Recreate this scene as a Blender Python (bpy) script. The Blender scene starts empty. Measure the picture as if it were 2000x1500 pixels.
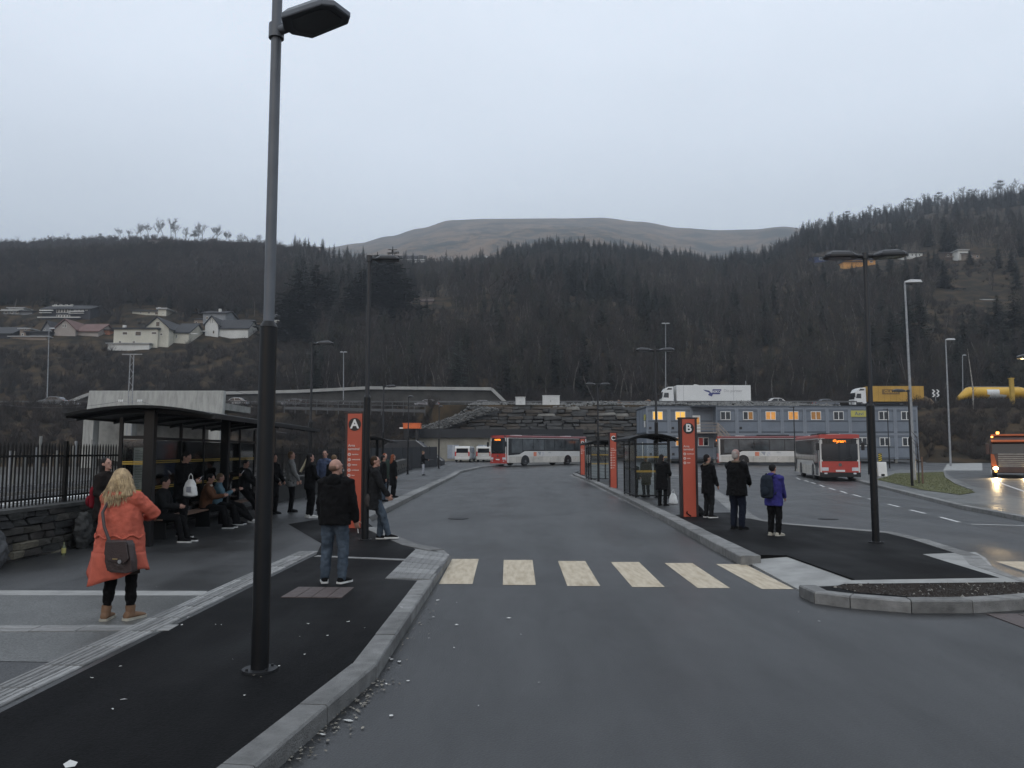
import bpy, bmesh, math, random
import numpy as np
from mathutils import Vector, Matrix, noise, Euler
R = math.radians
rnd = random.Random(7)
SC = bpy.context.scene
COL = SC.collection
# ------------------------------------------------------------------ camera
F_PX, CAM_Z, PITCH = 1540.0, 1.95, math.atan(131 / 1540.0)
cd = bpy.data.cameras.new('camera'); cam = bpy.data.objects.new('camera', cd); COL.objects.link(cam)
cam.location = (0, 0, CAM_Z); cam.rotation_euler = (R(90) + PITCH, 0, 0)
cd.sensor_width = 36; cd.lens = 36 * F_PX / 2000; cd.clip_end = 9000; cd.clip_start = .1
SC.camera = cam
# ------------------------------------------------------------------ sky: overcast dusk
SKY_GAIN = 1.29
w = bpy.data.worlds.new('World'); SC.world = w; w.use_nodes = True
nt = w.node_tree; nt.nodes.clear()
def wn(t, **k):
    n = nt.nodes.new(t)
    for a, b in k.items(): setattr(n, a, b)
    return n
out = wn('ShaderNodeOutputWorld'); bg1 = wn('ShaderNodeBackground'); bg2 = wn('ShaderNodeBackground'); add = wn('ShaderNodeAddShader')
sky = wn('ShaderNodeTexSky', sky_type='NISHITA', sun_disc=False, sun_elevation=R(14), sun_rotation=R(200), air_density=2.0, dust_density=4.0)
nt.links.new(sky.outputs[0], bg1.inputs[0]); bg1.inputs[1].default_value = .02
tc = wn('ShaderNodeTexCoord'); sp = wn('ShaderNodeSeparateXYZ'); nt.links.new(tc.outputs['Generated'], sp.inputs[0])
cr = wn('ShaderNodeValToRGB'); nt.links.new(sp.outputs[2], cr.inputs[0])
E = cr.color_ramp.elements
E[0].position = 0.0; E[0].color = (.54, .605, .69, 1)
E[1].position = 1.0; E[1].color = (.9, .96, 1.04, 1)
for p, c in ((.2, (.645, .715, .805, 1)), (.36, (.765, .835, .945, 1)), (.55, (.83, .895, 1.0, 1))):
    e = E.new(p); e.color = c
nz = wn('ShaderNodeTexNoise'); mp = wn('ShaderNodeMapping'); mp.inputs['Scale'].default_value = (1, 1, 2.6)
nt.links.new(tc.outputs['Generated'], mp.inputs[0]); nt.links.new(mp.outputs[0], nz.inputs[0])
nz.inputs['Scale'].default_value = 1.7; nz.inputs['Detail'].default_value = 5
mr = wn('ShaderNodeMapRange'); nt.links.new(nz.outputs[0], mr.inputs[0])
mr.inputs[1].default_value = .3; mr.inputs[2].default_value = .7; mr.inputs[3].default_value = .93; mr.inputs[4].default_value = 1.07
vm = wn('ShaderNodeVectorMath', operation='SCALE'); nt.links.new(cr.outputs[0], vm.inputs[0]); nt.links.new(mr.outputs[0], vm.inputs['Scale'])
nt.links.new(vm.outputs[0], bg2.inputs[0]); bg2.inputs[1].default_value = SKY_GAIN
nt.links.new(bg1.outputs[0], add.inputs[0]); nt.links.new(bg2.outputs[0], add.inputs[1]); nt.links.new(add.outputs[0], out.inputs[0])
sl = bpy.data.lights.new('sun', 'SUN'); sl.energy = .5; sl.angle = R(40); sl.color = (1, .97, .93)
so = bpy.data.objects.new('sun', sl); so.rotation_euler = (R(50), 0, R(-20)); COL.objects.link(so)
SC.view_settings.view_transform = 'Standard'; SC.view_settings.look = 'None'; SC.view_settings.exposure = 0.0; SC.view_settings.gamma = 1
SC.view_settings.use_curve_mapping = False
cy = SC.cycles if hasattr(SC, 'cycles') else None
if cy:
    cy.max_bounces = 6; cy.diffuse_bounces = 2; cy.glossy_bounces = 3; cy.transmission_bounces = 4; cy.transparent_max_bounces = 12
    cy.volume_bounces = 0; cy.caustics_reflective = False; cy.caustics_refractive = False; cy.use_denoising = True
# ------------------------------------------------------------------ pixel helpers (2000 x 1500 photograph)
cP, sP = math.cos(PITCH), math.sin(PITCH)
def ray(u, v):
    xc, yc = (u - 1000) / F_PX, (750 - v) / F_PX
    return Vector((xc, cP - yc * sP, sP + yc * cP))
def gz(y): return max(0.0, (y - 60) * .0145) if y < 135 else 1.09
def G(u, v, dz=0.0):
    d = ray(u, v); y = 20.0
    if d.z > -.006: d.z = -.006
    for _ in range(30):
        y2 = (gz(y) + dz - CAM_Z) / d.z * d.y
        y = .5 * y + .5 * min(y2, 120)
    return Vector((d.x / d.y * y, y, gz(y) + dz))
def PY(u, v, Y):
    d = ray(u, v); return Vector((0, 0, CAM_Z)) + d * (Y / d.y)
# ------------------------------------------------------------------ mesh builder
class MB:
    def __init__(s): s.v = []; s.f = []; s.m = []
    def add(s, vs, fs, mi=0):
        n = len(s.v); s.v += [tuple(a) for a in vs]; s.f += [tuple(i + n for i in f) for f in fs]; s.m += [mi] * len(fs); return s
    def box(s, c, d, mi=0, rz=0):
        x, y, z = d[0] / 2, d[1] / 2, d[2] / 2; ca, sa = math.cos(rz), math.sin(rz)
        vs = []
        for (a, b, e) in ((-x, -y, -z), (x, -y, -z), (x, y, -z), (-x, y, -z), (-x, -y, z), (x, -y, z), (x, y, z), (-x, y, z)):
            vs.append((c[0] + a * ca - b * sa, c[1] + a * sa + b * ca, c[2] + e))
        return s.add(vs, ((0, 3, 2, 1), (4, 5, 6, 7), (0, 1, 5, 4), (1, 2, 6, 5), (2, 3, 7, 6), (3, 0, 4, 7)), mi)
    def b2(s, x0, x1, y0, y1, z0, z1, mi=0): return s.box(((x0 + x1) / 2, (y0 + y1) / 2, (z0 + z1) / 2), (x1 - x0, y1 - y0, z1 - z0), mi)
    def ext(s, poly, fn, a, b, mi=0):
        """polygon of 2D points extruded from a to b; fn(p, t) gives the 3D point"""
        n = len(poly); vs = [fn(p, a) for p in poly] + [fn(p, b) for p in poly]
        return s.add(vs, [tuple(range(n))[::-1], tuple(range(n, 2 * n))] + [(i, (i + 1) % n, n + (i + 1) % n, n + i) for i in range(n)], mi)
    def prz(s, poly, z0, z1, mi=0): return s.ext(poly, lambda p, t: (p[0], p[1], t), z0, z1, mi)
    def prx(s, poly, x0, x1, mi=0): return s.ext(poly, lambda p, t: (t, p[0], p[1]), x0, x1, mi)
    def pry(s, poly, y0, y1, mi=0): return s.ext(poly, lambda p, t: (p[0], t, p[1]), y0, y1, mi)
    def loft(s, rings, mi=0, cap=True, closed=True):
        n = len(rings[0]); vs = [p for r in rings for p in r]; fs = []
        for k in range(len(rings) - 1):
            for i in range(n if closed else n - 1):
                j = (i + 1) % n; fs.append((k * n + i, k * n + j, (k + 1) * n + j, (k + 1) * n + i))
        if cap: fs += [tuple(range(n))[::-1], tuple(range((len(rings) - 1) * n, len(rings) * n))]
        return s.add(vs, fs, mi)
    def tube(s, pts, rad, n=8, mi=0, cap=True):
        pts = [Vector(p) for p in pts]
        if not hasattr(rad, '__len__'): rad = [rad] * len(pts)
        rings = []; up = None
        for i, p in enumerate(pts):
            d = (pts[min(i + 1, len(pts) - 1)] - pts[max(i - 1, 0)])
            d = d.normalized() if d.length > 1e-9 else Vector((0, 0, 1))
            if up is None:
                up = Vector((0, 0, 1)) if abs(d.z) < .9 else Vector((0, 1, 0))
            a = d.cross(up)
            if a.length < 1e-6: a = d.cross(Vector((1, 0, 0)))
            a.normalize(); b = d.cross(a).normalized(); up = -b if False else up
            rings.append([p + (a * math.cos(t) + b * math.sin(t)) * rad[i] for t in [2 * math.pi * k / n for k in range(n)]])
        return s.loft(rings, mi, cap)
    def caps(s, pts, rad, n=10, mi=0):
        """tube with rounded ends"""
        pts = [Vector(p) for p in pts]
        if not hasattr(rad, '__len__'): rad = [rad] * len(pts)
        rad = list(rad)
        d0 = (pts[0] - pts[1]).normalized(); d1 = (pts[-1] - pts[-2]).normalized()
        P = [pts[0] + d0 * rad[0] * .98, pts[0] + d0 * rad[0] * .7] + pts + [pts[-1] + d1 * rad[-1] * .7, pts[-1] + d1 * rad[-1] * .98]
        Q = [rad[0] * .2, rad[0] * .71] + rad + [rad[-1] * .71, rad[-1] * .2]
        return s.tube(P, Q, n, mi)
    def bar(s, p, q, wd, ht, mi=0):
        p, q = Vector(p), Vector(q); d = (q - p).normalized()
        a = d.cross(Vector((0, 0, 1)))
        if a.length < 1e-4: a = Vector((1, 0, 0))
        a.normalize(); b = a.cross(d).normalized(); a *= wd / 2; b *= ht / 2
        return s.loft([[p - a - b, p + a - b, p + a + b, p - a + b], [q - a - b, q + a - b, q + a + b, q - a + b]], mi)
    def ell(s, c, r, n=12, k=8, mi=0, rot=None):
        c = Vector(c); rings = []
        for i in range(k + 1):
            t = math.pi * (i + .02) / (k + .04); rr = math.sin(t); z = -math.cos(t); ring = []
            for j in range(n):
                a = 2 * math.pi * j / n; p = Vector((r[0] * rr * math.cos(a), r[1] * rr * math.sin(a), r[2] * z))
                ring.append(c + (rot @ p if rot else p))
            rings.append(ring)
        return s.loft(rings, mi)
    def cyl(s, c, axis, r, L, n=16, mi=0):
        c = Vector(c); a = Vector(axis) * L / 2; return s.tube([c - a, c + a], r, n, mi)
    def quad(s, a, b, c, d, mi=0): return s.add([a, b, c, d], [(0, 1, 2, 3)], mi)
def mesh(name, mb, mats, smooth=None):
    me = bpy.data.meshes.new(name); me.from_pydata(mb.v, [], mb.f)
    for m in (mats if isinstance(mats, (list, tuple)) else [mats]): me.materials.append(m)
    if mb.m and max(mb.m) > 0: me.polygons.foreach_set('material_index', mb.m)
    if smooth is not None:
        me.polygons.foreach_set('use_smooth', [True] * len(me.polygons))
        try: me.set_sharp_from_angle(angle=R(smooth))
        except Exception: pass
    bm = bmesh.new(); bm.from_mesh(me); bmesh.ops.recalc_face_normals(bm, faces=bm.faces); bm.to_mesh(me); bm.free()
    me.update(); return me
def tag(o, label=None, cat=None, group=None, kind=None):
    for k, v in (('label', label), ('category', cat), ('group', group), ('kind', kind)):
        if v: o[k] = v
    return o
def mk(name, mb, mats, parent=None, loc=None, rz=0, label=None, cat=None, group=None, kind=None, smooth=None, bev=0, bseg=2):
    o = bpy.data.objects.new(name, mb if isinstance(mb, bpy.types.Mesh) else mesh(name, mb, mats, smooth)); COL.objects.link(o)
    if parent: o.parent = parent
    if loc is not None: o.location = loc
    if rz: o.rotation_euler[2] = rz
    if bev:
        b = o.modifiers.new('bevel', 'BEVEL'); b.width = bev; b.segments = bseg; b.limit_method = 'ANGLE'; b.angle_limit = R(40)
    return tag(o, label, cat, group, kind)
def empty(name, loc, rz=0, label=None, cat=None, group=None, kind=None):
    o = bpy.data.objects.new(name, None); COL.objects.link(o); o.location = loc; o.rotation_euler[2] = rz; o.empty_display_size = .2
    return tag(o, label, cat, group, kind)
def copy_tree(o, parent=None):
    c = o.copy(); COL.objects.link(c)
    if parent: c.parent = parent
    for ch in [x for x in o.children]: copy_tree(ch, c)
    return c
def text(name, body, size, mat, parent, loc, rot=(R(90), 0, 0), align='CENTER', offset=0.0, ext=.002):
    c = bpy.data.curves.new(name, 'FONT'); c.body = body; c.size = size; c.align_x = align; c.align_y = 'CENTER'
    c.extrude = ext; c.offset = offset; c.materials.append(mat)
    t_ = bpy.data.objects.new(name, c); COL.objects.link(t_); me = bpy.data.meshes.new_from_object(t_)
    COL.objects.unlink(t_); bpy.data.objects.remove(t_); bpy.data.curves.remove(c)
    o = bpy.data.objects.new(name, me); COL.objects.link(o); o.parent = parent; o.location = loc; o.rotation_euler = rot
    return o
# ------------------------------------------------------------------ materials
def M(name, col, rough=.7, var=.18, scale=3.0, bump=0.0, bscale=60.0, metal=0.0, spec=.5, col2=None, emit=None, estr=0.0, coat=0.0, rvar=0.0, detail=6, stretch=None, coord='Object', fac=(.3, .7), rand=0.0):
    m = bpy.data.materials.new(name); m.use_nodes = True; t = m.node_tree; b = t.nodes['Principled BSDF']
    b.inputs['Roughness'].default_value = rough; b.inputs['Metallic'].default_value = metal
    b.inputs['Specular IOR Level'].default_value = spec; b.inputs['Coat Weight'].default_value = coat
    if emit: b.inputs['Emission Color'].default_value = (*emit, 1); b.inputs['Emission Strength'].default_value = estr
    c1 = tuple(max(0, x * (1 - var)) for x in col); c2 = col2 or tuple(x * (1 + var) for x in col)
    tx = t.nodes.new('ShaderNodeTexCoord'); mpn = t.nodes.new('ShaderNodeMapping'); t.links.new(tx.outputs[coord], mpn.inputs[0])
    if stretch: mpn.inputs['Scale'].default_value = stretch
    n = t.nodes.new('ShaderNodeTexNoise'); n.inputs['Scale'].default_value = scale; n.inputs['Detail'].default_value = detail; n.inputs['Roughness'].default_value = .6
    t.links.new(mpn.outputs[0], n.inputs[0])
    r = t.nodes.new('ShaderNodeValToRGB'); r.color_ramp.elements[0].position = fac[0]; r.color_ramp.elements[1].position = fac[1]
    r.color_ramp.elements[0].color = (*c1, 1); r.color_ramp.elements[1].color = (*c2, 1)
    t.links.new(n.outputs[0], r.inputs[0]); t.links.new(r.outputs[0], b.inputs['Base Color'])
    if rand:
        oi = t.nodes.new('ShaderNodeObjectInfo'); mq = t.nodes.new('ShaderNodeMapRange'); t.links.new(oi.outputs['Random'], mq.inputs[0]); mq.inputs[3].default_value = 1 - rand; mq.inputs[4].default_value = 1 + rand
        vs_ = t.nodes.new('ShaderNodeVectorMath'); vs_.operation = 'SCALE'; t.links.new(r.outputs[0], vs_.inputs[0]); t.links.new(mq.outputs[0], vs_.inputs['Scale']); t.links.new(vs_.outputs[0], b.inputs['Base Color'])
    if rvar:
        q = t.nodes.new('ShaderNodeMapRange'); t.links.new(n.outputs[0], q.inputs[0]); q.inputs[1].default_value = .3; q.inputs[2].default_value = .7
        q.inputs[3].default_value = max(.03, rough - rvar); q.inputs[4].default_value = min(1, rough + rvar); t.links.new(q.outputs[0], b.inputs['Roughness'])
    if bump:
        n2 = t.nodes.new('ShaderNodeTexNoise'); n2.inputs['Scale'].default_value = bscale; n2.inputs['Detail'].default_value = 4; t.links.new(mpn.outputs[0], n2.inputs[0])
        bp = t.nodes.new('ShaderNodeBump'); bp.inputs['Strength'].default_value = bump; bp.inputs['Distance'].default_value = .02
        t.links.new(n2.outputs[0], bp.inputs['Height']); t.links.new(bp.outputs[0], b.inputs['Normal'])
    return m
def glass_mat(name, tint=(.75, .8, .8), refl=.12):
    m = bpy.data.materials.new(name); m.use_nodes = True; t = m.node_tree; t.nodes.clear()
    o = t.nodes.new('ShaderNodeOutputMaterial'); mx = t.nodes.new('ShaderNodeMixShader'); tr = t.nodes.new('ShaderNodeBsdfTransparent'); gl = t.nodes.new('ShaderNodeBsdfGlossy')
    tr.inputs[0].default_value = (*tint, 1); gl.inputs['Roughness'].default_value = .06; tr.inputs[0].default_value = (.88, .91, .9, 1)
    fr = t.nodes.new('ShaderNodeFresnel'); fr.inputs[0].default_value = 1.5
    t.links.new(fr.outputs[0], mx.inputs[0]); t.links.new(tr.outputs[0], mx.inputs[1]); t.links.new(gl.outputs[0], mx.inputs[2]); t.links.new(mx.outputs[0], o.inputs[0])
    return m
def asphalt(name, col, wet, seed=0.0, patch=True):
    """asphalt with fine aggregate, broad tonal patches and damp / drier areas that change the gloss"""
    m = bpy.data.materials.new(name); m.use_nodes = True; t = m.node_tree; b = t.nodes['Principled BSDF']
    N = lambda ty: t.nodes.new(ty); L = t.links.new
    tx = N('ShaderNodeTexCoord'); mpn = N('ShaderNodeMapping'); mpn.inputs['Location'].default_value = (seed, seed * 1.7, 0); L(tx.outputs['Object'], mpn.inputs[0])
    fine = N('ShaderNodeTexNoise'); fine.inputs['Scale'].default_value = 60; fine.inputs['Detail'].default_value = 3; L(mpn.outputs[0], fine.inputs[0])
    big = N('ShaderNodeTexNoise'); big.inputs['Scale'].default_value = .35; big.inputs['Detail'].default_value = 3; big.inputs['Roughness'].default_value = .62; L(mpn.outputs[0], big.inputs[0])
    mp2 = N('ShaderNodeMapping'); mp2.inputs['Scale'].default_value = (1.1, .22, 1); L(mpn.outputs[0], mp2.inputs[0])
    st = N('ShaderNodeTexNoise'); st.inputs['Scale'].default_value = .9; st.inputs['Detail'].default_value = 2; L(mp2.outputs[0], st.inputs[0])
    r1 = N('ShaderNodeMapRange'); L(fine.outputs[0], r1.inputs[0]); r1.inputs[1].default_value = .3; r1.inputs[2].default_value = .7; r1.inputs[3].default_value = .45; r1.inputs[4].default_value = 1.7
    r2 = N('ShaderNodeMapRange'); L(big.outputs[0], r2.inputs[0]); r2.inputs[1].default_value = .35; r2.inputs[2].default_value = .65; r2.inputs[3].default_value = .76; r2.inputs[4].default_value = 1.22
    r3 = N('ShaderNodeMapRange'); L(st.outputs[0], r3.inputs[0]); r3.inputs[1].default_value = .35; r3.inputs[2].default_value = .65; r3.inputs[3].default_value = .88; r3.inputs[4].default_value = 1.1
    a = N('ShaderNodeMath'); a.operation = 'MULTIPLY'; L(r1.outputs[0], a.inputs[0]); L(r2.outputs[0], a.inputs[1])
    a2 = N('ShaderNodeMath'); a2.operation = 'MULTIPLY'; L(a.outputs[0], a2.inputs[0]); L(r3.outputs[0], a2.inputs[1])
    v = N('ShaderNodeVectorMath'); v.operation = 'SCALE'; v.inputs[0].default_value = col; L(a2.outputs[0], v.inputs['Scale']); L(v.outputs[0], b.inputs['Base Color'])
    rr = N('ShaderNodeMath'); rr.operation = 'ADD'; L(big.outputs[0], rr.inputs[0]); L(st.outputs[0], rr.inputs[1])
    q = N('ShaderNodeMapRange'); L(rr.outputs[0], q.inputs[0]); q.inputs[1].default_value = .75; q.inputs[2].default_value = 1.25; q.inputs[3].default_value = wet[0]; q.inputs[4].default_value = wet[1]; L(q.outputs[0], b.inputs['Roughness'])
    damp = N('ShaderNodeTexNoise'); damp.inputs['Scale'].default_value = .8; damp.inputs['Detail'].default_value = 10; damp.inputs['Roughness'].default_value = .7; damp.inputs['Distortion'].default_value = .2; L(mp2.outputs[0], damp.inputs[0])
    ds = N('ShaderNodeMapRange'); L(damp.outputs[0], ds.inputs[0]); ds.inputs[1].default_value = .34; ds.inputs[2].default_value = .6; ds.inputs[3].default_value = wet[2] * .62; ds.inputs[4].default_value = wet[2] * 1.1; L(ds.outputs[0], b.inputs['Specular IOR Level'])
    bp = N('ShaderNodeBump'); bp.inputs['Strength'].default_value = .4; bp.inputs['Distance'].default_value = .01; L(fine.outputs[0], bp.inputs['Height']); L(bp.outputs[0], b.inputs['Normal'])
    return m
road_m = asphalt('wet_asphalt', (.0185, .0195, .0205), (.32, .46, .6))
dark_asph = asphalt('dark_asphalt', (.0046, .0048, .0053), (.55, .85, .09), 31)
grey_pave = asphalt('grey_paving', (.041, .042, .043), (.3, .55, .33), 57)
pale_pave = asphalt('pale_wet_paving', (.088, .09, .087), (.3, .5, .38), 83)
conc = M('pale_concrete', (.26, .26, .25), .75, .22, 2.2, .3, 60)
conc_d = M('weathered_concrete', (.2, .2, .185), .8, .35, .8, .3, 40)
kerb_m = M('granite_kerb', (.19, .19, .185), .65, .3, 5, .5, 90)
paint_m = M('crossing_paint', (.3, .235, .15), .6, .0, 2.5, .2, 70, col2=(.5, .43, .32), fac=(.25, .6), stretch=(5, .8, 1))
wpaint_m = M('road_paint_white', (.5, .5, .49), .6, .3, 4)
black_m = M('black_painted_steel', (.0055, .006, .007), .4, .2, 4, spec=.3)
dkgrey_m = M('dark_grey_steel', (.014, .015, .017), .5, .2, 4, spec=.3)
galv_m = M('galvanised_steel', (.28, .29, .3), .5, .2, 6, metal=.4)
iron_m = M('wrought_iron', (.008, .008, .008), .6, .3, 9, spec=.25)
soil_m = M('bare_soil', (.02, .016, .013), .95, .4, 8, 1.0, 14)
grass_m = M('verge_grass', (.07, .085, .028), .9, .4, 3, .8, 60, col2=(.13, .13, .05))
gravel_m = M('ballast', (.06, .058, .055), .9, .5, 12, 1, 30)
rock_m = M('grey_block_stone', (.05, .05, .049), .85, .55, 1.1, .7, 9, coord='Object')
rock2_m = M('pale_block_stone', (.17, .165, .15), .85, .4, 1.3, .7, 9)
rock3_m = M('brown_block_stone', (.07, .06, .05), .85, .5, 1.3, .7, 9)
glass_m = glass_mat('shelter_glass')
win_m = M('dark_window_glass', (.012, .014, .017), .08, .2, 1, spec=.6)
wht_m = M('white_paint', (.72, .72, .7), .45, .06, 2)
crm_m = M('cream_render', (.5, .47, .38), .8, .16, .5, col2=(.56, .53, .44))
# ------------------------------------------------------------------ ground sheets
def GP(px, dz=0.0): return [tuple(G(u, v, dz)[:2]) for u, v in px]
def sheet(name, pts, dz, mat, skirt=0.0, kind='structure', parent=None, label=None, cat=None, group=None):
    bm = bmesh.new(); vs = [bm.verts.new((p[0], p[1], 0)) for p in pts]; f = bm.faces.new(vs)
    if f.normal.z < 0 or True: bmesh.ops.recalc_face_normals(bm, faces=bm.faces)
    bm.normal_update()
    if bm.faces[:][0].normal.z < 0: bmesh.ops.reverse_faces(bm, faces=bm.faces)
    bmesh.ops.triangulate(bm, faces=bm.faces, ngon_method='EAR_CLIP')
    for yy in (60, 135):
        bmesh.ops.bisect_plane(bm, geom=bm.verts[:] + bm.edges[:] + bm.faces[:], plane_co=(0, yy, 0), plane_no=(0, 1, 0))
    for v in bm.verts: v.co.z = gz(v.co.y) + dz
    if skirt:
        be = [e for e in bm.edges if e.is_boundary]
        r = bmesh.ops.extrude_edge_only(bm, edges=be)
        for g in r['geom']:
            if isinstance(g, bmesh.types.BMVert): g.co.z -= skirt
    me = bpy.data.meshes.new(name); bm.to_mesh(me); bm.free(); me.materials.append(mat)
    o = bpy.data.objects.new(name, me); COL.objects.link(o)
    if parent: o.parent = parent
    return tag(o, label, cat, group, kind)
sheet('ground', [(-3000, -800), (3000, -800), (3000, 3200), (-3000, 3200)], -.05, M('earth', (.035, .03, .024), .95, .4, .2, .5, 6), label='bare brown earth around the bus terminal')
sheet('road', [(-9.0, -40), (90, -40), (90, 112), (-14, 112), (-14, 60), (-9, 60)], 0.0, road_m, label='wet grey asphalt roadway of the bus terminal')
H = .12
# left platform outline: outer kerb edge (photo pixels), then back along the stone wall
left_edge = [(-60, -40)]
lk_px = [(500, 1500), (735, 1300), (845, 1135), (880, 1084), (868, 1074), (817, 1064), (735, 1030), (722, 1012), (765, 990), (900, 921), (945, 911.5), (985, 907.5)]
lk = GP(lk_px, H)
d0 = Vector(lk[0]) - Vector(lk[1]); lk0 = tuple(Vector(lk[0]) + d0.normalized() * 6)
lk = [lk0] + lk
far_end = (-9.5, 97.0)
left_poly = [(p[0], p[1]) for p in lk] + [far_end, (-8.25, 50), (-8.25, 6), (-8.25, -20), (-6, -20)]
sheet('pavement_left', left_poly, H, grey_pave, 0, label='grey damp paving of the left bus platform')
def band(name, px, dz, mat, label=None): return sheet(name, GP(px, H), H + dz, mat, label=label)
band('pavement_asphalt_left', [(505, 1490), (730, 1301), (838, 1136), (752, 1131), (812, 1073), (735, 1035), (700, 1005), (662, 1008), (563, 1024), (628, 1062), (618, 1083), (0, 1393), (-600, 1690), (100, 1690)], .004, dark_asph, 'dark newer asphalt strip along the left kerb')
band('pavement_pale_left', [(-300, 1163), (410, 1163), (320, 1232), (240, 1255), (120, 1294), (-300, 1288)], .004, pale_pave, 'pale wet paving patch at the left edge')
band('pavement_slab_line', [(-300, 1153), (405, 1155), (400, 1164), (-300, 1163)], .006, conc, 'thin pale concrete line across the left paving')
# diagonal guide strip: slabs in three rows
strip = empty('paving_strip', (0, 0, 0), kind='structure', label='pale ribbed guide strip of slabs crossing the left platform')
A0, A1 = G(-40, 1402, H), G(622, 1078, H); B0 = G(-40, 1358, H)
def slab_run(p0, p1, width, rows, slab, parent, mat, z, nm='paving_slab', ribs=0, th=.012):
    p0, p1 = Vector(p0[:2]), Vector(p1[:2]); d = p1 - p0; Ln = d.length; d.normalize(); nrm = Vector((-d.y, d.x))
    n = max(1, int(Ln / slab)); sl_ = Ln / n; rw = width / rows
    protos = []
    for k in range(4):
        mb = MB()
        if ribs:
            mb.box((0, 0, 0), (sl_ - .012, rw - .01, th))
            for q in range(ribs): mb.box((0, -rw / 2 + rw * (q + .5) / ribs, th / 2 + .0025), (sl_ - .03, rw / ribs * .5, .005))
        else: mb.box((0, 0, 0), (sl_ - .012, rw - .01, th))
        mm = M('paving_slab_%s' % 'abcd'[k], tuple(c * (.8 + .14 * k) for c in (.21, .21, .205)), .65, .25, 6, .4, 80) if mat is None else mat
        protos.append(mesh(nm, mb, mm))
    for i in range(n):
        for j in range(rows):
            c = p0 + d * (i + .5) * sl_ + nrm * (j + .5) * rw
            o = bpy.data.objects.new(nm, protos[rnd.randrange(4)]); COL.objects.link(o); o.parent = parent
            o.location = (c.x, c.y, gz(c.y) + z + rnd.uniform(-.002, .002)); o.rotation_euler = (rnd.uniform(-.004, .004), rnd.uniform(-.004, .004), math.atan2(d.y, d.x))
slab_run(A0, A1, .36, 3, .6, strip, None, H + .006, ribs=2)
s2 = empty('paving_row', (0, 0, 0), kind='structure', label='row of pale slabs by the tan boots')
slab_run(G(-40, 1236, H), G(330, 1233, H), .28, 2, .45, s2, None, H + .006)
s4 = empty('paving_line', (0, 0, 0), kind='structure', label='narrow pale slab line beside the tactile slabs')
slab_run(G(612, 1088, H), G(795, 1096, H), .16, 1, .6, s4, None, H + .006)
# tactile slabs by the left end of the crossing
tac = empty('tactile_paving', (0, 0, 0), kind='structure', label='pale ribbed tactile slabs at the left end of the crossing')
ta, tb, tc_, td = [Vector(p) for p in GP([(752, 1131), (838, 1133), (878, 1084), (812, 1073)], H)]
nn = 7
tm = [M('tactile_%s' % 'abc'[k], tuple(c * (.85 + .15 * k) for c in (.24, .24, .235)), .65, .2, 6, .3, 80) for k in range(3)]
for i in range(nn):
    for j in range(6):
        def bl(s, t): return (ta * (1 - s) + tb * s) * (1 - t) + (td * (1 - s) + tc_ * s) * t
        e = .035; q = [bl((i + e) / nn, (j + e) / 6), bl((i + 1 - e) / nn, (j + e) / 6), bl((i + 1 - e) / nn, (j + 1 - e) / 6), bl((i + e) / nn, (j + 1 - e) / 6)]
        mb = MB().prz([tuple(p) for p in q], H - .01, H + .012)
        for rI in range(3):
            t0, t1 = (rI + .2) / 3, (rI + .65) / 3
            qq = [q[0].lerp(q[1], t0), q[0].lerp(q[1], t1), q[3].lerp(q[2], t1), q[3].lerp(q[2], t0)]
            mb.prz([tuple(p) for p in qq], H + .011, H + .018)
        mk('tactile_slab', mb, tm[(i * 3 + j * 5) % 3], tac)
# kerbs of single stones
def kerb(name, pts, label, wd=.2, top=H + .012, slab=1.0, side=1, bot=-.05, mats=None):
    root = empty(name, (0, 0, 0), kind='structure', label=label)
    mats = mats or [M('granite_%s' % 'abc'[k], tuple(c * (.75 + .16 * k) for c in (.17, .17, .165)), .7, .35, 5, .6, 70) for k in range(3)]
    P = [Vector(p[:2]) for p in pts]
    nr = []
    for i in range(len(P)):
        d = (P[min(i + 1, len(P) - 1)] - P[max(i - 1, 0)]).normalized(); nr.append(Vector((-d.y, d.x)) * side * wd)
    for i in range(len(P) - 1):
        L_ = (P[i + 1] - P[i]).length; n = max(1, round(L_ / slab))
        for k in range(n):
            g = .006 / max(L_, .1)
            t0, t1 = k / n + g, (k + 1) / n - g
            a, b = P[i].lerp(P[i + 1], t0), P[i].lerp(P[i + 1], t1); na, nb = nr[i].lerp(nr[i + 1], t0), nr[i].lerp(nr[i + 1], t1)
            za, zb = gz(a.y), gz(b.y); j = rnd.uniform(-.004, .004); ch = .018
            rings = []
            for (p, nn_, z) in ((a, na, za), (b, nb, zb)):
                o1 = p + nn_ * (ch / wd); q = p + nn_
                rings.append([(p.x, p.y, z + bot), (p.x, p.y, z + top - ch + j), (o1.x, o1.y, z + top + j), (q.x, q.y, z + top + j), (q.x, q.y, z + bot)])
            mk('kerb_stone', MB().loft(rings), rnd.choice(mats), root)
    return root
kerb('kerb_left', lk[:4], 'granite kerb stones along the left platform, nearest the camera', .21)
kerb('kerb_bay', lk[5:8] , 'pale kerb stones of the bus bay behind the crossing', .32, slab=1.2)
kerb('kerb_far_left', lk[8:], 'pale raised kerb running along the far left platform', .42, top=H + .05, slab=1.4)
kerb('kerb_crossing', lk[3:6], 'dropped pale kerb at the left end of the crossing', .16, top=H + .002, slab=.7)
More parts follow.
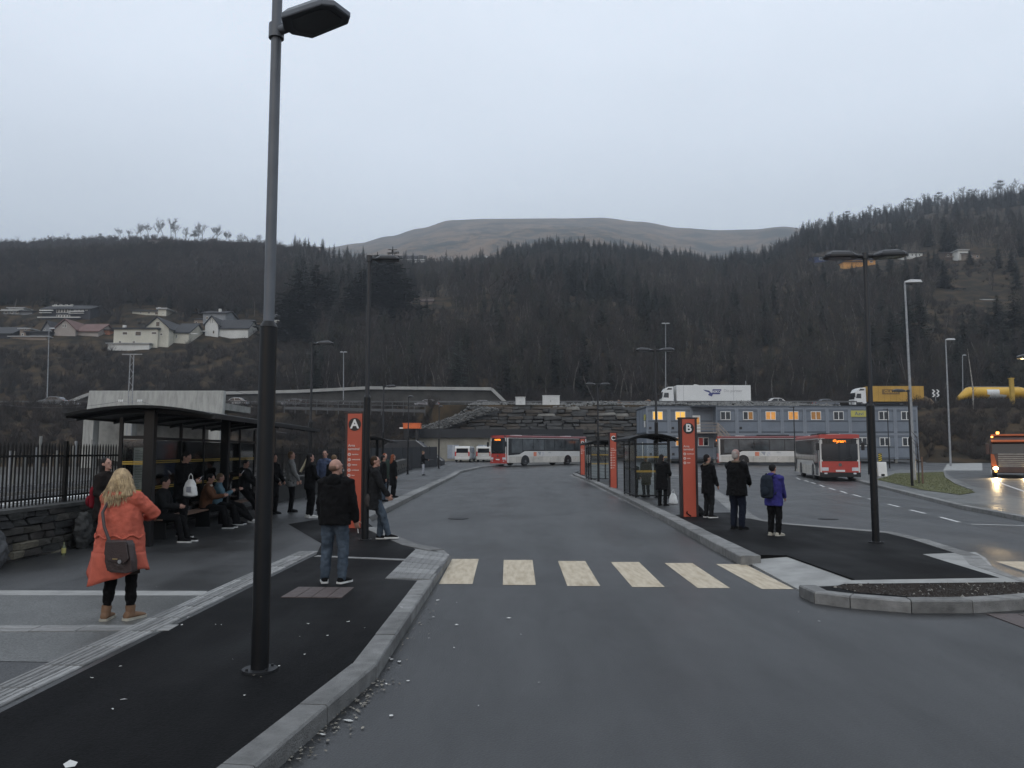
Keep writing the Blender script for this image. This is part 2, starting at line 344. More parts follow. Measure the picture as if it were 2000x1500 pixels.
# gutter line of concrete in front of the far left kerb
# ------------------------------------------------------------------ island on the right
isl_l = GP([(1118, 925), (1150, 938), (1225, 974), (1300, 1012), (1390, 1061), (1447, 1090)], H)
isl_f = GP([(1560, 1146), (1590, 1160), (1660, 1169), (1780, 1178), (1900, 1178), (2000, 1172), (2150, 1158), (2320, 1130)], H)
isl_r = GP([(2320, 1120), (2010, 1140), (1935, 1105), (1915, 1086), (1810, 1054), (1750, 1040), (1680, 1034), (1535, 1022), (1484, 1013), (1400, 957), (1335, 930), (1240, 914), (1150, 910)], H)
apr_in = GP([(1480, 1084), (1535, 1085), (1668, 1133), (1630, 1143)], H)
def inset(P, d):
    A_ = sum(P[i][0] * P[(i + 1) % len(P)][1] - P[(i + 1) % len(P)][0] * P[i][1] for i in range(len(P))); sg = 1 if A_ > 0 else -1; o_ = []
    for i in range(len(P)):
        a, b, c = Vector(P[i - 1][:2]), Vector(P[i][:2]), Vector(P[(i + 1) % len(P)][:2]); d1, d2 = (b - a).normalized(), (c - b).normalized(); n_ = Vector((-d1.y - d2.y, d1.x + d2.x)) * sg
        n_ = n_.normalized() if n_.length > 1e-6 else Vector((0, 0)); q_ = b + n_ * d; o_.append((q_.x, q_.y))
    return o_
sheet('traffic_island', inset(isl_l + apr_in + isl_f + isl_r, .04), H, dark_asph, .2, label='dark asphalt traffic island with the lettered stops')
sheet('island_paving', GP([(1128, 922), (1160, 935), (1310, 1008), (1340, 1003), (1470, 1000), (1400, 957), (1335, 930), (1240, 914), (1150, 911)], H), H + .004, grey_pave, label='grey paving under the island shelters')
kerb('kerb_island', isl_l, 'pale raised kerb along the left side of the island', .34, top=H + .04, slab=1.2, side=1)
gut = GP([(1112, 928), (1142, 940), (1217, 977), (1288, 1014), (1370, 1059), (1415, 1086)], 0)
kerb('gutter', gut, 'pale gutter stones at the foot of the island kerb', .18, top=.022, slab=1.6, side=1)
kerb('kerb_planter', isl_f, 'curved granite kerb of the planter on the island', .22, top=H + .03, slab=1.1, side=1)
kerb('kerb_island_back', isl_r[0:9], 'flat pale kerb on the far side of the island', .3, slab=1.2, side=1, top=H + .008)
kerb('kerb_island_side', isl_r[8:], 'pale kerb of the island beside the parked bus lane', .55, slab=1.4, side=1, top=H + .008)
ap_ = [(*p, .022) for p in GP([(1452, 1093), (1504, 1121), (1562, 1152)], .022)] + [(*p, H - .006) for p in GP([(1462, 1077), (1545, 1078), (1700, 1131), (1640, 1148)], H)]
mk('crossing_apron', MB().add(ap_, [(0, 4, 3), (0, 1, 4), (1, 5, 4), (1, 2, 5), (2, 6, 5)]).add([(p[0], p[1], -.04) for p in ap_[:3]] + ap_[:3], [(0, 1, 4, 3), (1, 2, 5, 4)]), conc, kind='structure', label='pale concrete ramp at the right end of the crossing')
band('planter_edging', [(1640, 1141), (1660, 1134), (1965, 1129), (2100, 1126), (2100, 1136), (1960, 1138)], .006, conc, 'pale concrete edging behind the planter soil')
band('planter_soil', [(1622, 1146), (1660, 1143), (1960, 1140), (2250, 1132), (2120, 1150), (2000, 1162), (1900, 1167), (1780, 1166), (1680, 1158)], .005, soil_m, 'dark bare soil of the planter')
band('island_ramp', [(1802, 1083), (1905, 1079), (1925, 1090), (1938, 1107), (2003, 1138), (1958, 1131), (1830, 1092)], .007, conc, 'pale concrete ramp at the far right corner of the island')
# ------------------------------------------------------------------ painted markings
zeb = empty('zebra_crossing', (0, 0, 0), kind='structure', label='worn cream zebra crossing over the terminal road')
top_e = [(883, 935), (984, 1040), (1089, 1143), (1193, 1248), (1298, 1352), (1399, 1455)]
bot_e = [(857, 922), (982, 1047), (1108, 1172), (1235, 1298), (1363, 1426), (1488, 1551)]
for i, ((a, b), (c, d)) in enumerate(zip(top_e, bot_e)):
    vt, vb = 1092 + i * 2, 1141 + i * 2; a += rnd.uniform(-1, 1); d += rnd.uniform(-1, 1)
    q = GP([(a, vt), (b, vt), (d, vb), (c, vb)], 0)
    sheet('crossing_stripe', q, .004, paint_m, parent=zeb, kind=None)
z2 = empty('right_crossing', (0, 0, 0), kind='structure', label='cream crossing stripe at the right edge of the photo')
for k in range(3):
    u0 = 1945 + k * 110
    sheet('crossing_stripe', GP([(u0, 1097 + k * 2), (u0 + 75, 1097 + k * 2), (u0 + 130, 1117 + k * 4), (u0 + 60, 1117 + k * 4)], 0), .004, paint_m, parent=z2, kind=None)
z3 = empty('far_crossing', (0, 0, 0), kind='structure', label='white raised crossing slab on the side road')
sheet('crossing_slab', GP([(1842, 919), (1850, 906), (1918, 904), (1919, 919)], 0), .006, conc, parent=z3, kind=None)
lm = empty('lane_marking', (0, 0, 0), kind='structure', label='white dashed lane line curving past the island')
for (a, b, c, d) in [(1555, 933, 1563, 937), (1571, 938, 1579, 941), (1584, 942, 1593, 945), (1601, 947, 1610, 951), (1619, 953, 1631, 957), (1641, 959, 1654, 963.5), (1666, 966, 1682, 970.5), (1696, 974, 1713, 978.5), (1734, 984.5, 1756, 990), (1778, 996, 1807, 1003), (1836, 1010, 1874, 1020), (1897, 1024, 2010, 1027)]:
    p, q = G(a, b), G(c, d); t = (q - p).normalized(); nrm = Vector((-t.y, t.x, 0)) * .055
    sheet('lane_dash', [tuple((x)[:2]) for x in (p - nrm, q - nrm, q + nrm, p + nrm)], .004, wpaint_m, parent=lm, kind=None)
# ------------------------------------------------------------------ right pavement, verge, side road
rp = GP([(1655, 931), (1690, 942), (1760, 959), (1870, 986), (2000, 1010), (2400, 1090), (2400, 1030), (2000, 973), (1900, 950), (1858, 932), (1846, 919), (1760, 917), (1720, 924)], H)
sheet('pavement_right', rp, H, pale_pave, 0, label='grey pavement beside the grass verge')
kerb('kerb_right', GP([(1655, 931), (1690, 942), (1760, 959), (1870, 986), (2000, 1010), (2400, 1090)], H), 'pale kerb along the right pavement', .25, slab=1.4, side=1)
vg = GP([(1712, 937), (1748, 925), (1842, 922), (1850, 935), (1872, 948), (1905, 962), (1875, 967), (1800, 957)], H)
sheet('verge', vg, H + .02, grass_m, label='green grass verge by the grey lamp post')
kerb('verge_edging', GP([(1846, 921), (1850, 933), (1870, 946), (1900, 957)], H), 'pale edging stones curving round the grass verge', .12, top=H + .06, slab=.8, side=-1)
sl_ln = GP([(1935, 918), (1938, 930), (1955, 945), (2020, 968)], 0)
kerb('road_edge_line', sl_ln, 'pale edge line of the side road under the oncoming lorry', .14, top=.006, slab=3, side=1, bot=.0, mats=[wpaint_m])
# grass blades on the verge
gb = MB()
vxs = [p[0] for p in vg]; vys = [p[1] for p in vg]
def inside(x, y, poly):
    c = False; n = len(poly)
    for i in range(n):
        x1, y1 = poly[i][:2]; x2, y2 = poly[(i + 1) % n][:2]
        if (y1 > y) != (y2 > y) and x < (x2 - x1) * (y - y1) / (y2 - y1) + x1: c = not c
    return c
while len(gb.f) < 9000:
    x, y = rnd.uniform(min(vxs), max(vxs)), rnd.uniform(min(vys), max(vys))
    if not inside(x, y, vg): continue
    a = rnd.uniform(0, 6.28); h = rnd.uniform(.02, .06); ww = .012; z = gz(y) + H + .02
    gb.add([(x - ww * math.cos(a), y - ww * math.sin(a), z), (x + ww * math.cos(a), y + ww * math.sin(a), z), (x + rnd.uniform(-.04, .04), y + rnd.uniform(-.04, .04), z + h)], [(0, 1, 2)])
mk('grass', gb, M('grass_blade', (.075, .09, .028), .8, .4, 2, col2=(.14, .14, .055)), kind='stuff', label='short green grass on the verge by the lamp post')
# utility covers
ic = M('rusty_iron_cover', (.07, .052, .048), .6, .3, 8, .5, 60)
cv = empty('utility_cover', (0, 0, 0), label='reddish brown rectangular utility cover behind the bald man', cat='utility cover')
q = [Vector(p) for p in GP([(548, 1168), (668, 1169), (692, 1149), (582, 1148)], H)]
for i in range(4):
    a, b = q[0].lerp(q[1], i / 4 + .006), q[0].lerp(q[1], (i + 1) / 4 - .006); c, d = q[3].lerp(q[2], (i + 1) / 4 - .006), q[3].lerp(q[2], i / 4 + .006)
    mk('cover_plate', MB().prz([tuple(p) for p in (a, b, c, d)], H, H + .014), ic, cv)
cv2 = empty('utility_cover', (0, 0, 0), label='reddish brown cover plate in the road below the planter', cat='utility cover')
q = [Vector(p) for p in GP([(1925, 1200), (2050, 1200), (2110, 1228), (2000, 1228)], 0)]
for i in range(2):
    a, b = q[0].lerp(q[1], i / 2 + .01), q[0].lerp(q[1], (i + 1) / 2 - .01); c, d = q[3].lerp(q[2], (i + 1) / 2 - .01), q[3].lerp(q[2], i / 2 + .01)
    mk('cover_plate', MB().prz([tuple(p) for p in (a, b, c, d)], 0.002, .01), ic, cv2)
p = G(895, 1013)
mk('manhole_cover', MB().cyl((0, 0, .006), (0, 0, 1), .3, .012, 24).cyl((0, 0, .013), (0, 0, 1), .24, .006, 24), black_m, loc=p, label='small dark round manhole cover in the middle of the road', cat='manhole cover')
p = G(1617, 1014)
mk('manhole_cover', MB().cyl((0, 0, .006), (0, 0, 1), .28, .012, 24).cyl((0, 0, .013), (0, 0, 1), .22, .006, 24), black_m, loc=p, label='dark round manhole cover in the lane beyond the island', cat='manhole cover')
# clods and pebbles in the planter
cl_ = MB()
sp_ = GP([(1622, 1146), (1660, 1143), (1960, 1140), (2250, 1132), (2120, 1150), (2000, 1162), (1900, 1167), (1780, 1166), (1680, 1158)], H)
def clod(mb, c, s):
    vs = [(c[0] + dx * s * rnd.uniform(.6, 1.1), c[1] + dy * s * rnd.uniform(.6, 1.1), c[2] + dz * s * rnd.uniform(.4, .9)) for dx, dy, dz in ((1, 0, 0), (-1, 0, 0), (0, 1, 0), (0, -1, 0), (0, 0, 1), (0, 0, -1))]
    mb.add(vs, [(0, 2, 4), (2, 1, 4), (1, 3, 4), (3, 0, 4), (2, 0, 5), (1, 2, 5), (3, 1, 5), (0, 3, 5)], 1 if rnd.random() < .05 else 0)
n_ = 0
while n_ < 2600:
    x, y = rnd.uniform(4, 12), rnd.uniform(9, 13)
    if inside(x, y, sp_): clod(cl_, (x, y, H + .006), rnd.uniform(.008, .035)); n_ += 1
mk('soil_clods', cl_, [M('soil_clod', (.022, .017, .014), .95, .5, 9), M('pebble_pale', (.2, .19, .17), .8, .4, 9)], kind='stuff', label='clods and small pebbles on the planter soil')
# litter flakes and leaf debris
lt = MB(); lt2 = MB()
def flake(mb, p, s, z):
    a = rnd.uniform(0, 6.28); k = rnd.uniform(.35, .8); pts = []
    for t in (0, 1.4, 2.6, 3.7, 5.1):
        rr = s * rnd.uniform(.7, 1.1); x, y = rr * math.cos(t), rr * k * math.sin(t)
        pts.append((p[0] + x * math.cos(a) - y * math.sin(a), p[1] + x * math.sin(a) + y * math.cos(a), z + rnd.uniform(.004, .012)))
    mb.add(pts, [(0, 1, 2, 3, 4)])
for u, v, s in [(242, 1369, .035), (220, 1388, .02), (235, 1304, .018), (179, 1326, .025), (137, 1497, .07), (680, 1216, .028), (602, 1220, .02), (585, 1245, .018), (640, 1243, .015), (595, 1280, .02), (455, 1290, .015), (478, 1360, .018), (432, 1222, .014), (421, 1221, .014), (712, 1228, .012), (488, 1239, .01), (545, 1303, .014), (540, 1304, .014), (784, 1188, .03), (770, 1096, .012), (728, 1131, .015), (367, 1207, .02), (355, 1222, .018), (320, 1135, .014), (306, 1148, .012)]:
    flake(lt, G(u, v, H), s, H + .004)
for u, v, s in [(855, 1174, .03), (905, 1164, .012), (892, 1178, .012), (847, 1207, .025), (892, 1222, .03), (993, 1209, .035), (1018, 1241, .018), (887, 1267, .012), (1053, 1335, .014), (934, 1381, .014), (797, 1332, .022), (764, 1400, .02), (680, 1409, .045), (663, 1385, .014), (765, 1290, .03), (760, 1288, .03), (780, 1294, .03), (612, 1432, .03), (630, 1437, .03), (535, 1485, .03), (600, 1445, .025), (755, 1338, .014), (838, 1248, .012), (1560, 1197, .02), (1600, 1215, .02), (880, 1240, .012)]:
    flake(lt, G(u, v), s, .004)
for _ in range(170):
    t = rnd.random() ** .8; k = rnd.choice([(1, 2), (1, 2), (2, 3)]); a, b = Vector(lk[k[0]]), Vector(lk[k[1]]); d = (b - a).normalized(); pnt = a.lerp(b, t) + Vector((d.y, -d.x)) * abs(rnd.gauss(0.02, .12))
    flake(lt2, pnt, rnd.uniform(.008, .026), .004)
for _ in range(60):
    flake(lt2, G(rnd.uniform(1540, 1990), rnd.uniform(1188, 1200)), rnd.uniform(.006, .014), .004)
for _ in range(40):
    flake(lt2, G(507 + rnd.gauss(0, 14), 1313 + rnd.gauss(0, 4), H), rnd.uniform(.008, .02), H + .004)
mk('litter', lt, M('paper_scrap', (.5, .5, .48), .8, .3, 9), kind='stuff', label='scattered white paper scraps and gum on the ground')
mk('leaf_debris', lt2, M('leaf_scrap', (.1, .085, .06), .8, .5, 9, col2=(.3, .28, .24)), kind='stuff', label='brown leaf debris along the kerb foot')
# ------------------------------------------------------------------ hillside terrain
def tab(px):
    return [(ray(u, v).x / ray(u, v).y, ray(u, v).z / ray(u, v).y) for u, v in px]
R1 = tab([(-900, 500), (-300, 490), (0, 482), (120, 476), (200, 473), (300, 468), (400, 474), (480, 484), (560, 499), (620, 510), (700, 517), (800, 521), (900, 518), (1000, 508), (1080, 500), (1180, 506), (1300, 516), (1400, 524), (1470, 510), (1530, 480), (1580, 448), (1650, 436), (1750, 420), (1830, 402), (1920, 388), (2000, 376), (2200, 350), (2900, 330)])
R2 = tab([(-900, 560), (300, 520), (560, 492), (640, 483), (700, 474), (760, 461), (820, 446), (880, 430), (950, 427), (1050, 426), (1170, 426), (1250, 433), (1330, 445), (1400, 449), (1470, 448), (1530, 443), (1600, 452), (1800, 470), (2900, 560)])
def interp(T_, a):
    if a <= T_[0][0]: return T_[0][1]
    for (x0, y0), (x1, y1) in zip(T_, T_[1:]):
        if a <= x1:
            t = (a - x0) / (x1 - x0); t = t * t * (3 - 2 * t); return y0 + (y1 - y0) * t
    return T_[-1][1]
def lerp_tab(T_, a):
    if a <= T_[0][0]: return T_[0][1]
    for (x0, y0), (x1, y1) in zip(T_, T_[1:]):
        if a <= x1: return y0 + (y1 - y0) * (a - x0) / (x1 - x0)
    return T_[-1][1]
HW = 10.0; HE = 8.5
toe_t = [(-1.2, 84), (-.55, 84), (-.36, 92), (-.12, 108), (-.1, 110), (.16, 110), (.17, 112), (.5, 112), (.53, 96), (1.2, 90)]
top_t = [(-1.2, 118), (-.36, 118), (-.12, 121), (-.10, 112), (.16, 112), (.5, 124), (.55, 122), (1.2, 118)]
D1_t = [(-1.2, 620), (-.3, 600), (0, 600), (.3, 620), (.4, 680), (1.2, 720)]
def fbm(x, y, s, o=5): return noise.fractal((x / s, y / s, 3.7), 1.0, 2.0, o)
def tz(x, y):
    a = x / y; ye = lerp_tab(toe_t, a); yt = lerp_tab(top_t, a)
    if y <= ye: return gz(y) - .06
    if y <= yt:
        t = (y - ye) / (yt - ye); n = fbm(x, y, 9) * .5 * math.sin(math.pi * t)
        return gz(ye) + (HE - gz(ye)) * t + n
    if y <= 138: return HE + (HW - .02 - HE) * (y - yt) / (138 - yt)
    if y <= 165: return HW - .02
    D1 = lerp_tab(D1_t, a); zr = CAM_Z + interp(R1, a) * D1
    if y <= D1:
        t = (y - 165) / (D1 - 165); z = HW + (zr - HW) * t ** .85
        return z + fbm(x, y, 120) * 7 * math.sin(math.pi * min(1, t * 1.02)) ** .7 + fbm(x, y, 22, 4) * 1.3 * min(1, t * 6) * min(1, (1 - t) * 5 + .15)
    D2 = 2150.0; zm = CAM_Z + interp(R2, a) * D2; yv = D1 + 180
    zv = zr - 25
    if y <= yv:
        t = (y - D1) / 180; return zr - 25 * t * t * (3 - 2 * t)
    if y <= D2:
        t = (y - yv) / (D2 - yv); q = t * (1.12 - .12 * t)
        return zv + (zm - zv) * q + (fbm(x, y, 330, 6) * 34 + fbm(x, y, 90, 5) * 12) * math.sin(math.pi * t) * (1 - t) * 1.5 + fbm(x, y, 160, 4) * 2
    t = min(1, (y - D2) / 500); return zm - 140 * t * t
ys = [80] + [82 + 1.0 * k for k in range(48)] + [132, 140, 150, 160, 164, 166, 169] + [172 + 4 * k * (1 + .012 * k) for k in range(64)]
y = ys[-1]
while y < 700: y += 10; ys.append(y)
while y < 2650: y += 24; ys.append(y)
NA = 300
aa = [-1.15 + 2.3 * i / NA for i in range(NA + 1)]
V = []; Fc = []
for yy in ys:
    for a in aa: V.append((a * yy, yy, tz(a * yy, yy)))
n1 = NA + 1
for j in range(len(ys) - 1):
    for i in range(NA): Fc.append((j * n1 + i, j * n1 + i + 1, (j + 1) * n1 + i + 1, (j + 1) * n1 + i))
def terrain_mat():
    m = bpy.data.materials.new('hillside_ground'); m.use_nodes = True; t = m.node_tree; b = t.nodes['Principled BSDF']; b.inputs['Roughness'].default_value = .95; b.inputs['Specular IOR Level'].default_value = .1
    N = lambda ty: t.nodes.new(ty); L = t.links.new
    tx = N('ShaderNodeTexCoord'); sep = N('ShaderNodeSeparateXYZ'); L(tx.outputs['Object'], sep.inputs[0])
    n1_ = N('ShaderNodeTexNoise'); n1_.inputs['Scale'].default_value = .011; n1_.inputs['Detail'].default_value = 9; n1_.inputs['Roughness'].default_value = .65; L(tx.outputs['Object'], n1_.inputs[0])
    n2_ = N('ShaderNodeTexNoise'); n2_.inputs['Scale'].default_value = .25; n2_.inputs['Detail'].default_value = 8; L(tx.outputs['Object'], n2_.inputs[0])
    r1 = N('ShaderNodeValToRGB'); e = r1.color_ramp.elements; e[0].position = .38; e[0].color = (.013, .012, .009, 1); e[1].position = .66; e[1].color = (.065, .045, .026, 1); L(n2_.outputs[0], r1.inputs[0])
    r2 = N('ShaderNodeValToRGB'); e = r2.color_ramp.elements; e[0].position = .46; e[0].color = (.016, .02, .014, 1); e[1].position = .545; e[1].color = (.15, .098, .058, 1); L(n1_.outputs[0], r2.inputs[0])
    n3_ = N('ShaderNodeTexNoise'); n3_.inputs['Scale'].default_value = .05; n3_.inputs['Detail'].default_value = 8; n3_.inputs['Roughness'].default_value = .7; L(tx.outputs['Object'], n3_.inputs[0])
    ad_ = N('ShaderNodeMath'); ad_.operation = 'MULTIPLY_ADD'; ad_.inputs[1].default_value = .5; L(n3_.outputs[0], ad_.inputs[0])
    hf_ = N('ShaderNodeMath'); hf_.operation = 'MULTIPLY'; hf_.inputs[1].default_value = .5; L(n1_.outputs[0], hf_.inputs[0]); L(hf_.outputs[0], ad_.inputs[2]); L(ad_.outputs[0], r2.inputs[0])
    mrr = N('ShaderNodeMapRange'); mrr.inputs[1].default_value = 620; mrr.inputs[2].default_value = 900; L(sep.outputs[1], mrr.inputs[0])
    mx = N('ShaderNodeMixRGB'); L(mrr.outputs[0], mx.inputs[0]); L(r1.outputs[0], mx.inputs[1]); L(r2.outputs[0], mx.inputs[2]); L(mx.outputs[0], b.inputs['Base Color'])
    return m
tm_ = bpy.data.meshes.new('hillside'); tm_.from_pydata(V, [], Fc); tm_.materials.append(terrain_mat()); tm_.polygons.foreach_set('use_smooth', [True] * len(Fc))
to = bpy.data.objects.new('hillside', tm_); COL.objects.link(to); tag(to, 'wooded hillsides with a bare brown mountain behind', None, None, 'structure')
def project(p):
    d = Vector(p) - Vector((0, 0, CAM_Z)); f = d.y * cP + d.z * sP; up = -d.y * sP + d.z * cP
    return 1000 + F_PX * d.x / f, 750 - F_PX * up / f
def T(u, v, y0=168, y1=None):
    """the point of the hillside seen at a photo pixel"""
    a = ray(u, v).x / ray(u, v).y; D1 = lerp_tab(D1_t, a) - 3 if y1 is None else y1
    best = None; y = y0
    while y < D1:
        p = (a * y, y, tz(a * y, y))
        if project(p)[1] <= v: best = p; break
        y += 2
    if best is None: y = D1; best = (a * y, y, tz(a * y, y))
    return Vector(best)
# ------------------------------------------------------------------ highway and its walls
hx = [(-170, 124), (170, 124), (220, 124), (220, 164), (-170, 164)]
def flat(name, poly, z, mat, label, kind='structure'):
    return mk(name, MB().add([(x, y, z) for x, y in poly], [tuple(range(len(poly)))]), mat, kind=kind, label=label)
flat('highway', [(-190, 137.5), (190, 137.5), (190, 162), (-190, 162)], HW + .03, M('highway_asphalt', (.05, .05, .052), .6, .2, .5), 'asphalt highway along the foot of the hill')
# retaining wall with pale coping behind the highway
rw = empty('retaining_wall', (0, 0, 0), label='long dark retaining wall with pale coping behind the highway', cat='wall')
cpx = [(128, 785), (172, 768), (200, 765), (440, 765), (580, 762), (720, 755), (960, 757), (990, 786)]
YW = 161.0
cp = [PY(u, v, YW) for u, v in cpx]
wm = M('dark_shotcrete', (.04, .038, .034), .9, .4, .6, .5, 4)
for i, (a, b) in enumerate(zip(cp, cp[1:])):
    mk('wall_panel', MB().add([(a.x, YW + .5, HW), (b.x, YW + .5, HW), (b.x, YW + .5, max(b.z - .2, HW + .02)), (a.x, YW + .5, max(a.z - .2, HW + .02)), (a.x, YW + 1.2, HW), (b.x, YW + 1.2, HW), (b.x, YW + 1.2, max(b.z - .2, HW + .02)), (a.x, YW + 1.2, max(a.z - .2, HW + .02))],
        [(0, 1, 2, 3), (7, 6, 5, 4), (3, 2, 6, 7), (0, 4, 5, 1), (0, 3, 7, 4), (1, 5, 6, 2)]), wm, rw)
    n = max(1, int((b - a).length / 5))
    for k in range(n):
        p, q = a.lerp(b, k / n + .001), a.lerp(b, (k + 1) / n - .001)
        mk('coping_stone', MB().bar((p.x, YW + .6, p.z - .25), (q.x, YW + .6, q.z - .25), 1.4, .62), M('coping_concrete', (.3, .3, .285), .8, .2, .4) if i == 0 and k == 0 else bpy.data.materials['coping_concrete'], rw)
# stone block retaining wall below the highway
bw = empty('block_wall', (0, 0, 0), label='tall retaining wall of rough grey stone blocks behind the terminal', cat='stone wall')
x0, x1 = PY(838, 850, 109).x, PY(1262, 850, 109).x
rows = 16; zb = .5; hgt = 7.7
bmts = [rock_m, rock_m, rock3_m, rock_m, rock3_m, rock2_m]
def stone_mesh(nm, w_, d_, h_, mat, amp=.08, seed=0):
    bm = bmesh.new(); bmesh.ops.create_cube(bm, size=1)
    bmesh.ops.bevel(bm, geom=bm.edges[:], offset=.08, segments=1, affect='EDGES')
    r_ = random.Random(seed)
    for v in bm.verts: v.co = Vector((v.co.x * w_, v.co.y * d_, v.co.z * h_)) + Vector((r_.uniform(-1, 1), r_.uniform(-1, 1), r_.uniform(-.6, .6))) * amp * min(w_, h_)
    me = bpy.data.meshes.new(nm); bm.to_mesh(me); bm.free(); me.materials.append(mat); return me
bst = [stone_mesh('stone_block', 1, 1, 1, bmts[k % 6], .07, k) for k in range(12)]
for r_ in range(rows):
    x = x0 + rnd.uniform(-1.5, 0) + max(0, (r_ - 5)) * .35 * 1.6; h_ = hgt / rows
    while x < x1:
        wl = rnd.uniform(.8, 2.6)
        o = bpy.data.objects.new('stone_block', bst[rnd.choice((0, 1, 2, 3, 4, 6, 7, 8, 9, 10)) if rnd.random() > .07 else 5]); COL.objects.link(o); o.parent = bw
        o.location = (x + wl / 2, 109.3 + r_ * .09 + rnd.uniform(-.15, .15), zb + (r_ + .5) * h_ + rnd.uniform(-.1, .1)); o.scale = (wl - .06, 1.2, h_ * rnd.uniform(.7, 1.12)); o.rotation_euler = (0, rnd.uniform(-.06, .06), rnd.uniform(-.05, .05))
        x += wl
# rubble tip on top and left end of the wall
rb = MB()
def rocklet(mb, c, s):
    vs = []
    for dx, dy, dz in ((1, 0, 0), (-1, 0, 0), (0, 1, 0), (0, -1, 0), (0, 0, 1), (0, 0, -1)):
        vs.append((c[0] + dx * s * rnd.uniform(.6, 1.1), c[1] + dy * s * rnd.uniform(.6, 1.1), c[2] + dz * s * rnd.uniform(.5, .9)))
    mb.add(vs, [(0, 2, 4), (2, 1, 4), (1, 3, 4), (3, 0, 4), (2, 0, 5), (1, 2, 5), (3, 1, 5), (0, 3, 5)])
for _ in range(4200):
    x = rnd.uniform(x0 - 6, 46); t = rnd.random(); y = 110.3 + t * 16
    top = 8.1 + t * 1.2 + .6 * fbm(x, y, 6)
    if x < x0 + 5: top = max(.8, top * (1 - ((x0 + 5 - x) / 12) ** 1.0) - .3)
    if x > x1 + 1: top = 8.3 + t * 1.2 + .5 * fbm(x, y, 6)
    rocklet(rb, (x, y, top), rnd.uniform(.12, .42))
for _ in range(2600):
    t = rnd.random(); q_ = PY(832 + 125 * t + rnd.uniform(-24, 24) * (1 - .3 * t), 838 - 40 * t + rnd.uniform(-2, 4), 108.0 + 1.2 * t + rnd.uniform(-.3, .3)); rocklet(rb, tuple(q_), rnd.uniform(.07, .22))
mk('rubble', rb, M('crushed_rock', (.12, .12, .115), .9, .5, 1.5), kind='stuff', label='loose crushed grey rock tipped along the highway edge')
# left embankment earth patches : orange brown soil heap right of the highway
def mound(name, u0, u1, vt, Y, mat, label):
    a, b = PY(u0, vt, Y), PY(u1, vt, Y); mb = MB(); n = 26; dpt = 7; rings = []
    for i in range(n + 1):
        t = i / n; x = a.x + (b.x - a.x) * t; hh = (a.z - HW) * .62 * (math.sin(math.pi * t) ** .8 * (.75 + .7 * fbm(x, Y, 2.0)) + .02)
        rings.append([(x, Y - dpt * .5, HW - .2), (x, Y - dpt * .3, HW + hh * .45), (x, Y - dpt * .12, HW + hh * .9), (x, Y + dpt * .12, HW + hh), (x, Y + dpt * .4, HW - .2)])
    return mk(name, mb.loft(rings), mat, smooth=60, label=label, cat='earth mound')
om = M('orange_earth', (.09, .05, .028), .95, .5, .7, .8, 3, col2=(.2, .11, .06))
mound('earth_mound', 1176, 1240, 752, 152, om, 'orange brown earth mound behind the white cabinets')
mound('earth_mound', 1236, 1292, 757, 153, om, 'orange brown earth mound touching the front of the white lorry')
mound('earth_mound', 1500, 1560, 764, 156, om, 'orange brown earth mound between the white and yellow lorries')
mound('earth_mound', 1770, 1830, 760, 159, M('yellow_clay', (.12, .08, .045), .95, .4, .7), 'low clay bank behind the grey lamp post')
# ------------------------------------------------------------------ black lamp posts
lens_m = M('lamp_lens', (.12, .13, .14), .25, .1, 3)
lampk_m = M('lamp_near_black', (.014, .015, .018), .45, .15, 3); lampglare_m = M('lamp_glare_grey', (.1, .11, .125), .45, .15, 3)  # lens glare painted in as grey on nearest lamp's upper pole and head
def lamp_head(parent, z, ang, s=1.0, lampk_m=lampk_m):
    hb = MB(); ca, sa = math.cos(ang), math.sin(ang)
    def t(x, y, zz): return ((x * ca - y * sa) * s, (x * sa + y * ca) * s, z + zz * s)
    bot = [(.13, .05), (.24, .19), (.66, .17), (.74, .1)]; out_ = bot + [(x, -y) for x, y in bot[::-1]]
    def ring(k, zz, sh=0): return [t(.42 + (x - .42) * k + sh, y * k, zz + .03 * (x - .13)) for x, y in out_]
    hb.loft([ring(.97, -.01), ring(1, .0), ring(1, .035), ring(.8, .085), ring(.5, .115)])
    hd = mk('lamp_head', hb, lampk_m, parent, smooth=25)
    lb = MB(); r0 = [t(.44 + (x - .42) * .72, y * .72, -.013 + .03 * (x - .13)) for x, y in out_]; r1 = [(p[0], p[1], p[2] - .004) for p in r0]
    lb.loft([r0, r1]); mk('lens', lb, lens_m, hd)
    ab = MB().tube([t(.0, 0, .03), t(.16, 0, .03), t(.22, 0, .04)], [.045 * s, .038 * s, .03 * s], 10); mk('bracket', ab, lampk_m, parent, smooth=40)
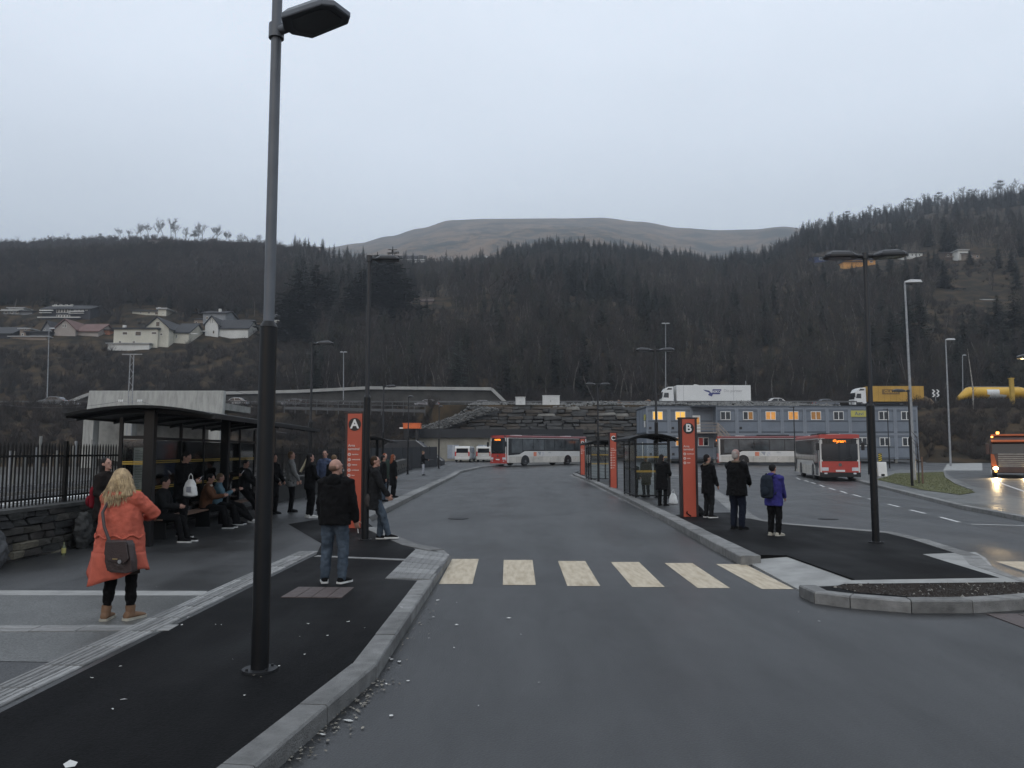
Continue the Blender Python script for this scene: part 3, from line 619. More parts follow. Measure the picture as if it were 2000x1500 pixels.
def lamp(loc, zstep, zhead, heads, label, r0=.072, r1=.047, s=1.0, over=.32, lampk_m=lampk_m):
    o = empty('street_lamp', loc, 0, label, 'street lamp', 'black street lamps of the terminal'); z0 = loc[2]
    mk('lower_pole', MB().tube([(0, 0, 0), (0, 0, zstep - z0 - .05)], r0, 20).tube([(0, 0, zstep - z0 - .05), (0, 0, zstep - z0)], [r0 + .006, r1 + .004], 20), black_m, o, smooth=30)
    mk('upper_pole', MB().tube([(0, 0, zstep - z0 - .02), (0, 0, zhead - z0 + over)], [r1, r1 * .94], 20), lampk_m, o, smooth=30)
    mk('base_plate', MB().cyl((0, 0, .012), (0, 0, 1), r0 * 2.0, .024, 20), dkgrey_m, o)
    for k in range(4):
        a = math.pi / 4 + k * math.pi / 2; mk('bolt', MB().cyl((math.cos(a) * r0 * 1.6, math.sin(a) * r0 * 1.6, .03), (0, 0, 1), .012, .02, 6), dkgrey_m, o)
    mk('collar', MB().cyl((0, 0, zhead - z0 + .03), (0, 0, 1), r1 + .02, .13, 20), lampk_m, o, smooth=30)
    for a in heads: lamp_head(o, zhead - z0, a, s, lampk_m)
    return o
b = G(507, 1311, H); lamp(b, PY(518, 628, b.y).z, PY(535, 68, b.y).z, [R(-28)], 'tall black street lamp nearest the camera with one head', over=.5, s=1.02, lampk_m=lampglare_m)
b = G(713, 1055, H); lamp(b, PY(713, 772, b.y).z, PY(717, 508, b.y).z, [R(8)], 'black street lamp right beside the red A stop sign', over=.1, s=.85)
b = G(1711, 1060, H); lamp(b, PY(1703, 788, b.y).z, PY(1690, 503, b.y).z, [R(172), R(-4)], 'black two-headed street lamp on the island, nearest the planter', over=.06, s=1.1)
b = G(1284, 972, H); lamp(b, b.z + 3.0, PY(1281, 686, b.y).z, [R(180), R(0)], 'black two-headed street lamp by the shelter next to stop B', over=.1, s=1.05)
b = G(1169, 942, H); lamp(b, b.z + 3.0, PY(1168, 752, b.y).z, [R(180), R(0)], 'black two-headed street lamp between stops C and D', over=.1)
b = G(597, 975, H); lamp((-7.75, b.y, H), 3.1, PY(597, 673, b.y).z, [R(0)], 'black street lamp rising behind the left shelter roof', over=.1, s=1.1)
b = G(747, 941, H); lamp(b, b.z + 3, PY(744, 756, b.y).z, [R(0)], 'black street lamp beyond the far left shelter', over=.1)
b = G(815, 920, H); lamp((b.x, 62, gz(62) + H), 3.1, PY(813, 776, 62).z, [R(-60)], 'thin black street lamp by the lone man far up the platform', over=.1, s=.9)
b = G(857, 913, H); lamp((PY(857, 900, 74).x, 74, gz(74) + H), 3.1, PY(857, 795, 74).z, [R(-60)], 'farthest thin black street lamp at the bend of the left kerb', over=.1, s=.9)
b = G(1782, 950, H); lamp(b, b.z + 2.6, PY(1776, 765, b.y).z, [R(180)], 'black street lamp standing on the grass verge', over=.1, s=1.1)
for u, Y, vt, lb in ((1692, 62, 790, 'thin black lamp post behind the parked red-fronted bus'), (1733, 78, 800, 'thin black lamp post in front of the site cabins at their right part'), (1550, 72, 796, 'thin black lamp post over the red roofed bus by the cabins')):
    q = PY(u, vt, Y); lamp((q.x, Y, gz(Y)), gz(Y) + 2.5, q.z, [R(200)], lb, over=.08, s=.7, r0=.06)
# lamp whose head only reaches into the picture at the right edge
q = PY(2040, 700, 34); lamp((q.x, 34, 0), 3.2, q.z, [R(176)], 'black street lamp whose pale edged head pokes in at the right edge', over=.1, s=1.5)
# ------------------------------------------------------------------ grey highway lamps
def road_lamp(u, vb, vt, Y, zb, label, heads=(1,), s=1.0, lean=0):
    base = PY(u, vb, Y); t = PY(u + lean, vt, Y); o = empty('road_lamp', (base.x, Y, zb), 0, label, 'road lamp', 'grey road lamps')
    hgt = t.z - zb; dx = t.x - base.x
    mk('pole', MB().tube([(0, 0, 0), (dx * .5, 0, hgt * .5), (dx, 0, hgt)], [.11, .085, .06], 10), galv_m, o, smooth=40)
    for d in heads:
        mb = MB(); L_ = .9 * s
        mb.loft([[(dx + d * x * L_, y * s, hgt + z * s) for y, z in ((-wd, 0), (wd, 0), (wd * .7, hh), (-wd * .7, hh))] for x, wd, hh in ((0, .06, .08), (.3, .16, .16), (.9, .16, .14), (1, .1, .06))])
        mk('lamp_head', mb, M('lamp_white', (.5, .51, .52), .5, .1, 2) if 'lamp_white' not in bpy.data.materials else bpy.data.materials['lamp_white'], o)
    return o
road_lamp(1785, 905, 552, 50, gz(50), 'tall grey road lamp behind the verge with pale head', (1,), 1.2, -18)
road_lamp(1856, 892, 664, 84, gz(84), 'grey road lamp on the slope left of the oncoming lorry', (1,), 1.1, -9)
road_lamp(1880, 785, 694, 158, HW, 'small distant grey road lamp left of the yellow tanker', (1,), .8)
road_lamp(1300, 775, 632, 158, HW, 'tall pale two-headed road lamp above the white lorry cab', (-1, 1), .9)
road_lamp(671, 785, 688, 158, HW, 'slim two-headed road lamp on the highway above stop A', (-1, 1), .8)
road_lamp(92, 785, 642, 150, HW, 'tall pale road lamp in front of the hillside houses', (1,), 1.2, 4)
# ------------------------------------------------------------------ red stop signs
red_m = M('sign_red', (.42, .075, .04), .45, .05, 3); red_d = M('sign_dark_frame', (.02, .012, .013), .4, .2, 3)
ink_m = M('sign_black', (.008, .008, .009), .4, .1, 2); let_m = M('sign_white', (.7, .7, .68), .5, .05, 2); tx_m = M('sign_pale_text', (.62, .5, .46), .6, .05, 2)
def stop_sign(loc, rz, letter, rows_, label, hh=2.73, wd=.5):
    o = empty('stop_sign', loc, rz, label, 'stop sign', 'red lettered stop signs'); dp = .16; inner = wd * .72
    fr = MB().b2(-wd / 2, -inner / 2, -dp / 2, dp / 2, 0, hh).b2(inner / 2, wd / 2, -dp / 2, dp / 2, 0, hh).b2(-wd / 2 - .02, wd / 2 + .02, -dp / 2 - .01, dp / 2 + .01, hh, hh + .05)
    mk('frame', fr, red_d, o, bev=.006)
    pn = mk('panel', MB().b2(-inner / 2 + .002, inner / 2 - .002, -dp / 2 - .012, dp / 2 + .012, .0, hh - .002), red_m, o, bev=.004)
    yf = -dp / 2 - .014
    zc = hh - .26
    dd = mk('disc', MB().cyl((0, yf - .002, zc), (0, 1, 0), inner * .43, .008, 40), ink_m, pn)
    text('letter', letter, .3, let_m, pn, (0, yf - .012, zc), offset=.008)
    if rows_:
        z = zc - .56
        text('place_name', 'Arna\nterminal', .085, tx_m, pn, (-inner * .43, yf - .006, z + .01), align='LEFT', offset=.0015)
        for i, ln in enumerate(rows_):
            zz = z - .16 - i * .125
            mk('route_dot', MB().cyl((-inner * .34, yf - .003, zz), (0, 1, 0), .038, .006, 20), tx_m, pn)
            mk('route_dot_core', MB().cyl((-inner * .34, yf - .007, zz), (0, 1, 0), .018, .004, 16), M('route_grey', (.35, .2, .17), .6, .1) if 'route_grey' not in bpy.data.materials else bpy.data.materials['route_grey'], pn)
            lb = MB(); x = -inner * .34 + .065; r_ = random.Random(i * 7 + len(letter))
            while x < -inner * .34 + .065 + ln * (inner * .68):
                w_ = r_.uniform(.008, .022); lb.b2(x, x + w_, yf - .004, yf, zz - .009 - r_.uniform(0, .005), zz + .008 + r_.uniform(0, .008)); x += w_ + .005
            mk('route_text', lb, tx_m, pn)
    return o
b = G(692, 1031, H); stop_sign(b, R(-7), 'A', [.62, .8, .5, .72, .3], 'red stop sign with letter A beside the bald man')
b = G(1346, 1009, H); stop_sign(b, R(4), 'B', [.85, .4, .35], 'red stop sign with letter B on the island')
b = G(1198, 953, H); stop_sign(b, R(2), 'C', [.5, .4, .6, .5, .5, .6, .4], 'red stop sign with letter C on the island', wd=.42)
b = G(1138, 927, H); stop_sign(b, R(0), 'D', [.5, .4], 'red stop sign with letter D, farthest of the island', wd=.42)
# ------------------------------------------------------------------ shelters
yel_m = M('yellow_glass_band', (.4, .26, .03), .5, .1, 3)
paper_m = M('timetable_paper', (.45, .45, .43), .7, .08, 3)
wood_m = M('bench_timber', (.13, .075, .05), .7, .3, 4, stretch=(1, 12, 12))
def shelter(loc, rz, Ln, label, wd=2.7, hh=2.48, rise=.17, bays=6, pil=3, bench=True, back=-.55, front_off=1.35, rev=False, glass_end=True, pilx=0.0, pilw=.1):
    """local +Y along the shelter, +X towards the kerb"""
    o = empty('bus_shelter', loc, rz, label, 'bus shelter')
    xl, xr = -wd / 2 - .05, wd / 2
    n = 14; rings = []; ov = .5
    def prof(t): x = xl + (xr - xl) * t; return x, hh + rise * (1 - (2 * t - 1) ** 2)
    top = [prof(k / n) for k in range(n + 1)]; poly = [(x, z + .05) for x, z in top] + [(x, z - .0) for x, z in top[::-1]]
    rf = mk('roof', MB().pry(poly, -ov, Ln + ov), M('roof_black', (.006, .0065, .007), .6, .2, 3, spec=.2) if 'roof_black' not in bpy.data.materials else bpy.data.materials['roof_black'], o, smooth=30)
    for k in range(bays + 1):
        y = Ln * k / bays; pl = [(x, z - .005) for x, z in top] + [(x, z - .075) for x, z in top[::-1]]
        mk('roof_rib', MB().pry(pl, y - .025, y + .025), dkgrey_m, rf)
    mk('gutter', MB().b2(xr - .03, xr + .04, -ov, Ln + ov, hh - .03, hh + .06), dkgrey_m, rf)
    mk('gutter', MB().b2(xl - .04, xl + .03, -ov, Ln + ov, hh - .03, hh + .06), dkgrey_m, rf)
    for k in range(pil):
        y = Ln * k / (pil - 1)
        mk('pillar', MB().b2(pilx - pilw, pilx + pilw, y - pilw * .8, y + pilw * .8, 0, hh + (rise * .9 if abs(pilx) < .1 else .02)), black_m, o, bev=.01)
    xb = back
    for k in range(bays + 1):
        y = Ln * k / bays; mk('mullion', MB().b2(xb - .03, xb + .03, y - .03, y + .03, 0, hh), black_m, o)
    for z in (.12, 2.1): mk('rail', MB().b2(xb - .022, xb + .022, 0, Ln, z - .03, z + .03), black_m, o)
    for k in range(bays):
        y0_, y1_ = Ln * k / bays + .035, Ln * (k + 1) / bays - .035
        g = mk('glass_pane', MB().b2(xb - .005, xb + .005, y0_, y1_, .16, 2.06), glass_m, o)
        for z in (1.57, 1.02): mk('safety_stripe', MB().b2(xb + .006, xb + .01, y0_, y1_, z, z + .022).b2(xb + .006, xb + .01, y0_, y1_, z + .04, z + .062), yel_m, g)
    if glass_end:
        for y in (0,):
            mk('end_frame', MB().b2(xb, pilx, y - .022, y + .022, 2.07, 2.13), black_m, o); mk('end_frame', MB().b2(xb, pilx, y - .022, y + .022, .1, .15), black_m, o)
            g = mk('end_pane', MB().b2(xb + .04, pilx - pilw - .01, y - .005, y + .005, .15, 2.07), glass_m, o)
            for z in (1.57, 1.02): mk('safety_stripe', MB().b2(xb + .04, pilx - pilw - .01, y - .011, y - .006, z, z + .022).b2(xb + .04, pilx - pilw - .01, y - .011, y - .006, z + .04, z + .062), yel_m, g)
    if bench:
        for k in range(3):
            x = -.2 + .12 * k; mk('bench_slat', MB().b2(x - .05, x + .05, .5, Ln - .5, .44, .47), wood_m, o, bev=.004)
        for k in range(4):
            y = .7 + (Ln - 1.4) * k / 3; mk('bench_leg', MB().b2(-.22, .1, y - .025, y + .025, .05, .44), black_m, o)
    return o
# left shelter
LS = Vector((-7.05, 15.4, H)); LRZ = R(3.2)
ls = shelter(LS, LRZ, 9.6, 'long black glazed bus shelter with curved roof on the left platform', pil=3, bays=6)
mk('timetable_case', MB().b2(-.5, -.14, .42, .48, .95, 2.0), black_m, ls)
mk('timetable', MB().b2(-.47, -.17, .412, .418, 1.0, 1.9), paper_m, ls)
tl = MB()
for k in range(26):
    z = 1.84 - k * .032; tl.b2(-.44, -.44 + rnd.uniform(.08, .24), .408, .411, z, z + .009)
mk('timetable_print', tl, M('print_grey', (.1, .1, .11), .7, .1), ls)
# far left shelter
q = G(752, 938, H); ls2 = shelter((q.x - .55, q.y - 3.2, H), R(5), 7, 'smaller black bus shelter farther up the left platform behind sign A', wd=2.6, hh=2.4, bays=4, pil=2, rise=.25)
# island shelters
q = G(1262, 975, H); q2 = G(1236, 968, H)
sh3 = shelter((5.42, 30.6, H), R(1), 2.7, 'glazed bus shelter with arched roof between stops B and C', wd=1.85, hh=2.25, bays=2, pil=2, rise=.2, back=-.66, bench=False, pilx=.64, pilw=.05)
q = G(1175, 941, H)
sh4 = shelter((5.5, 49, H), R(1), 2.7, 'dark glazed bus shelter behind stop C', wd=1.85, hh=2.25, bays=2, pil=2, rise=.2, back=-.62, pilx=.64, pilw=.05, bench=False)
# ------------------------------------------------------------------ left stone wall and iron fence
sw = empty('stone_wall', (0, 0, 0), label='low dry stone wall under the black railings on the left', cat='stone wall')
XW = -8.3
mk('wall_core', MB().b2(XW - .55, XW - .1, 2, 46, 0, .92), M('mortar_dark', (.02, .02, .019), .95, .3, 4), sw)
mk('wall_cap', MB().b2(XW - .62, XW + .04, 2, 46, .92, .98), M('cap_stone', (.06, .06, .057), .85, .4, 3, .5, 20), sw)
smt = [M('wall_stone_%s' % 'abcde'[k], c, .85, .4, 5, .8, 22) for k, c in enumerate([(.04, .04, .038), (.055, .052, .047), (.03, .03, .03), (.075, .07, .06), (.045, .04, .036)])]
wst = [stone_mesh('wall_stone', 1, 1, 1, smt[k % 5], .1, 40 + k) for k in range(15)]
pale = stone_mesh('wall_stone', 1, 1, 1, M('wall_stone_pale', (.16, .145, .11), .85, .4, 5, .8, 22), .1, 77)
cnt = 0
for r_ in range(7):
    y = 9.5 + rnd.uniform(-.3, 0); h_ = .92 / 7
    while y < 27 and cnt < 296:
        wl = rnd.uniform(.25, .62); cnt += 1
        o = bpy.data.objects.new('wall_stone', pale if rnd.random() < .05 and y < 15 else wst[rnd.randrange(15)]); COL.objects.link(o); o.parent = sw
        o.location = (XW - .14 + rnd.uniform(-.02, .03), y + wl / 2, (r_ + .5) * h_ + .02); o.scale = (.3, wl - .015, h_ * rnd.uniform(.82, .98)); y += wl
fn = empty('iron_fence', (0, 0, 0), label='black iron railing with pointed pickets on top of the left stone wall', cat='fence')
pm = MB().b2(-.011, .011, -.011, .011, 0, 1.06); pm.add([(-.011, -.011, 1.06), (.011, -.011, 1.06), (.011, .011, 1.06), (-.011, .011, 1.06), (0, 0, 1.13)], [(0, 1, 4), (1, 2, 4), (2, 3, 4), (3, 0, 4)])
pme = mesh('picket', pm, iron_m)
XF = XW - .3; y = 8.0; k = 0
while y < 40 and k < 298:
    o = bpy.data.objects.new('picket', pme); COL.objects.link(o); o.parent = fn; o.location = (XF, y, .98); o.rotation_euler = (rnd.uniform(-.01, .01), rnd.uniform(-.01, .01), 0); y += .108; k += 1
for z in (1.1, 1.86): mk('fence_rail', MB().b2(XF - .02, XF + .02, 8, 40, z - .018, z + .018), iron_m, fn)
for j in range(14): mk('fence_post', MB().b2(XF - .03, XF + .03, 8.05 + j * 2.4 - .03, 8.05 + j * 2.4 + .03, .98, 2.14), iron_m, fn)
# grey boulder like post at the left edge of the wall
mk('boulder', MB().ell((0, 0, .3), (.14, .26, .34), 14, 10), M('boulder_grey', (.06, .062, .066), .8, .3, 4, .5, 15), loc=(-8.0, 12.35, H - .02), smooth=60, label='rounded grey stone leaning on the wall at the left edge', cat='boulder')
mk('boulder', MB().ell((0, 0, .35), (.13, .25, .36), 14, 10), smt[0], loc=(-8.1, 15.1, H - .02), smooth=60, label='rounded dark stone against the wall near the bottle', cat='boulder')
# bottle
q = G(124, 1084, H)
bo = empty('bottle', q, 0, 'small yellow labelled glass bottle on the paving by the wall', 'bottle')
mk('bottle_body', MB().loft([[(r_ * math.cos(t), r_ * math.sin(t), z) for t in [k * math.pi / 6 for k in range(12)]] for z, r_ in ((0, .034), (.02, .037), (.14, .037), (.18, .015), (.23, .013))]), M('bottle_glass', (.1, .11, .06), .1, .1, 3), bo, smooth=40)
mk('bottle_label', MB().cyl((0, 0, .08), (0, 0, 1), .0385, .09, 14), M('label_yellow', (.4, .36, .12), .6, .1, 3), bo)
# ------------------------------------------------------------------ railway yard behind the fence
flat('railway_ground', [(-120, 5), (XW - .6, 5), (XW - .6, 62), (-11, 84), (-120, 84)], .02, gravel_m, 'dark ballast of the railway yard behind the railings')
pl1 = empty('railway_platform', (0, 0, 0), label='low wet railway platform with pale edges behind the railings', cat='platform')
mk('platform_deck', MB().prz([(-14.2, 16), (-10.6, 16), (-11.6, 70), (-17.5, 70)], .02, .42), pale_pave, pl1)
for a, b in (((-14.2, 16), (-17.5, 70)), ((-10.6, 16), (-11.6, 70))):
    for k in range(24):
        p, q = Vector(a).lerp(Vector(b), k / 24 + .002), Vector(a).lerp(Vector(b), (k + 1) / 24 - .002)
        mk('edge_slab', MB().bar((p.x, p.y, .4), (q.x, q.y, .4), .5, .1), wht_m if k % 3 else conc, pl1)
rail_m = M('rail_steel', (.35, .35, .36), .3, .3, 3, metal=.7)
def track(xa, xb, y0_, y1_, label, z=.02):
    o = empty('railway_track', (0, 0, 0), label=label, cat='railway track')
    for s in (-.72, .72):
        mk('rail', MB().bar((xa + s, y0_, z + .24), (xb + s, y1_, z + .24), .07, .15), rail_m, o)
    n = int((y1_ - y0_) / .9); sm = mesh('sleeper', MB().b2(-1.25, 1.25, -.12, .12, 0, .17), M('sleeper_concrete', (.16, .155, .145), .85, .3, 4) if 'sleeper_concrete' not in bpy.data.materials else bpy.data.materials['sleeper_concrete'])
    for k in range(n):
        t = k / n; q_ = bpy.data.objects.new('sleeper', sm); COL.objects.link(q_); q_.parent = o; q_.location = (xa + (xb - xa) * t, y0_ + (y1_ - y0_) * t, z)
    return o
track(-16.6, -20, 16, 82, 'railway track beside the wet platform behind the railings')
track(-21.5, -25, 20, 82, 'farther railway track left of the concrete bridge')
# pale posts beyond the tracks (old fence)
pf = empty('post_fence', (0, 0, 0), label='weathered pale post fence beyond the railway tracks', cat='fence')
for k in range(46):
    x = -44 + k * .62; hgt = rnd.uniform(1.5, 2.9); y = 46 + rnd.uniform(-1.5, 1.5)
    mk('fence_post', MB().bar((x, y, 0), (x + rnd.uniform(-.12, .12), y, hgt), rnd.uniform(.08, .2), .08), conc_d if k % 3 else galv_m, pf)
# catenary mast with wires
q = PY(254, 790, 70)
cm = empty('catenary_mast', (q.x, 70, 0), 0, 'grey lattice catenary mast rising behind the left shelter roof', 'mast')
zt = PY(254, 692, 70).z
for s in (-.22, .22): mk('mast_leg', MB().tube([(s, 0, 0), (s * .7, 0, zt)], .045, 6), galv_m, cm)
lat = MB()
for k in range(18): lat.bar((-.2 * (-1) ** k, 0, zt * k / 18), (.2 * (-1) ** k, 0, zt * (k + 1) / 18), .03, .03)
mk('lattice', lat, galv_m, cm)
mk('cross_arm', MB().bar((-.9, 0, zt), (.9, 0, zt), .06, .08), galv_m, cm)
zi = PY(254, 784, 70).z
mk('insulator_arm', MB().bar((-1.1, 0, zi), (1.1, 0, zi), .04, .05), galv_m, cm)
for s in (-1, -.85, -.7, .7, .85, 1): mk('insulator', MB().cyl((s, 0, zi + .06), (0, 0, 1), .06, .2, 8), wht_m, cm)
wire_m = M('wire', (.04, .04, .045), .5, .1)
def wire(a, b, sag, label, r_=.014):
    pts = [Vector(a).lerp(Vector(b), t / 14) - Vector((0, 0, sag * 4 * (t / 14) * (1 - t / 14))) for t in range(15)]
    mk('overhead_wire', MB().tube(pts, r_, 5), wire_m, label=label, cat='wire', group='railway overhead wires')
wire((q.x - 1, 70, zt), PY(-60, 655, 62), 1.0, 'overhead wire running left from the top of the lattice mast')
wire((q.x + 1, 70, zi), PY(560, 846, 50), .3, 'overhead wire descending right from the lattice mast to the shelter')
wire((q.x - 1, 70, zi), PY(-60, 780, 60), .6, 'lower overhead wire running left from the mast insulators')
wire((q.x + .9, 70, zt), PY(700, 800, 75), 1.2, 'overhead wire running right from the mast top')
# ------------------------------------------------------------------ concrete railway portal
Yp = 80.0
po = empty('concrete_portal', (0, 0, 0), label='pale weathered concrete bridge portal behind the left shelter', cat='bridge')
A, B, C, D = PY(174, 763, Yp), PY(437, 763, Yp), PY(434, 812, Yp - .3), PY(168, 806, Yp - .3)
streak = M('streaked_concrete', (.3, .3, .28), .8, .25, 1.4, .3, 30, stretch=(2.2, 2, .35), fac=(.25, .62))
def slab4(a, b, c, d, th): 
    off = Vector((0, th, 0)); return MB().add([a, b, c, d, a + off, b + off, c + off, d + off], [(0, 1, 2, 3), (7, 6, 5, 4), (0, 4, 5, 1), (1, 5, 6, 2), (2, 6, 7, 3), (3, 7, 4, 0)])
mk('parapet', slab4(A, B, C, D, .7), streak, po, bev=.04)
for (u0, u1, u2, u3) in ((164, 184, 178, 158), (243, 258, 256, 240), (408, 430, 428, 406)):
    a, b, c, d = PY(u0, 800, Yp + .3), PY(u1, 800, Yp + .3), PY(u2, 905, Yp + .3), PY(u3, 905, Yp + .3); c.z = d.z = 0
    mk('portal_leg', slab4(a, b, c, d, 1.2), streak, po, bev=.03)
a, b, c, d = PY(170, 800, Yp + 8), PY(432, 800, Yp + 8), PY(432, 905, Yp + 8), PY(170, 905, Yp + 8); c.z = d.z = 0
mk('back_wall', slab4(a, b, c, d, .4), conc_d, po)
mk('deck', MB().add([A + Vector((.2, .6, -1.2)), B + Vector((-.2, .6, -1.2)), B + Vector((-.2, 9, -1.2)), A + Vector((.2, 9, -1.2)), A + Vector((.2, .6, -1.9)), B + Vector((-.2, .6, -1.9)), B + Vector((-.2, 9, -1.9)), A + Vector((.2, 9, -1.9))], [(0, 1, 2, 3), (7, 6, 5, 4), (0, 4, 5, 1), (1, 5, 6, 2), (2, 6, 7, 3), (3, 7, 4, 0)]), conc_d, po)
# railway signals
def signal(u, v, Y, cols, label):
    q = PY(u, v, Y); o = empty('railway_signal', (q.x, Y, .02), 0, label, 'signal'); z = q.z - .02
    mk('post', MB().tube([(0, 0, 0), (0, 0, z - .3)], .05, 8), galv_m, o); mk('signal_head', MB().b2(-.22, .22, -.02, .16, z - .45, z + .4), ink_m, o, bev=.03)
    for k, (dx, dz, c) in enumerate(cols):
        m_ = M('signal_lit', (.3, .05, .03), .4, 0, emit=c, estr=4); mk('signal_lamp', MB().cyl((dx, -.03, z + dz), (0, 1, 0), .075, .03, 12), m_, o)
        mk('hood', MB().loft([[(dx + .1 * math.cos(t), yy, z + dz + .1 * math.sin(t)) for t in [R(10 + 16 * j) for j in range(11)]] for yy in (-.2, -.02)], cap=False, closed=False), ink_m, o)
signal(531, 850, 46, [(0, 0, (1, .04, .03))], 'railway signal showing red just right of the nearest lamp post')
signal(364, 871, 52, [(-.12, 0, (1, .75, .5)), (.12, 0, (1, .75, .5))], 'railway signal with two white lights seen through the shelter glass')
# guard rail along highway
gr = empty('guard_rail', (0, 0, 0), label='grey steel guard rail along the near edge of the highway', cat='guard rail')
for xa, xb in ((-95, -10.5), (-10.4, 60)):
    mk('rail', MB().b2(xa, xb, 136.9, 137, HW + .4, HW + .65), M('dull_steel', (.09, .092, .095), .6, .2, 2) if xa < -50 else bpy.data.materials['dull_steel'], gr)
for k in range(56): mk('post', MB().b2(-95 + k * 2.8, -94.9 + k * 2.8, 137, 137.1, HW - .3, HW + .6), bpy.data.materials['dull_steel'], gr)
# steel footbridge rail below highway left of centre
fb = empty('walkway_railing', (0, 0, 0), label='grey post and rail walkway fence below the highway above sign A', cat='railing')
p0, p1 = PY(555, 790, 112), PY(830, 796, 112)
fbm_ = M('walkway_steel', (.06, .062, .065), .6, .2, 2)
for k in range(14):
    p = p0.lerp(p1, k / 13); mk('post', MB().b2(p.x - .05, p.x + .05, 112, 112.12, p.z - 1.2, p.z + .8), fbm_, fb)
for dz in (.75, .2, -.5): mk('rail', MB().bar(p0 + Vector((0, 0, dz)), p1 + Vector((0, 0, dz)), .1, .12 if dz > 0 else .4), fbm_, fb)
# white equipment cabinets on the block wall
cabm = M('cabinet_grey_white', (.55, .56, .55), .5, .12, 1.5)
def cabinet(u0, u1, v0, v1, Y, label, tilt=0):
    a, b = PY(u0, v1, Y), PY(u1, v0, Y); o = empty('equipment_cabinet', (a.x, Y, a.z), R(tilt), label, 'cabinet'); wdt, hgt = b.x - a.x, b.z - a.z
    mk('body', MB().b2(0, wdt, 0, 1.0, 0, hgt), cabm, o, bev=.02)
    for k in range(2): mk('door', MB().b2(wdt * (.03 + .49 * k), wdt * (.48 + .49 * k), -.025, 0, hgt * .06, hgt * .92), cabm, o, bev=.01)
    mk('lid', MB().b2(-.06, wdt + .06, -.07, 1.06, hgt, hgt + .08), cabm, o)
    mk('handle', MB().b2(wdt * .46, wdt * .48, -.05, -.025, hgt * .4, hgt * .6), black_m, o)
    mk('plinth', MB().b2(.05, wdt - .05, .05, .95, -2.2, 0), conc_d, o)
cabinet(1060, 1093, 773, 794, 113, 'larger white equipment cabinet on top of the stone block wall')
cabinet(1007, 1026, 776, 794, 113, 'smaller grey white equipment cabinet with dark louvres on the stone block wall')
# hazard marker sign and white concrete block
q = G(1721, 931, H)
cb = empty('concrete_block', (q.x, q.y, H), 0, 'white concrete block at the left tip of the grass verge', 'concrete block')
mk('block_body', MB().prx([(-.3, 0), (.3, 0), (.22, 1.05), (-.22, 1.05)], -.32, .32), wht_m, cb, bev=.03)
mk('lifting_slot', MB().b2(-.12, .12, -.312, -.27, .05, .2), dkgrey_m, cb)
hz = empty('hazard_marker', (q.x, q.y + .05, H + 1.05), 0, 'yellow and black striped hazard marker on top of the white concrete block', 'road sign')
mk('plate', MB().b2(-.13, .13, -.01, .01, .0, .62), ink_m, hz)
for k in range(4):
    z = .04 + k * .15; mk('stripe', MB().ext([(-.12, z), (.12, z + .09), (.12, min(.6, z + .16)), (-.12, z + .07)], lambda p, t: (p[0], t, p[1]), -.016, -.0105), M('hazard_yellow', (.6, .45, .03), .5, .05) if k == 0 else bpy.data.materials['hazard_yellow'], hz)
# black and white chevron sign, distant
q = PY(1827, 768, 128); cs = empty('chevron_sign', (q.x, 128, HW), 0, 'small black and white chevron sign on the highway edge', 'road sign'); zz = q.z - HW
mk('post', MB().tube([(0, 0, 0), (0, 0, zz)], .05, 8), galv_m, cs); mk('plate', MB().b2(-.75, .75, -.04, -.0, zz - .65, zz + .65), ink_m, cs)
for sx in (-.35, .35):
    for k in (0, 1): mk('chevron', MB().ext([(sx - .25, k * .6 - .6), (sx + .05, k * .6 - .3), (sx - .25, k * .6), (sx + .02, k * .6), (sx + .3, k * .6 - .3), (sx + .02, k * .6 - .6)], lambda p, t: (p[0], t, zz + p[1]), -.06, -.041), wht_m, cs)
q = PY(1975, 740, 130); ym = empty('yellow_mast', (q.x, 130, HW - 1), 0, 'yellow square post in front of the yellow tanker', 'post'); zz = q.z - HW + 1
mk('post_shaft', MB().b2(-.3, .3, -.25, .25, 0, zz), M('mast_yellow', (.42, .27, .04), .6, .2, 1), ym, bev=.03); mk('post_cap', MB().b2(-.38, .38, -.33, .33, zz, zz + .15), bpy.data.materials['mast_yellow'], ym)
# ------------------------------------------------------------------ vehicles
bus_w = M('bus_white', (.62, .61, .585), .35, .1, .9, coat=.3, col2=(.66, .65, .63))
bus_dirty = M('bus_dirty_white', (.46, .44, .4), .5, .2, 1.2)
bus_r = M('bus_red', (.38, .04, .03), .35, .06, 1, coat=.3)
bus_roof = M('bus_roof_red', (.13, .02, .022), .4, .1, 1)
tyre_m = M('tyre', (.014, .014, .015), .85, .2, 6); rim_m = M('rim', (.1, .1, .1), .5, .3, 8, metal=.5)
blk_m = M('gloss_black', (.008, .008, .009), .15, .1, 1); busg_m = M('bus_side_glass', (.03, .036, .04), .06, .6, .9, spec=.7, col2=(.075, .085, .09))
amber = M('amber_led', (.2, .06, .0), .5, .0, 1, emit=(1, .24, .015), estr=2.6)
hl_off = M('headlamp_clear', (.55, .57, .6), .15, .1, 4); tail_m = M('tail_red', (.3, .01, .01), .3, .1, 3, emit=(1, .03, .02), estr=.08)
hl_on = M('headlamp_lit', (.9, .8, .6), .3, 0, 1, emit=(1, .72, .35), estr=30); amber_on = M('marker_lit', (.8, .4, .1), .3, 0, 1, emit=(1, .4, .08), estr=5)
plate_m = M('number_plate', (.6, .6, .6), .5, .05, 3)
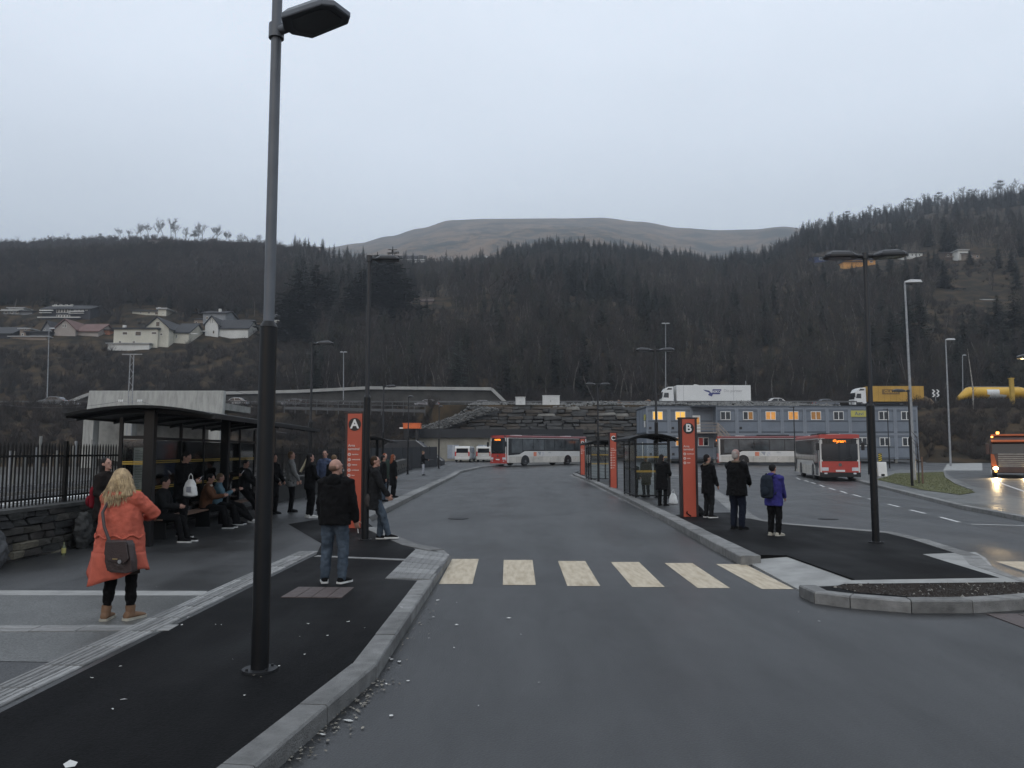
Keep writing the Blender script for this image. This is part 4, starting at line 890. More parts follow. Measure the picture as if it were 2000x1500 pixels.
def wheel(parent, x, y, r_, wd, side):
    w_ = mk('wheel', MB().cyl((x, y, r_), (0, 1, 0), r_ * .97, wd * .8, 20), tyre_m, parent, smooth=40)
    mk('tyre', MB().loft([[(x + rr * math.cos(t), y + yy, r_ + rr * math.sin(t)) for t in [k * math.pi / 12 for k in range(24)]] for yy, rr in ((-wd / 2, r_ * .66), (-wd / 2, r_ * .92), (-wd * .4, r_), (wd * .4, r_), (wd / 2, r_ * .92), (wd / 2, r_ * .66))]), tyre_m, w_, smooth=40)
    mk('rim', MB().cyl((x, y + side * wd * .42, r_), (0, 1, 0), r_ * .62, wd * .22, 20).cyl((x, y + side * (wd * .52), r_), (0, 1, 0), r_ * .26, .1, 12), rim_m, w_, smooth=40)
def rsec(W, z0, z1, rt, rb=.08, k=5):
    """rounded section (y, z), counter-clockwise from bottom"""
    p = []
    for (cy_, cz, r_, a0) in ((W / 2 - rb, z0 + rb, rb, -90), (W / 2 - rt, z1 - rt, rt, 0), (-W / 2 + rt, z1 - rt, rt, 90), (-W / 2 + rb, z0 + rb, rb, 180)):
        for i in range(k + 1):
            a = R(a0 + 90 * i / k); p.append((cy_ + r_ * math.cos(a), cz + r_ * math.sin(a)))
    return p
def bus(loc, rz, label, L=12.3, W=2.55, Hh=3.2, dest=None, city=False, logo=True, side_door=True):
    o = empty('bus', loc, rz, label, 'bus', 'white and red regional buses'); hx_ = L / 2
    zb = .3
    def shell(z0, z1, rt, grow=0.0, xin=0.0, rb=.06):
        rings = []
        for x, s in ((-hx_, .965), (-hx_ + .1, 1), (hx_ - .35, 1), (hx_ - .12, .985), (hx_ - .02, .955)):
            rings.append([(x + (xin if x > 0 else -xin), y * s + 0, z) for y, z in rsec(W + grow, z0, z1, rt, rb)])
        return MB().loft(rings)
    bd = mk('body', shell(zb, Hh - .26, .03), bus_w, o, smooth=35)
    rf = mk('roof', shell(Hh - .262, Hh, .2, .004), bus_roof if not city else bus_r, o, smooth=35)
    mk('roof_unit', MB().prx(rsec(1.5, Hh - .05, Hh + .16, .08), -1.5, 1.9), dkgrey_m, rf, bev=.03); mk('roof_hatch', MB().prx(rsec(.8, Hh - .05, Hh + .06, .03), -4.6, -3.6), bus_w, rf); mk('roof_hatch', MB().prx(rsec(.8, Hh - .05, Hh + .06, .03), 3.2, 4.2), bus_w, rf)
    # lower dirty skirt on each side
    for s in (-1, 1):
        y = s * (W / 2)
        def slab(nm, x0, x1, z0, z1, pr, mat, par, th=.02): 
            ya, yb = sorted((y - s * th, y + s * pr)); return mk(nm, MB().b2(x0, x1, ya, yb, z0, z1), mat, par)
        wz0, wz1 = (1.55, Hh - .3) if not city else (1.3, Hh - .3)
        slab('skirt', -hx_ + .15, hx_ - .4, zb + .02, .98, .006, bus_dirty, bd)
        wb = mk('window_band', MB().ext([(-hx_ + .25, wz0), (hx_ - 2.7, wz0), (hx_ - 1.9, wz0 - .35), (hx_ - .3, wz0 - .45), (hx_ - .3, wz1), (-hx_ + .25, wz1)], lambda p, t: (p[0], t, p[1]), *sorted((y - s * .02, y + s * .006))), blk_m, o)
        n = 7; xs = [-hx_ + .4 + (L - 1.1) * k / n for k in range(n + 1)]
        for k in range(n): slab('window', xs[k] + .04, xs[k + 1] - .04, wz0 + .1 - (.3 if k == n - 1 else 0), wz1 - .1, .011, busg_m, wb)
        for k in range(9):
            x = -hx_ + .9 + k * 1.28
            if abs(x - (hx_ - 2.7)) > .7 and abs(x + hx_ - 3.3) > .7: slab('hatch_seam', x, x + .012, zb + .05, .96, .009, dkgrey_m, bd)
        for k in range(5): mk('marker_light', MB().cyl((-hx_ + 1.9 + k * 2.0, y + s * .008, .72), (0, 1, 0), .035, .02, 8), amber if False else tail_m if k == 0 else dkgrey_m, bd)
        slab('grille', -hx_ + .35, -hx_ + .95, .55, 1.35, .01, dkgrey_m, bd)
        for x in (hx_ - 2.75, -hx_ + 3.2):
            ar = MB().ext([(x + .62 * math.cos(t), .5 + .62 * math.sin(t)) for t in [k * math.pi / 10 for k in range(11)]] + [(x - .62, zb - .0), (x + .62, zb - .0)], lambda p, t: (p[0], t, p[1]), *sorted((y - s * .05, y + s * .012)))
            mk('wheel_arch', ar, blk_m, bd); wheel(o, x, s * (W / 2 - .16), .49, .3, s)
        if side_door and s < 0:
            d = slab('door', hx_ - 1.7, hx_ - .45, zb + .05, wz1 - .05, .014, blk_m, o); slab('door_glass', hx_ - 1.62, hx_ - 1.1, zb + .2, wz1 - .15, .018, busg_m, d); slab('door_glass', hx_ - 1.04, hx_ - .53, zb + .2, wz1 - .15, .018, busg_m, d)
        # mirror
        mr_ = mk('mirror', MB().b2(hx_ + .12, hx_ + .28, s * (W / 2 + .12) - .1, s * (W / 2 + .12) + .1, 2.0, 2.5), blk_m, o, bev=.03); mk('mirror_arm', MB().tube([(hx_ - .05, s * (W / 2 - .25), Hh - .35), (hx_ + .2, s * (W / 2 - .05), Hh - .3), (hx_ + .2, s * (W / 2 + .12), 2.5)], .025, 6), blk_m, mr_)
        if logo and s > 0:
            lx = hx_ - 4.0; cc = [('logo_orange', (.6, .2, .12)), ('logo_grey', (.3, .31, .34)), ('logo_pale', (.5, .5, .52))]
            for nm, c in cc:
                if nm not in bpy.data.materials: M(nm, c, .5, .1, 2)
            f = lambda pts, m_: mk('logo', MB().ext(pts, lambda p, t: (p[0], t, p[1]), y + .004, y + .008), bpy.data.materials[m_], bd)
            f([(lx, 1.0), (lx - .45, 1.0), (lx - .45, 1.45), (lx, 1.45)], 'logo_orange'); f([(lx - .6, 1.48), (lx - 1.15, 1.48), (lx - 1.0, 1.05)], 'logo_grey'); f([(lx - 1.2, 1.45), (lx - 1.6, 1.48), (lx - 1.65, 1.05)], 'logo_pale'); f([(lx - 1.25, 1.0), (lx - 1.5, 1.0), (lx - 1.3, 1.3)], 'logo_pale')
            text('lettering', 'skyss', .22, bpy.data.materials['logo_grey'], bd, (lx - 2.5, y + .009, 1.42), (R(90), 0, R(180)))
    # front
    def front(nm, y0, y1, z0, z1, pr, mat, par, th=.12, top_in=.0, n=8):
        rings = []
        for z, tt in ((z0, 0), (z1, top_in)):
            pass
        mb = MB(); pts0 = []; 
        for x_off in (0, -th):
            row = []
            for z, tt in ((z0, 0), (z1, top_in)):
                row.append([(hx_ + pr + x_off - tt - .10 * (yy / (W / 2)) ** 2, yy, z) for yy in [y0 + (y1 - y0) * k / n for k in range(n + 1)]])
            pts0.append(row)
        a, b_, c, d = pts0[0][0], pts0[0][1], pts0[1][0], pts0[1][1]; m = n + 1; vs = a + b_ + c + d; fs = []
        for k in range(n): fs += [(k, k + 1, m + k + 1, m + k), (2 * m + k, 3 * m + k, 3 * m + k + 1, 2 * m + k + 1), (m + k, m + k + 1, 3 * m + k + 1, 3 * m + k), (k, 2 * m + k, 2 * m + k + 1, k + 1)]
        fs += [(0, m, 3 * m, 2 * m), (n, 2 * m + n, 3 * m + n, m + n)]
        mb.add(vs, fs); return mk(nm, mb, mat, par, smooth=30)
    e = W / 2 - .02
    fp = front('front_panel', -e, e, zb, 1.28, .06, bus_r, o, .25)
    ws = front('windscreen', -e, e, 1.26, Hh - .28, .05, blk_m, o, .25, .0)
    front('windscreen_glass', -e + .08, e - .08, 1.38, Hh - .62, .058, win_m, ws, .02)
    front('roof_front', -e, e, Hh - .285, Hh - .02, .03, bus_r, rf, .4)
    front('bumper', -e, e, zb - .04, zb + .26, .085, bus_r if not city else dkgrey_m, fp, .2)
    front('number_plate', -.28, .28, zb + .3, zb + .42, .075, plate_m, fp, .02)
    for s in (-1, 1):
        front('headlight', *sorted((s * .72, s * 1.12)), .66, .88, .075, hl_off, fp, .05); front('fog_lamp', *sorted((s * .8, s * .98)), .45, .54, .09, hl_off, fp, .05)
        mk('wiper', MB().bar((hx_ + .075, s * .1, 1.34), (hx_ + .04, s * .75, 1.55), .03, .03), ink_m, ws)
    mk('emblem', MB().cyl((hx_ + .075, 0, 1.06), (1, 0, 0), .11, .03, 16), rim_m, fp)
    dp = front('destination_display', -.72, .72, Hh - .6, Hh - .32, .062, ink_m, ws, .02)
    if dest: text('destination', dest, .26, amber, dp, (hx_ + .066, 0, Hh - .46), (R(90), 0, R(90)), offset=.008)
    else:
        mb = MB(); y = .42
        while y > -.42:
            w_ = rnd.uniform(.05, .13); mb.b2(hx_ + .055, hx_ + .066, y - w_, y, Hh - .46 - rnd.uniform(.06, .1), Hh - .46 + rnd.uniform(.04, .1)); y -= w_ + .035
        mk('destination_leds', mb, amber, dp)
    # rear
    mk('rear_panel', MB().b2(-hx_ - .02, -hx_ + .05, -W / 2 + .1, W / 2 - .1, .5, Hh - .4), bus_w, bd, bev=.02); mk('rear_window', MB().b2(-hx_ - .03, -hx_ + .0, -W / 2 + .3, W / 2 - .3, 1.8, Hh - .5), win_m, bd)
    for s in (-1, 1): mk('tail_light', MB().b2(-hx_ - .03, -hx_, s * 1.05 - .1, s * 1.05 + .1, .8, 1.4), tail_m, bd)
    # driver's seat and passenger seats glimpsed behind glass are dark
    return o
def place_bus(u_front, u_rear, v, Y_front, Y_rear, **k):
    a, b_ = PY(u_front, v, Y_front), PY(u_rear, v, Y_rear); d = Vector((a.x - b_.x, a.y - b_.y)); c = (a + b_) / 2
    return bus((c.x, c.y, gz(c.y)), math.atan2(d.y, d.x), **k), d.length
place_bus(969, 1133, 905, 83.2, 92.2, label='white coach with red front turning in the middle of the terminal', L=12.6)
place_bus(1411, 1619, 905, 89.5, 87.0, label='white coach parked before the grey site cabins, tail hidden by another bus', L=12.4)
place_bus(1640, 1587, 905, 52.0, 63.5, label='white bus with red front showing Øyrane facing the camera', L=12.0, dest='Øyrane', city=True, Hh=3.05, logo=False)
# ------------------------------------------------------------------ cars, vans
def car(loc, rz, col, label, L=4.4, W=1.8, Hh=1.48, van=False, tail=False):
    o = empty('van' if van else 'car', loc, rz, label, 'van' if van else 'car', 'white vans' if van else 'cars on the highway'); mat = M('car_paint', col, .3, .05, 1, coat=.5)
    h = L / 2
    if van: side = [(-h, .35), (-h, 1.0), (-h + .06, 1.75), (-h + .2, Hh), (h - 1.6, Hh), (h - 1.2, Hh - .1), (h - .75, 1.12), (h - .08, .95), (h, .6), (h - .05, .3)]
    else: side = [(-h, .35), (-h, .8), (-h + .25, .95), (-h + .9, Hh - .05), (-h + 1.4, Hh), (.1, Hh), (.5, Hh - .06), (1.15, .98), (h - .25, .8), (h, .6), (h - .05, .28)]
    bd = mk('body', MB().pry(side, -W / 2, W / 2), mat, o, bev=.07, bseg=3)
    for s in (-1, 1):
        y = s * W / 2
        if van: polys = [[(-h + .4, 1.1), (-.3, 1.1), (-.3, Hh - .2), (-h + .45, Hh - .2)], [(-.2, 1.1), (h - .85, 1.1), (h - 1.3, Hh - .2), (-.2, Hh - .2)]]
        else: polys = [[(-h + .75, .95), (-.15, .95), (-.15, Hh - .1), (-h + 1.35, Hh - .1)], [(-.08, .95), (.98, .95), (.42, Hh - .1), (-.08, Hh - .1)]]
        for pl_ in polys: mk('side_window', MB().ext(pl_, lambda p, t: (p[0], t, p[1]), *sorted((y - s * .02, y + s * .006))), win_m, bd)
        for x in (-h + .8, h - .85): wheel(o, x, s * (W / 2 - .1), .32, .2, s)
        mk('headlight', MB().b2(h - .12, h + .01, *sorted((s * (W / 2 - .35), s * (W / 2 - .08))), .62, .75), hl_off, bd)
        mk('tail_light', MB().b2(-h - .012, -h + .05, *sorted((s * (W / 2 - .2), s * (W / 2 - .03))), .75, 1.3 if van else .92), tail_m, bd)
        mk('wing_mirror', MB().b2(h - 1.55, h - 1.4, *sorted((s * (W / 2 + .02), s * (W / 2 + .2))), 1.02, 1.25), mat, o, bev=.03)
    if van:
        mk('rear_window', MB().ext([(-W / 2 + .2, 1.15), (W / 2 - .2, 1.15), (W / 2 - .25, 1.7), (-W / 2 + .25, 1.7)], lambda p, t: (t, p[0], p[1]), -h - .01, -h + .12), win_m, bd); mk('rear_bumper', MB().b2(-h - .06, -h + .1, -W / 2 + .05, W / 2 - .05, .3, .55), mat, bd, bev=.03); mk('number_plate', MB().b2(-h - .02, -h, -.26, .26, .78, .9), plate_m, bd)
        mk('tailgate_seam', MB().b2(-h - .006, -h + .01, -W / 2 + .1, W / 2 - .1, 1.0, 1.02), ink_m, bd)
    else:
        mk('windscreen', MB().ext([(.52, Hh - .085), (1.13, .995), (1.16, 1.0), (.55, Hh - .08)], lambda p, t: (p[0], t, p[1]), -W / 2 + .12, W / 2 - .12), win_m, bd)
        mk('rear_window', MB().ext([(-h + .3, .99), (-h + .88, Hh - .1), (-h + .86, Hh - .08), (-h + .27, 1.0)], lambda p, t: (p[0], t, p[1]), -W / 2 + .15, W / 2 - .15), win_m, bd)
    return o
q = PY(908, 897, 100); car((q.x, 101, gz(100)), R(84), (.55, .55, .53), 'white van seen from behind, wholly visible left of the coach', 4.9, 1.92, 1.98, True)
q = PY(951, 897, 100); car((q.x, 102, gz(100)), R(80), (.5, .5, .48), 'white van half hidden behind the front of the turning coach', 4.9, 1.92, 1.98, True)
for u, Yc, c, rz, lb in ((460, 133, (.35, .36, .37), 180, 'silver car on the highway right of the concrete portal'), (575, 136, (.12, .13, .15), 180, 'dark car with red tail lights on the highway left of sign A'), (1518, 134, (.6, .6, .6), 0, 'white car on the highway between the two lorries'), (1613, 137, (.1, .11, .13), 0, 'dark grey car on the highway ahead of the yellow lorry'), (834, 138, (.2, .2, .22), 180, 'grey car on the highway over the walkway fence'), (1268 - 330, 140, (.15, .15, .16), 180, 'dark car on the highway left of the white cabinets'), (140, 140, (.25, .27, .3), 0, 'grey car at the left end of the highway'), (104, 130, (.09, .1, .11), 180, 'black car on the highway below the hillside houses')):
    Yc += 9; q = PY(u, 790, Yc); car((q.x, Yc, HW + .035), R(rz), c, lb)
# ------------------------------------------------------------------ lorries
lw = M('lorry_white', (.66, .67, .66), .4, .06, .4)
def lorry_cab(o, x0, mat, W=2.5, Hh=3.7, lit=False):
    """cab facing -X, front at x0"""
    side = [(x0 + .1, .45), (x0, 1.0), (x0 + .02, 1.5), (x0 + .28, 2.75), (x0 + .7, Hh - .25), (x0 + 1.3, Hh), (x0 + 2.2, Hh + .05), (x0 + 2.25, .7), (x0 + 1.9, .45)]
    cb_ = mk('cab', MB().pry(side, -W / 2, W / 2), mat, o, bev=.08, bseg=3)
    for s in (-1, 1):
        y = s * W / 2
        mk('side_window', MB().ext([(x0 + .32, 1.75), (x0 + 1.3, 1.7), (x0 + 1.3, 2.6), (x0 + .5, 2.6)], lambda p, t: (p[0], t, p[1]), *sorted((y - s * .03, y + s * .006))), win_m, cb_)
        mk('side_vent', MB().ext([(x0 + .9, 3.15), (x0 + 1.9, 3.2), (x0 + 1.9, 3.45), (x0 + 1.2, 3.5)], lambda p, t: (p[0], t, p[1]), *sorted((y - s * .03, y + s * .006))), blk_m, cb_)
        mk('mirror', MB().b2(x0 - .1, x0 + .12, *sorted((s * (W / 2 + .05), s * (W / 2 + .28))), 1.9, 2.7), blk_m, o, bev=.04)
        mk('step', MB().b2(x0 + .3, x0 + 1.5, *sorted((y, y + s * .02)), .5, 1.0), dkgrey_m, cb_)
        wheel(o, x0 + 1.35, s * (W / 2 - .18), .5, .3, s)
    mk('windscreen', MB().ext([(x0 - .01, 1.6), (x0 + .27, 2.8), (x0 + .33, 2.8), (x0 + .05, 1.6)], lambda p, t: (p[0], t, p[1]), -W / 2 + .12, W / 2 - .12), win_m, cb_)
    return cb_
def semi(u0, u1, Y, label, cabm_, boxm, L=14.5):
    a = PY(u0, 780, Y); o = empty('lorry', (a.x, Y, HW + .035), 0, label, 'lorry', 'lorries on the highway'); lorry_cab(o, 0, cabm_)
    mk('chassis', MB().b2(1.2, L - .2, -.5, .5, .75, 1.05), dkgrey_m, o)
    for x in (3.1, L - 4.2, L - 2.9, L - 1.6):
        for s in (-1, 1): wheel(o, x, s * 1.05, .5, .32, s)
    mk('side_guard', MB().b2(4.2, L - 5, -1.26, -1.2, .5, .95), dkgrey_m, o)
    for s in (-1, 1): mk('tail_light', MB().b2(L - .01, L + .02, *sorted((s * 1.0, s * 1.2)), .9, 1.05), tail_m, o)
    return o, L
L_ = 16.4
o, L_ = semi(1290, 1463, 146, 'white articulated lorry with blue logo and Din partner on its trailer', lw, lw, 16.4)
tb = mk('trailer_box', MB().b2(2.75, L_, -1.3, 1.3, 1.1, 4.0), lw, o, bev=.04)
mk('front_fairing', MB().ext([(5.2, 1.2), (5.9, 4.15), (6.2, 4.18), (7.4, 3.9), (8.6, 3.3), (9.3, 2.3), (8.9, 1.3), (8, 1.1)], lambda p, t: (p[0], t, p[1]), -1.33, -1.295), lw, tb)
bl = M('logo_navy', (.03, .035, .16), .5, .1, 1); gy = M('logo_silver', (.3, .3, .31), .6, .05, 1); mk('paint_splash', MB().ext([(7.6, 3.2), (8.7, 3.0), (9.4, 2.3), (9.2, 1.9), (8.5, 2.2), (8.8, 2.6), (8.0, 2.9)], lambda p, t: (p[0], t, p[1]), -1.34, -1.335), bl, tb)
mk('logo_plate', MB().ext([(9.1, 2.35), (10.7, 2.35), (11.0, 3.25), (9.4, 3.25)], lambda p, t: (p[0], t, p[1]), -1.345, -1.302), bl, tb)
text('logo_letters', 'ASKO', .62, wht_m, tb, (10.05, -1.35, 2.8), offset=.01); text('slogan', 'Din partner', .72, gy, tb, (11.4, -1.305, 2.95), align='LEFT')
for x in (4.0, 13.2): mk('seam', MB().b2(x, x + .05, -1.307, -1.3, 1.15, 3.95), gy, tb)
mk('stack_pipe', MB().tube([(L_ - .5, 0, 4.0), (L_ - .5, 0, 4.9)], .07, 8), galv_m, tb)
o, L_ = semi(1663, 1775, 148, 'yellow curtain-sided lorry with white cab and GLAVA lettering', lw, None, 13.0)
yl = M('lorry_yellow', (.45, .26, .035), .55, .15, .5)
tb = mk('trailer_box', MB().b2(2.75, L_, -1.3, 1.3, 1.1, 4.0), yl, o, bev=.03)
for k in range(9): mk('curtain_strap', MB().b2(3.4 + k * 1.1, 3.45 + k * 1.1, -1.315, -1.3, 1.15, 3.9), M('strap', (.3, .17, .03), .7, .1) if k == 0 else bpy.data.materials['strap'], tb)
mk('name_board', MB().b2(5.2, 8.5, -1.325, -1.3, 2.45, 3.4), M('board_brown', (.16, .09, .025), .7, .1), tb); text('name_letters', 'GLAVA', .78, yl, tb, (6.85, -1.33, 2.93), offset=.015)
# tanker
a = PY(1878, 786, 140); tk = empty('tanker_lorry', (a.x + 13, 141, HW + .035), R(180), 'yellow bulk tanker with a white band at the right edge', 'lorry')
yt = M('tanker_yellow', (.55, .32, .02), .45, .12, .6); L_ = 13.0
def tring(x, zc, r_): return [(x, r_ * 1.0 * math.cos(t), zc + r_ * .8 * math.sin(t)) for t in [k * math.pi / 9 for k in range(18)]]
mk('tank', MB().loft([tring(0, 1.3, .55), tring(1.6, 2.25, 1.28), tring(2.0, 2.3, 1.32), tring(10.9, 2.3, 1.32), tring(11.4, 2.25, 1.28), tring(13, 1.3, .55)]), yt, tk, smooth=30)
mk('white_band', MB().loft([[(x + (dx if z_ > 1.9 else -dx * .9), r_ * math.cos(t), z_) for t in [R(-30 - 8 * k + 30 + 30) for k in range(15)] for z_ in [2.3 + r_ * .8 * math.sin(t)]] for x, dx, r_ in ((5.6, .7, 1.328), (8.2, .3, 1.328))], cap=False, closed=False), M('tank_white', (.62, .63, .62), .45, .08, .6), tk)
for x in (2.35, 10.65): mk('tank_rib', MB().loft([tring(x - .06, 2.3, 1.36), tring(x + .06, 2.3, 1.36)]), yt, tk)
mk('catwalk', MB().b2(2.2, 10.9, -.35, .35, 3.38, 3.46), galv_m, tk); mk('chassis', MB().b2(-.3, 12.6, -.5, .5, .7, 1.0), dkgrey_m, tk)
for x in (1.0, 9.4, 10.7, 12.0):
    for s in (-1, 1): wheel(tk, x, s * 1.05, .5, .32, s)
lorry_cab(tk, -2.9, yt)
# oncoming lorry with lit headlights
q = PY(1975, 905, 58)
tr = empty('oncoming_lorry', (q.x, 58, gz(58)), R(-31), 'oncoming lorry with lit headlights at the right edge', 'lorry')
dk = M('lorry_dark_red', (.06, .03, .025), .4, .2, 2); og = M('lorry_orange', (.42, .1, .03), .45, .1, 2); gr_m = M('grille_grey', (.3, .28, .25), .45, .2, 4)
W = 2.5
cb_ = mk('cab', MB().prx([(-.0, .5), (-.05, 1.2), (.1, 2.7), (.35, 3.05), (2.1, 3.05), (2.1, .6)], -W / 2, W / 2), dk, tr, bev=.06, bseg=3)
mk('windscreen', MB().prx([(-.06, 1.75), (.09, 2.62), (.14, 2.62), (-.0, 1.75)], -W / 2 + .1, W / 2 - .1), win_m, cb_)
mk('sun_visor', MB().prx([(-.3, 2.6), (.1, 2.72), (.1, 2.78), (-.32, 2.66)], -W / 2 + .05, W / 2 - .05), og, cb_)
mk('light_bar', MB().b2(-W / 2 + .05, W / 2 - .05, .2, .5, 3.06, 3.2), og, cb_, bev=.02)
for s in (-1, 1): mk('marker_light', MB().ell((s * 1.12, .12, 3.0), (.08, .06, .06), 8, 6), amber_on, cb_)
mk('beacon', MB().cyl((-.75, .4, 3.28), (0, 0, 1), .1, .2, 10), amber_on, cb_)
for k in range(6): mk('grille_slat', MB().b2(-.8, .8, -.1, -.03, .82 + k * .14, .9 + k * .14), gr_m, cb_, bev=.01)
mk('badge_bar', MB().b2(-.8, .8, -.09, -.03, 1.68, 1.76), gr_m, cb_)
bm_ = mk('bumper', MB().b2(-W / 2, W / 2, -.18, .2, .35, .78), dk, tr, bev=.05)
for s in (-1, 1):
    hl = mk('headlight', MB().ell((s * .98, -.2, .68), (.17, .05, .11), 12, 8), hl_on, bm_); mk('fog_lamp', MB().ell((s * .98, -.19, .45), (.09, .03, .06), 10, 6), amber_on, bm_)
    mk('corner_panel', MB().ext([(s * 1.26, .8), (s * .88, .85), (s * 1.05, 1.7), (s * 1.26, 1.75)], lambda p, t: (p[0], t, p[1]), -.085, -.05), og, cb_)
    mk('mirror', MB().b2(*sorted((s * (W / 2 + .06), s * (W / 2 + .3))), -.1, .08, 1.7, 2.5), dk, tr, bev=.04)
    wheel(tr, s * 1.05, 1.2, .5, .3, 1) if False else None
    for yy in (1.1, 5.5):
        mk('wheel', MB().cyl((s * 1.07, yy, .5), (1, 0, 0), .5, .3, 18), tyre_m, tr, smooth=40)
    sp_ = bpy.data.lights.new('headlight_beam', 'SPOT'); sp_.energy = 900; sp_.color = (1, .72, .38); sp_.spot_size = R(70); sp_.spot_blend = .8; sp_.shadow_soft_size = .12
    so_ = bpy.data.objects.new('headlight_beam', sp_); COL.objects.link(so_); so_.parent = tr; so_.location = (s * .98, -.32, .68); so_.rotation_euler = (R(84), 0, R(180)); so_['kind'] = 'helper'
mk('load_box', MB().b2(-W / 2, W / 2, 2.3, 8, 1.0, 2.9), dk, tr, bev=.04); mk('chassis', MB().b2(-.6, .6, .3, 7.8, .5, 1.0), dkgrey_m, tr)
# orange skip at the tunnel works
q = PY(806, 836, 103); sk = empty('orange_skip', (q.x, 103, tz(q.x, 103)), 0, 'bright orange skip at the foot of the rubble slope', 'skip'); zz = q.z - tz(q.x, 103)
ob = M('skip_orange', (.7, .14, .03), .5, .15, 1, emit=(1, .2, .04), estr=.0)
mk('skip_body', MB().b2(-1.15, 1.05, -.8, .8, zz - .1, zz + .55), ob, sk, bev=.03); mk('skip_rim', MB().b2(-1.2, 1.1, -.85, .85, zz + .55, zz + .63), ob, sk); mk('skip_hook', MB().b2(-1.7, -1.15, -.1, .1, zz - .1, zz + .1), wht_m, sk)
for x in (-.7, .6): mk('skip_stand', MB().b2(x - .2, x + .2, -.6, .6, -.2, zz - .1), dkgrey_m, sk)
# ------------------------------------------------------------------ two-storey site cabins
YC = 96.0
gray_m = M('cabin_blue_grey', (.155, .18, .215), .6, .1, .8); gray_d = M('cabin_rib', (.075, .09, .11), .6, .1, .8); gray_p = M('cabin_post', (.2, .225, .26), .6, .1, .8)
lit_y = M('window_lit_yellow', (.5, .3, .08), .6, .3, 2, emit=(1, .55, .1), estr=.75); lit_o = M('window_lit_orange', (.4, .2, .05), .6, .4, 2, emit=(1, .4, .08), estr=.35); lit_r = M('window_red_curtain', (.25, .03, .03), .6, .3, 3, emit=(1, .1, .06), estr=.06); lit_d = M('window_dim_orange', (.2, .1, .03), .6, .4, 2, emit=(1, .45, .1), estr=.12)
sb = empty('site_cabins', (0, 0, 0), label='two-storey blue-grey site cabin block with lit windows', cat='building')
xa, xb = PY(1263, 850, YC).x, PY(1794, 850, YC).x
NM = 12; mw = (xb - xa) / NM; z0 = PY(1300, 897, YC).z; zt = PY(1300, 795, YC).z; sh = (zt - z0) / 2; dpt = 8.0
win_top = {0: lit_y, 1: lit_y, 4: lit_d, 3: win_m, 5: lit_o, 6: lit_o, 7: lit_d, 8: win_m, 10: win_m, 11: win_m}
win_bot = {1: lit_o, 2: lit_r, 9: win_m, 10: win_m, 11: win_m, 5: win_m, 7: win_m}
for i in range(NM):
    for f in (0, 1):
        x0_, x1_ = xa + i * mw + .01, xa + (i + 1) * mw - .01; b0 = z0 + f * sh + .01; b1 = b0 + sh - .02
        md = mk('cabin_module', MB().b2(x0_ + .06, x1_ - .06, YC + .06, YC + dpt, b0 + .05, b1 - .05), gray_m, sb)
        mk('post', MB().b2(x0_, x0_ + .2, YC, YC + .2, b0, b1), gray_p, md); mk('post', MB().b2(x1_ - .2, x1_, YC, YC + .2, b0, b1), gray_p, md)
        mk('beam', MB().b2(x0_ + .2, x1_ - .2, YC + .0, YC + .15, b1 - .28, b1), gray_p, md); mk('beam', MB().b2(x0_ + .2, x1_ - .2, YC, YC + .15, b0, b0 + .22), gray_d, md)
        mk('facade_rib', MB().b2(x0_ + .2, x1_ - .2, YC + .02, YC + .07, b0 + sh * .44, b0 + sh * .44 + .12), gray_d, md); mk('facade_rib', MB().b2(x0_ + .2, x1_ - .2, YC + .02, YC + .07, b1 - .5, b1 - .44), gray_d, md)  # two darker grey ribs across each module front
        mt = (win_top if f else win_bot).get(i)
        if mt:
            cx = (x0_ + x1_) / 2; w2, h0, h1 = .62, b0 + sh * .5, b0 + sh * .5 + 1.05
            wf = mk('window', MB().b2(cx - w2, cx + w2, YC - .02, YC + .07, h0, h1), wht_m, md)
            for s in (-1, 1): mk('pane', MB().b2(cx + (s - 1) * w2 / 2 + .07 + (0 if s < 0 else -.02), cx + (s + 1) * w2 / 2 - .07 + (.02 if s < 0 else 0), YC - .03, YC - .018, h0 + .08, h1 - .08), mt if (i * 2 + f * 3 + s) % 5 else win_m, wf)
        if i in (3, 4, 0, 1): mk('vent', MB().b2(x0_ + .3, x0_ + .6, YC + .03, YC + .065, b0 + .45, b0 + .75), ink_m, md)
mk('cabin_roof', MB().b2(xa - .05, xb + .05, YC - .06, YC + dpt + .05, zt, zt + .14), gray_d, sb)
# gable end details
for f in (0, 1):
    b0 = z0 + f * sh
    mk('end_rib', MB().b2(xa - .03, xa, YC + .3, YC + dpt - .2, b0 + .02, b0 + .2), gray_d, sb)
    mk('end_seam', MB().b2(xa - .02, xa, YC + 2.6, YC + 2.66, b0 + .2, b0 + sh - .1), gray_d, sb); mk('end_seam', MB().b2(xa - .02, xa, YC + 5.2, YC + 5.26, b0 + .2, b0 + sh - .1), gray_d, sb)
mk('end_door_strip', MB().b2(xa - .04, xa - .005, YC + 2.75, YC + 3.2, z0 + .1, z0 + 2.1), wht_m, sb)
mk('end_sign', MB().b2(xa - .05, xa - .005, YC + .6, YC + 1.6, z0 + sh + 1.6, z0 + sh + 2.3), M('sign_yellow', (.45, .42, .1), .5, .1), sb); mk('end_sign', MB().b2(xa - .05, xa - .005, YC + .7, YC + 1.5, z0 + sh + .75, z0 + sh + 1.5), wht_m, sb)
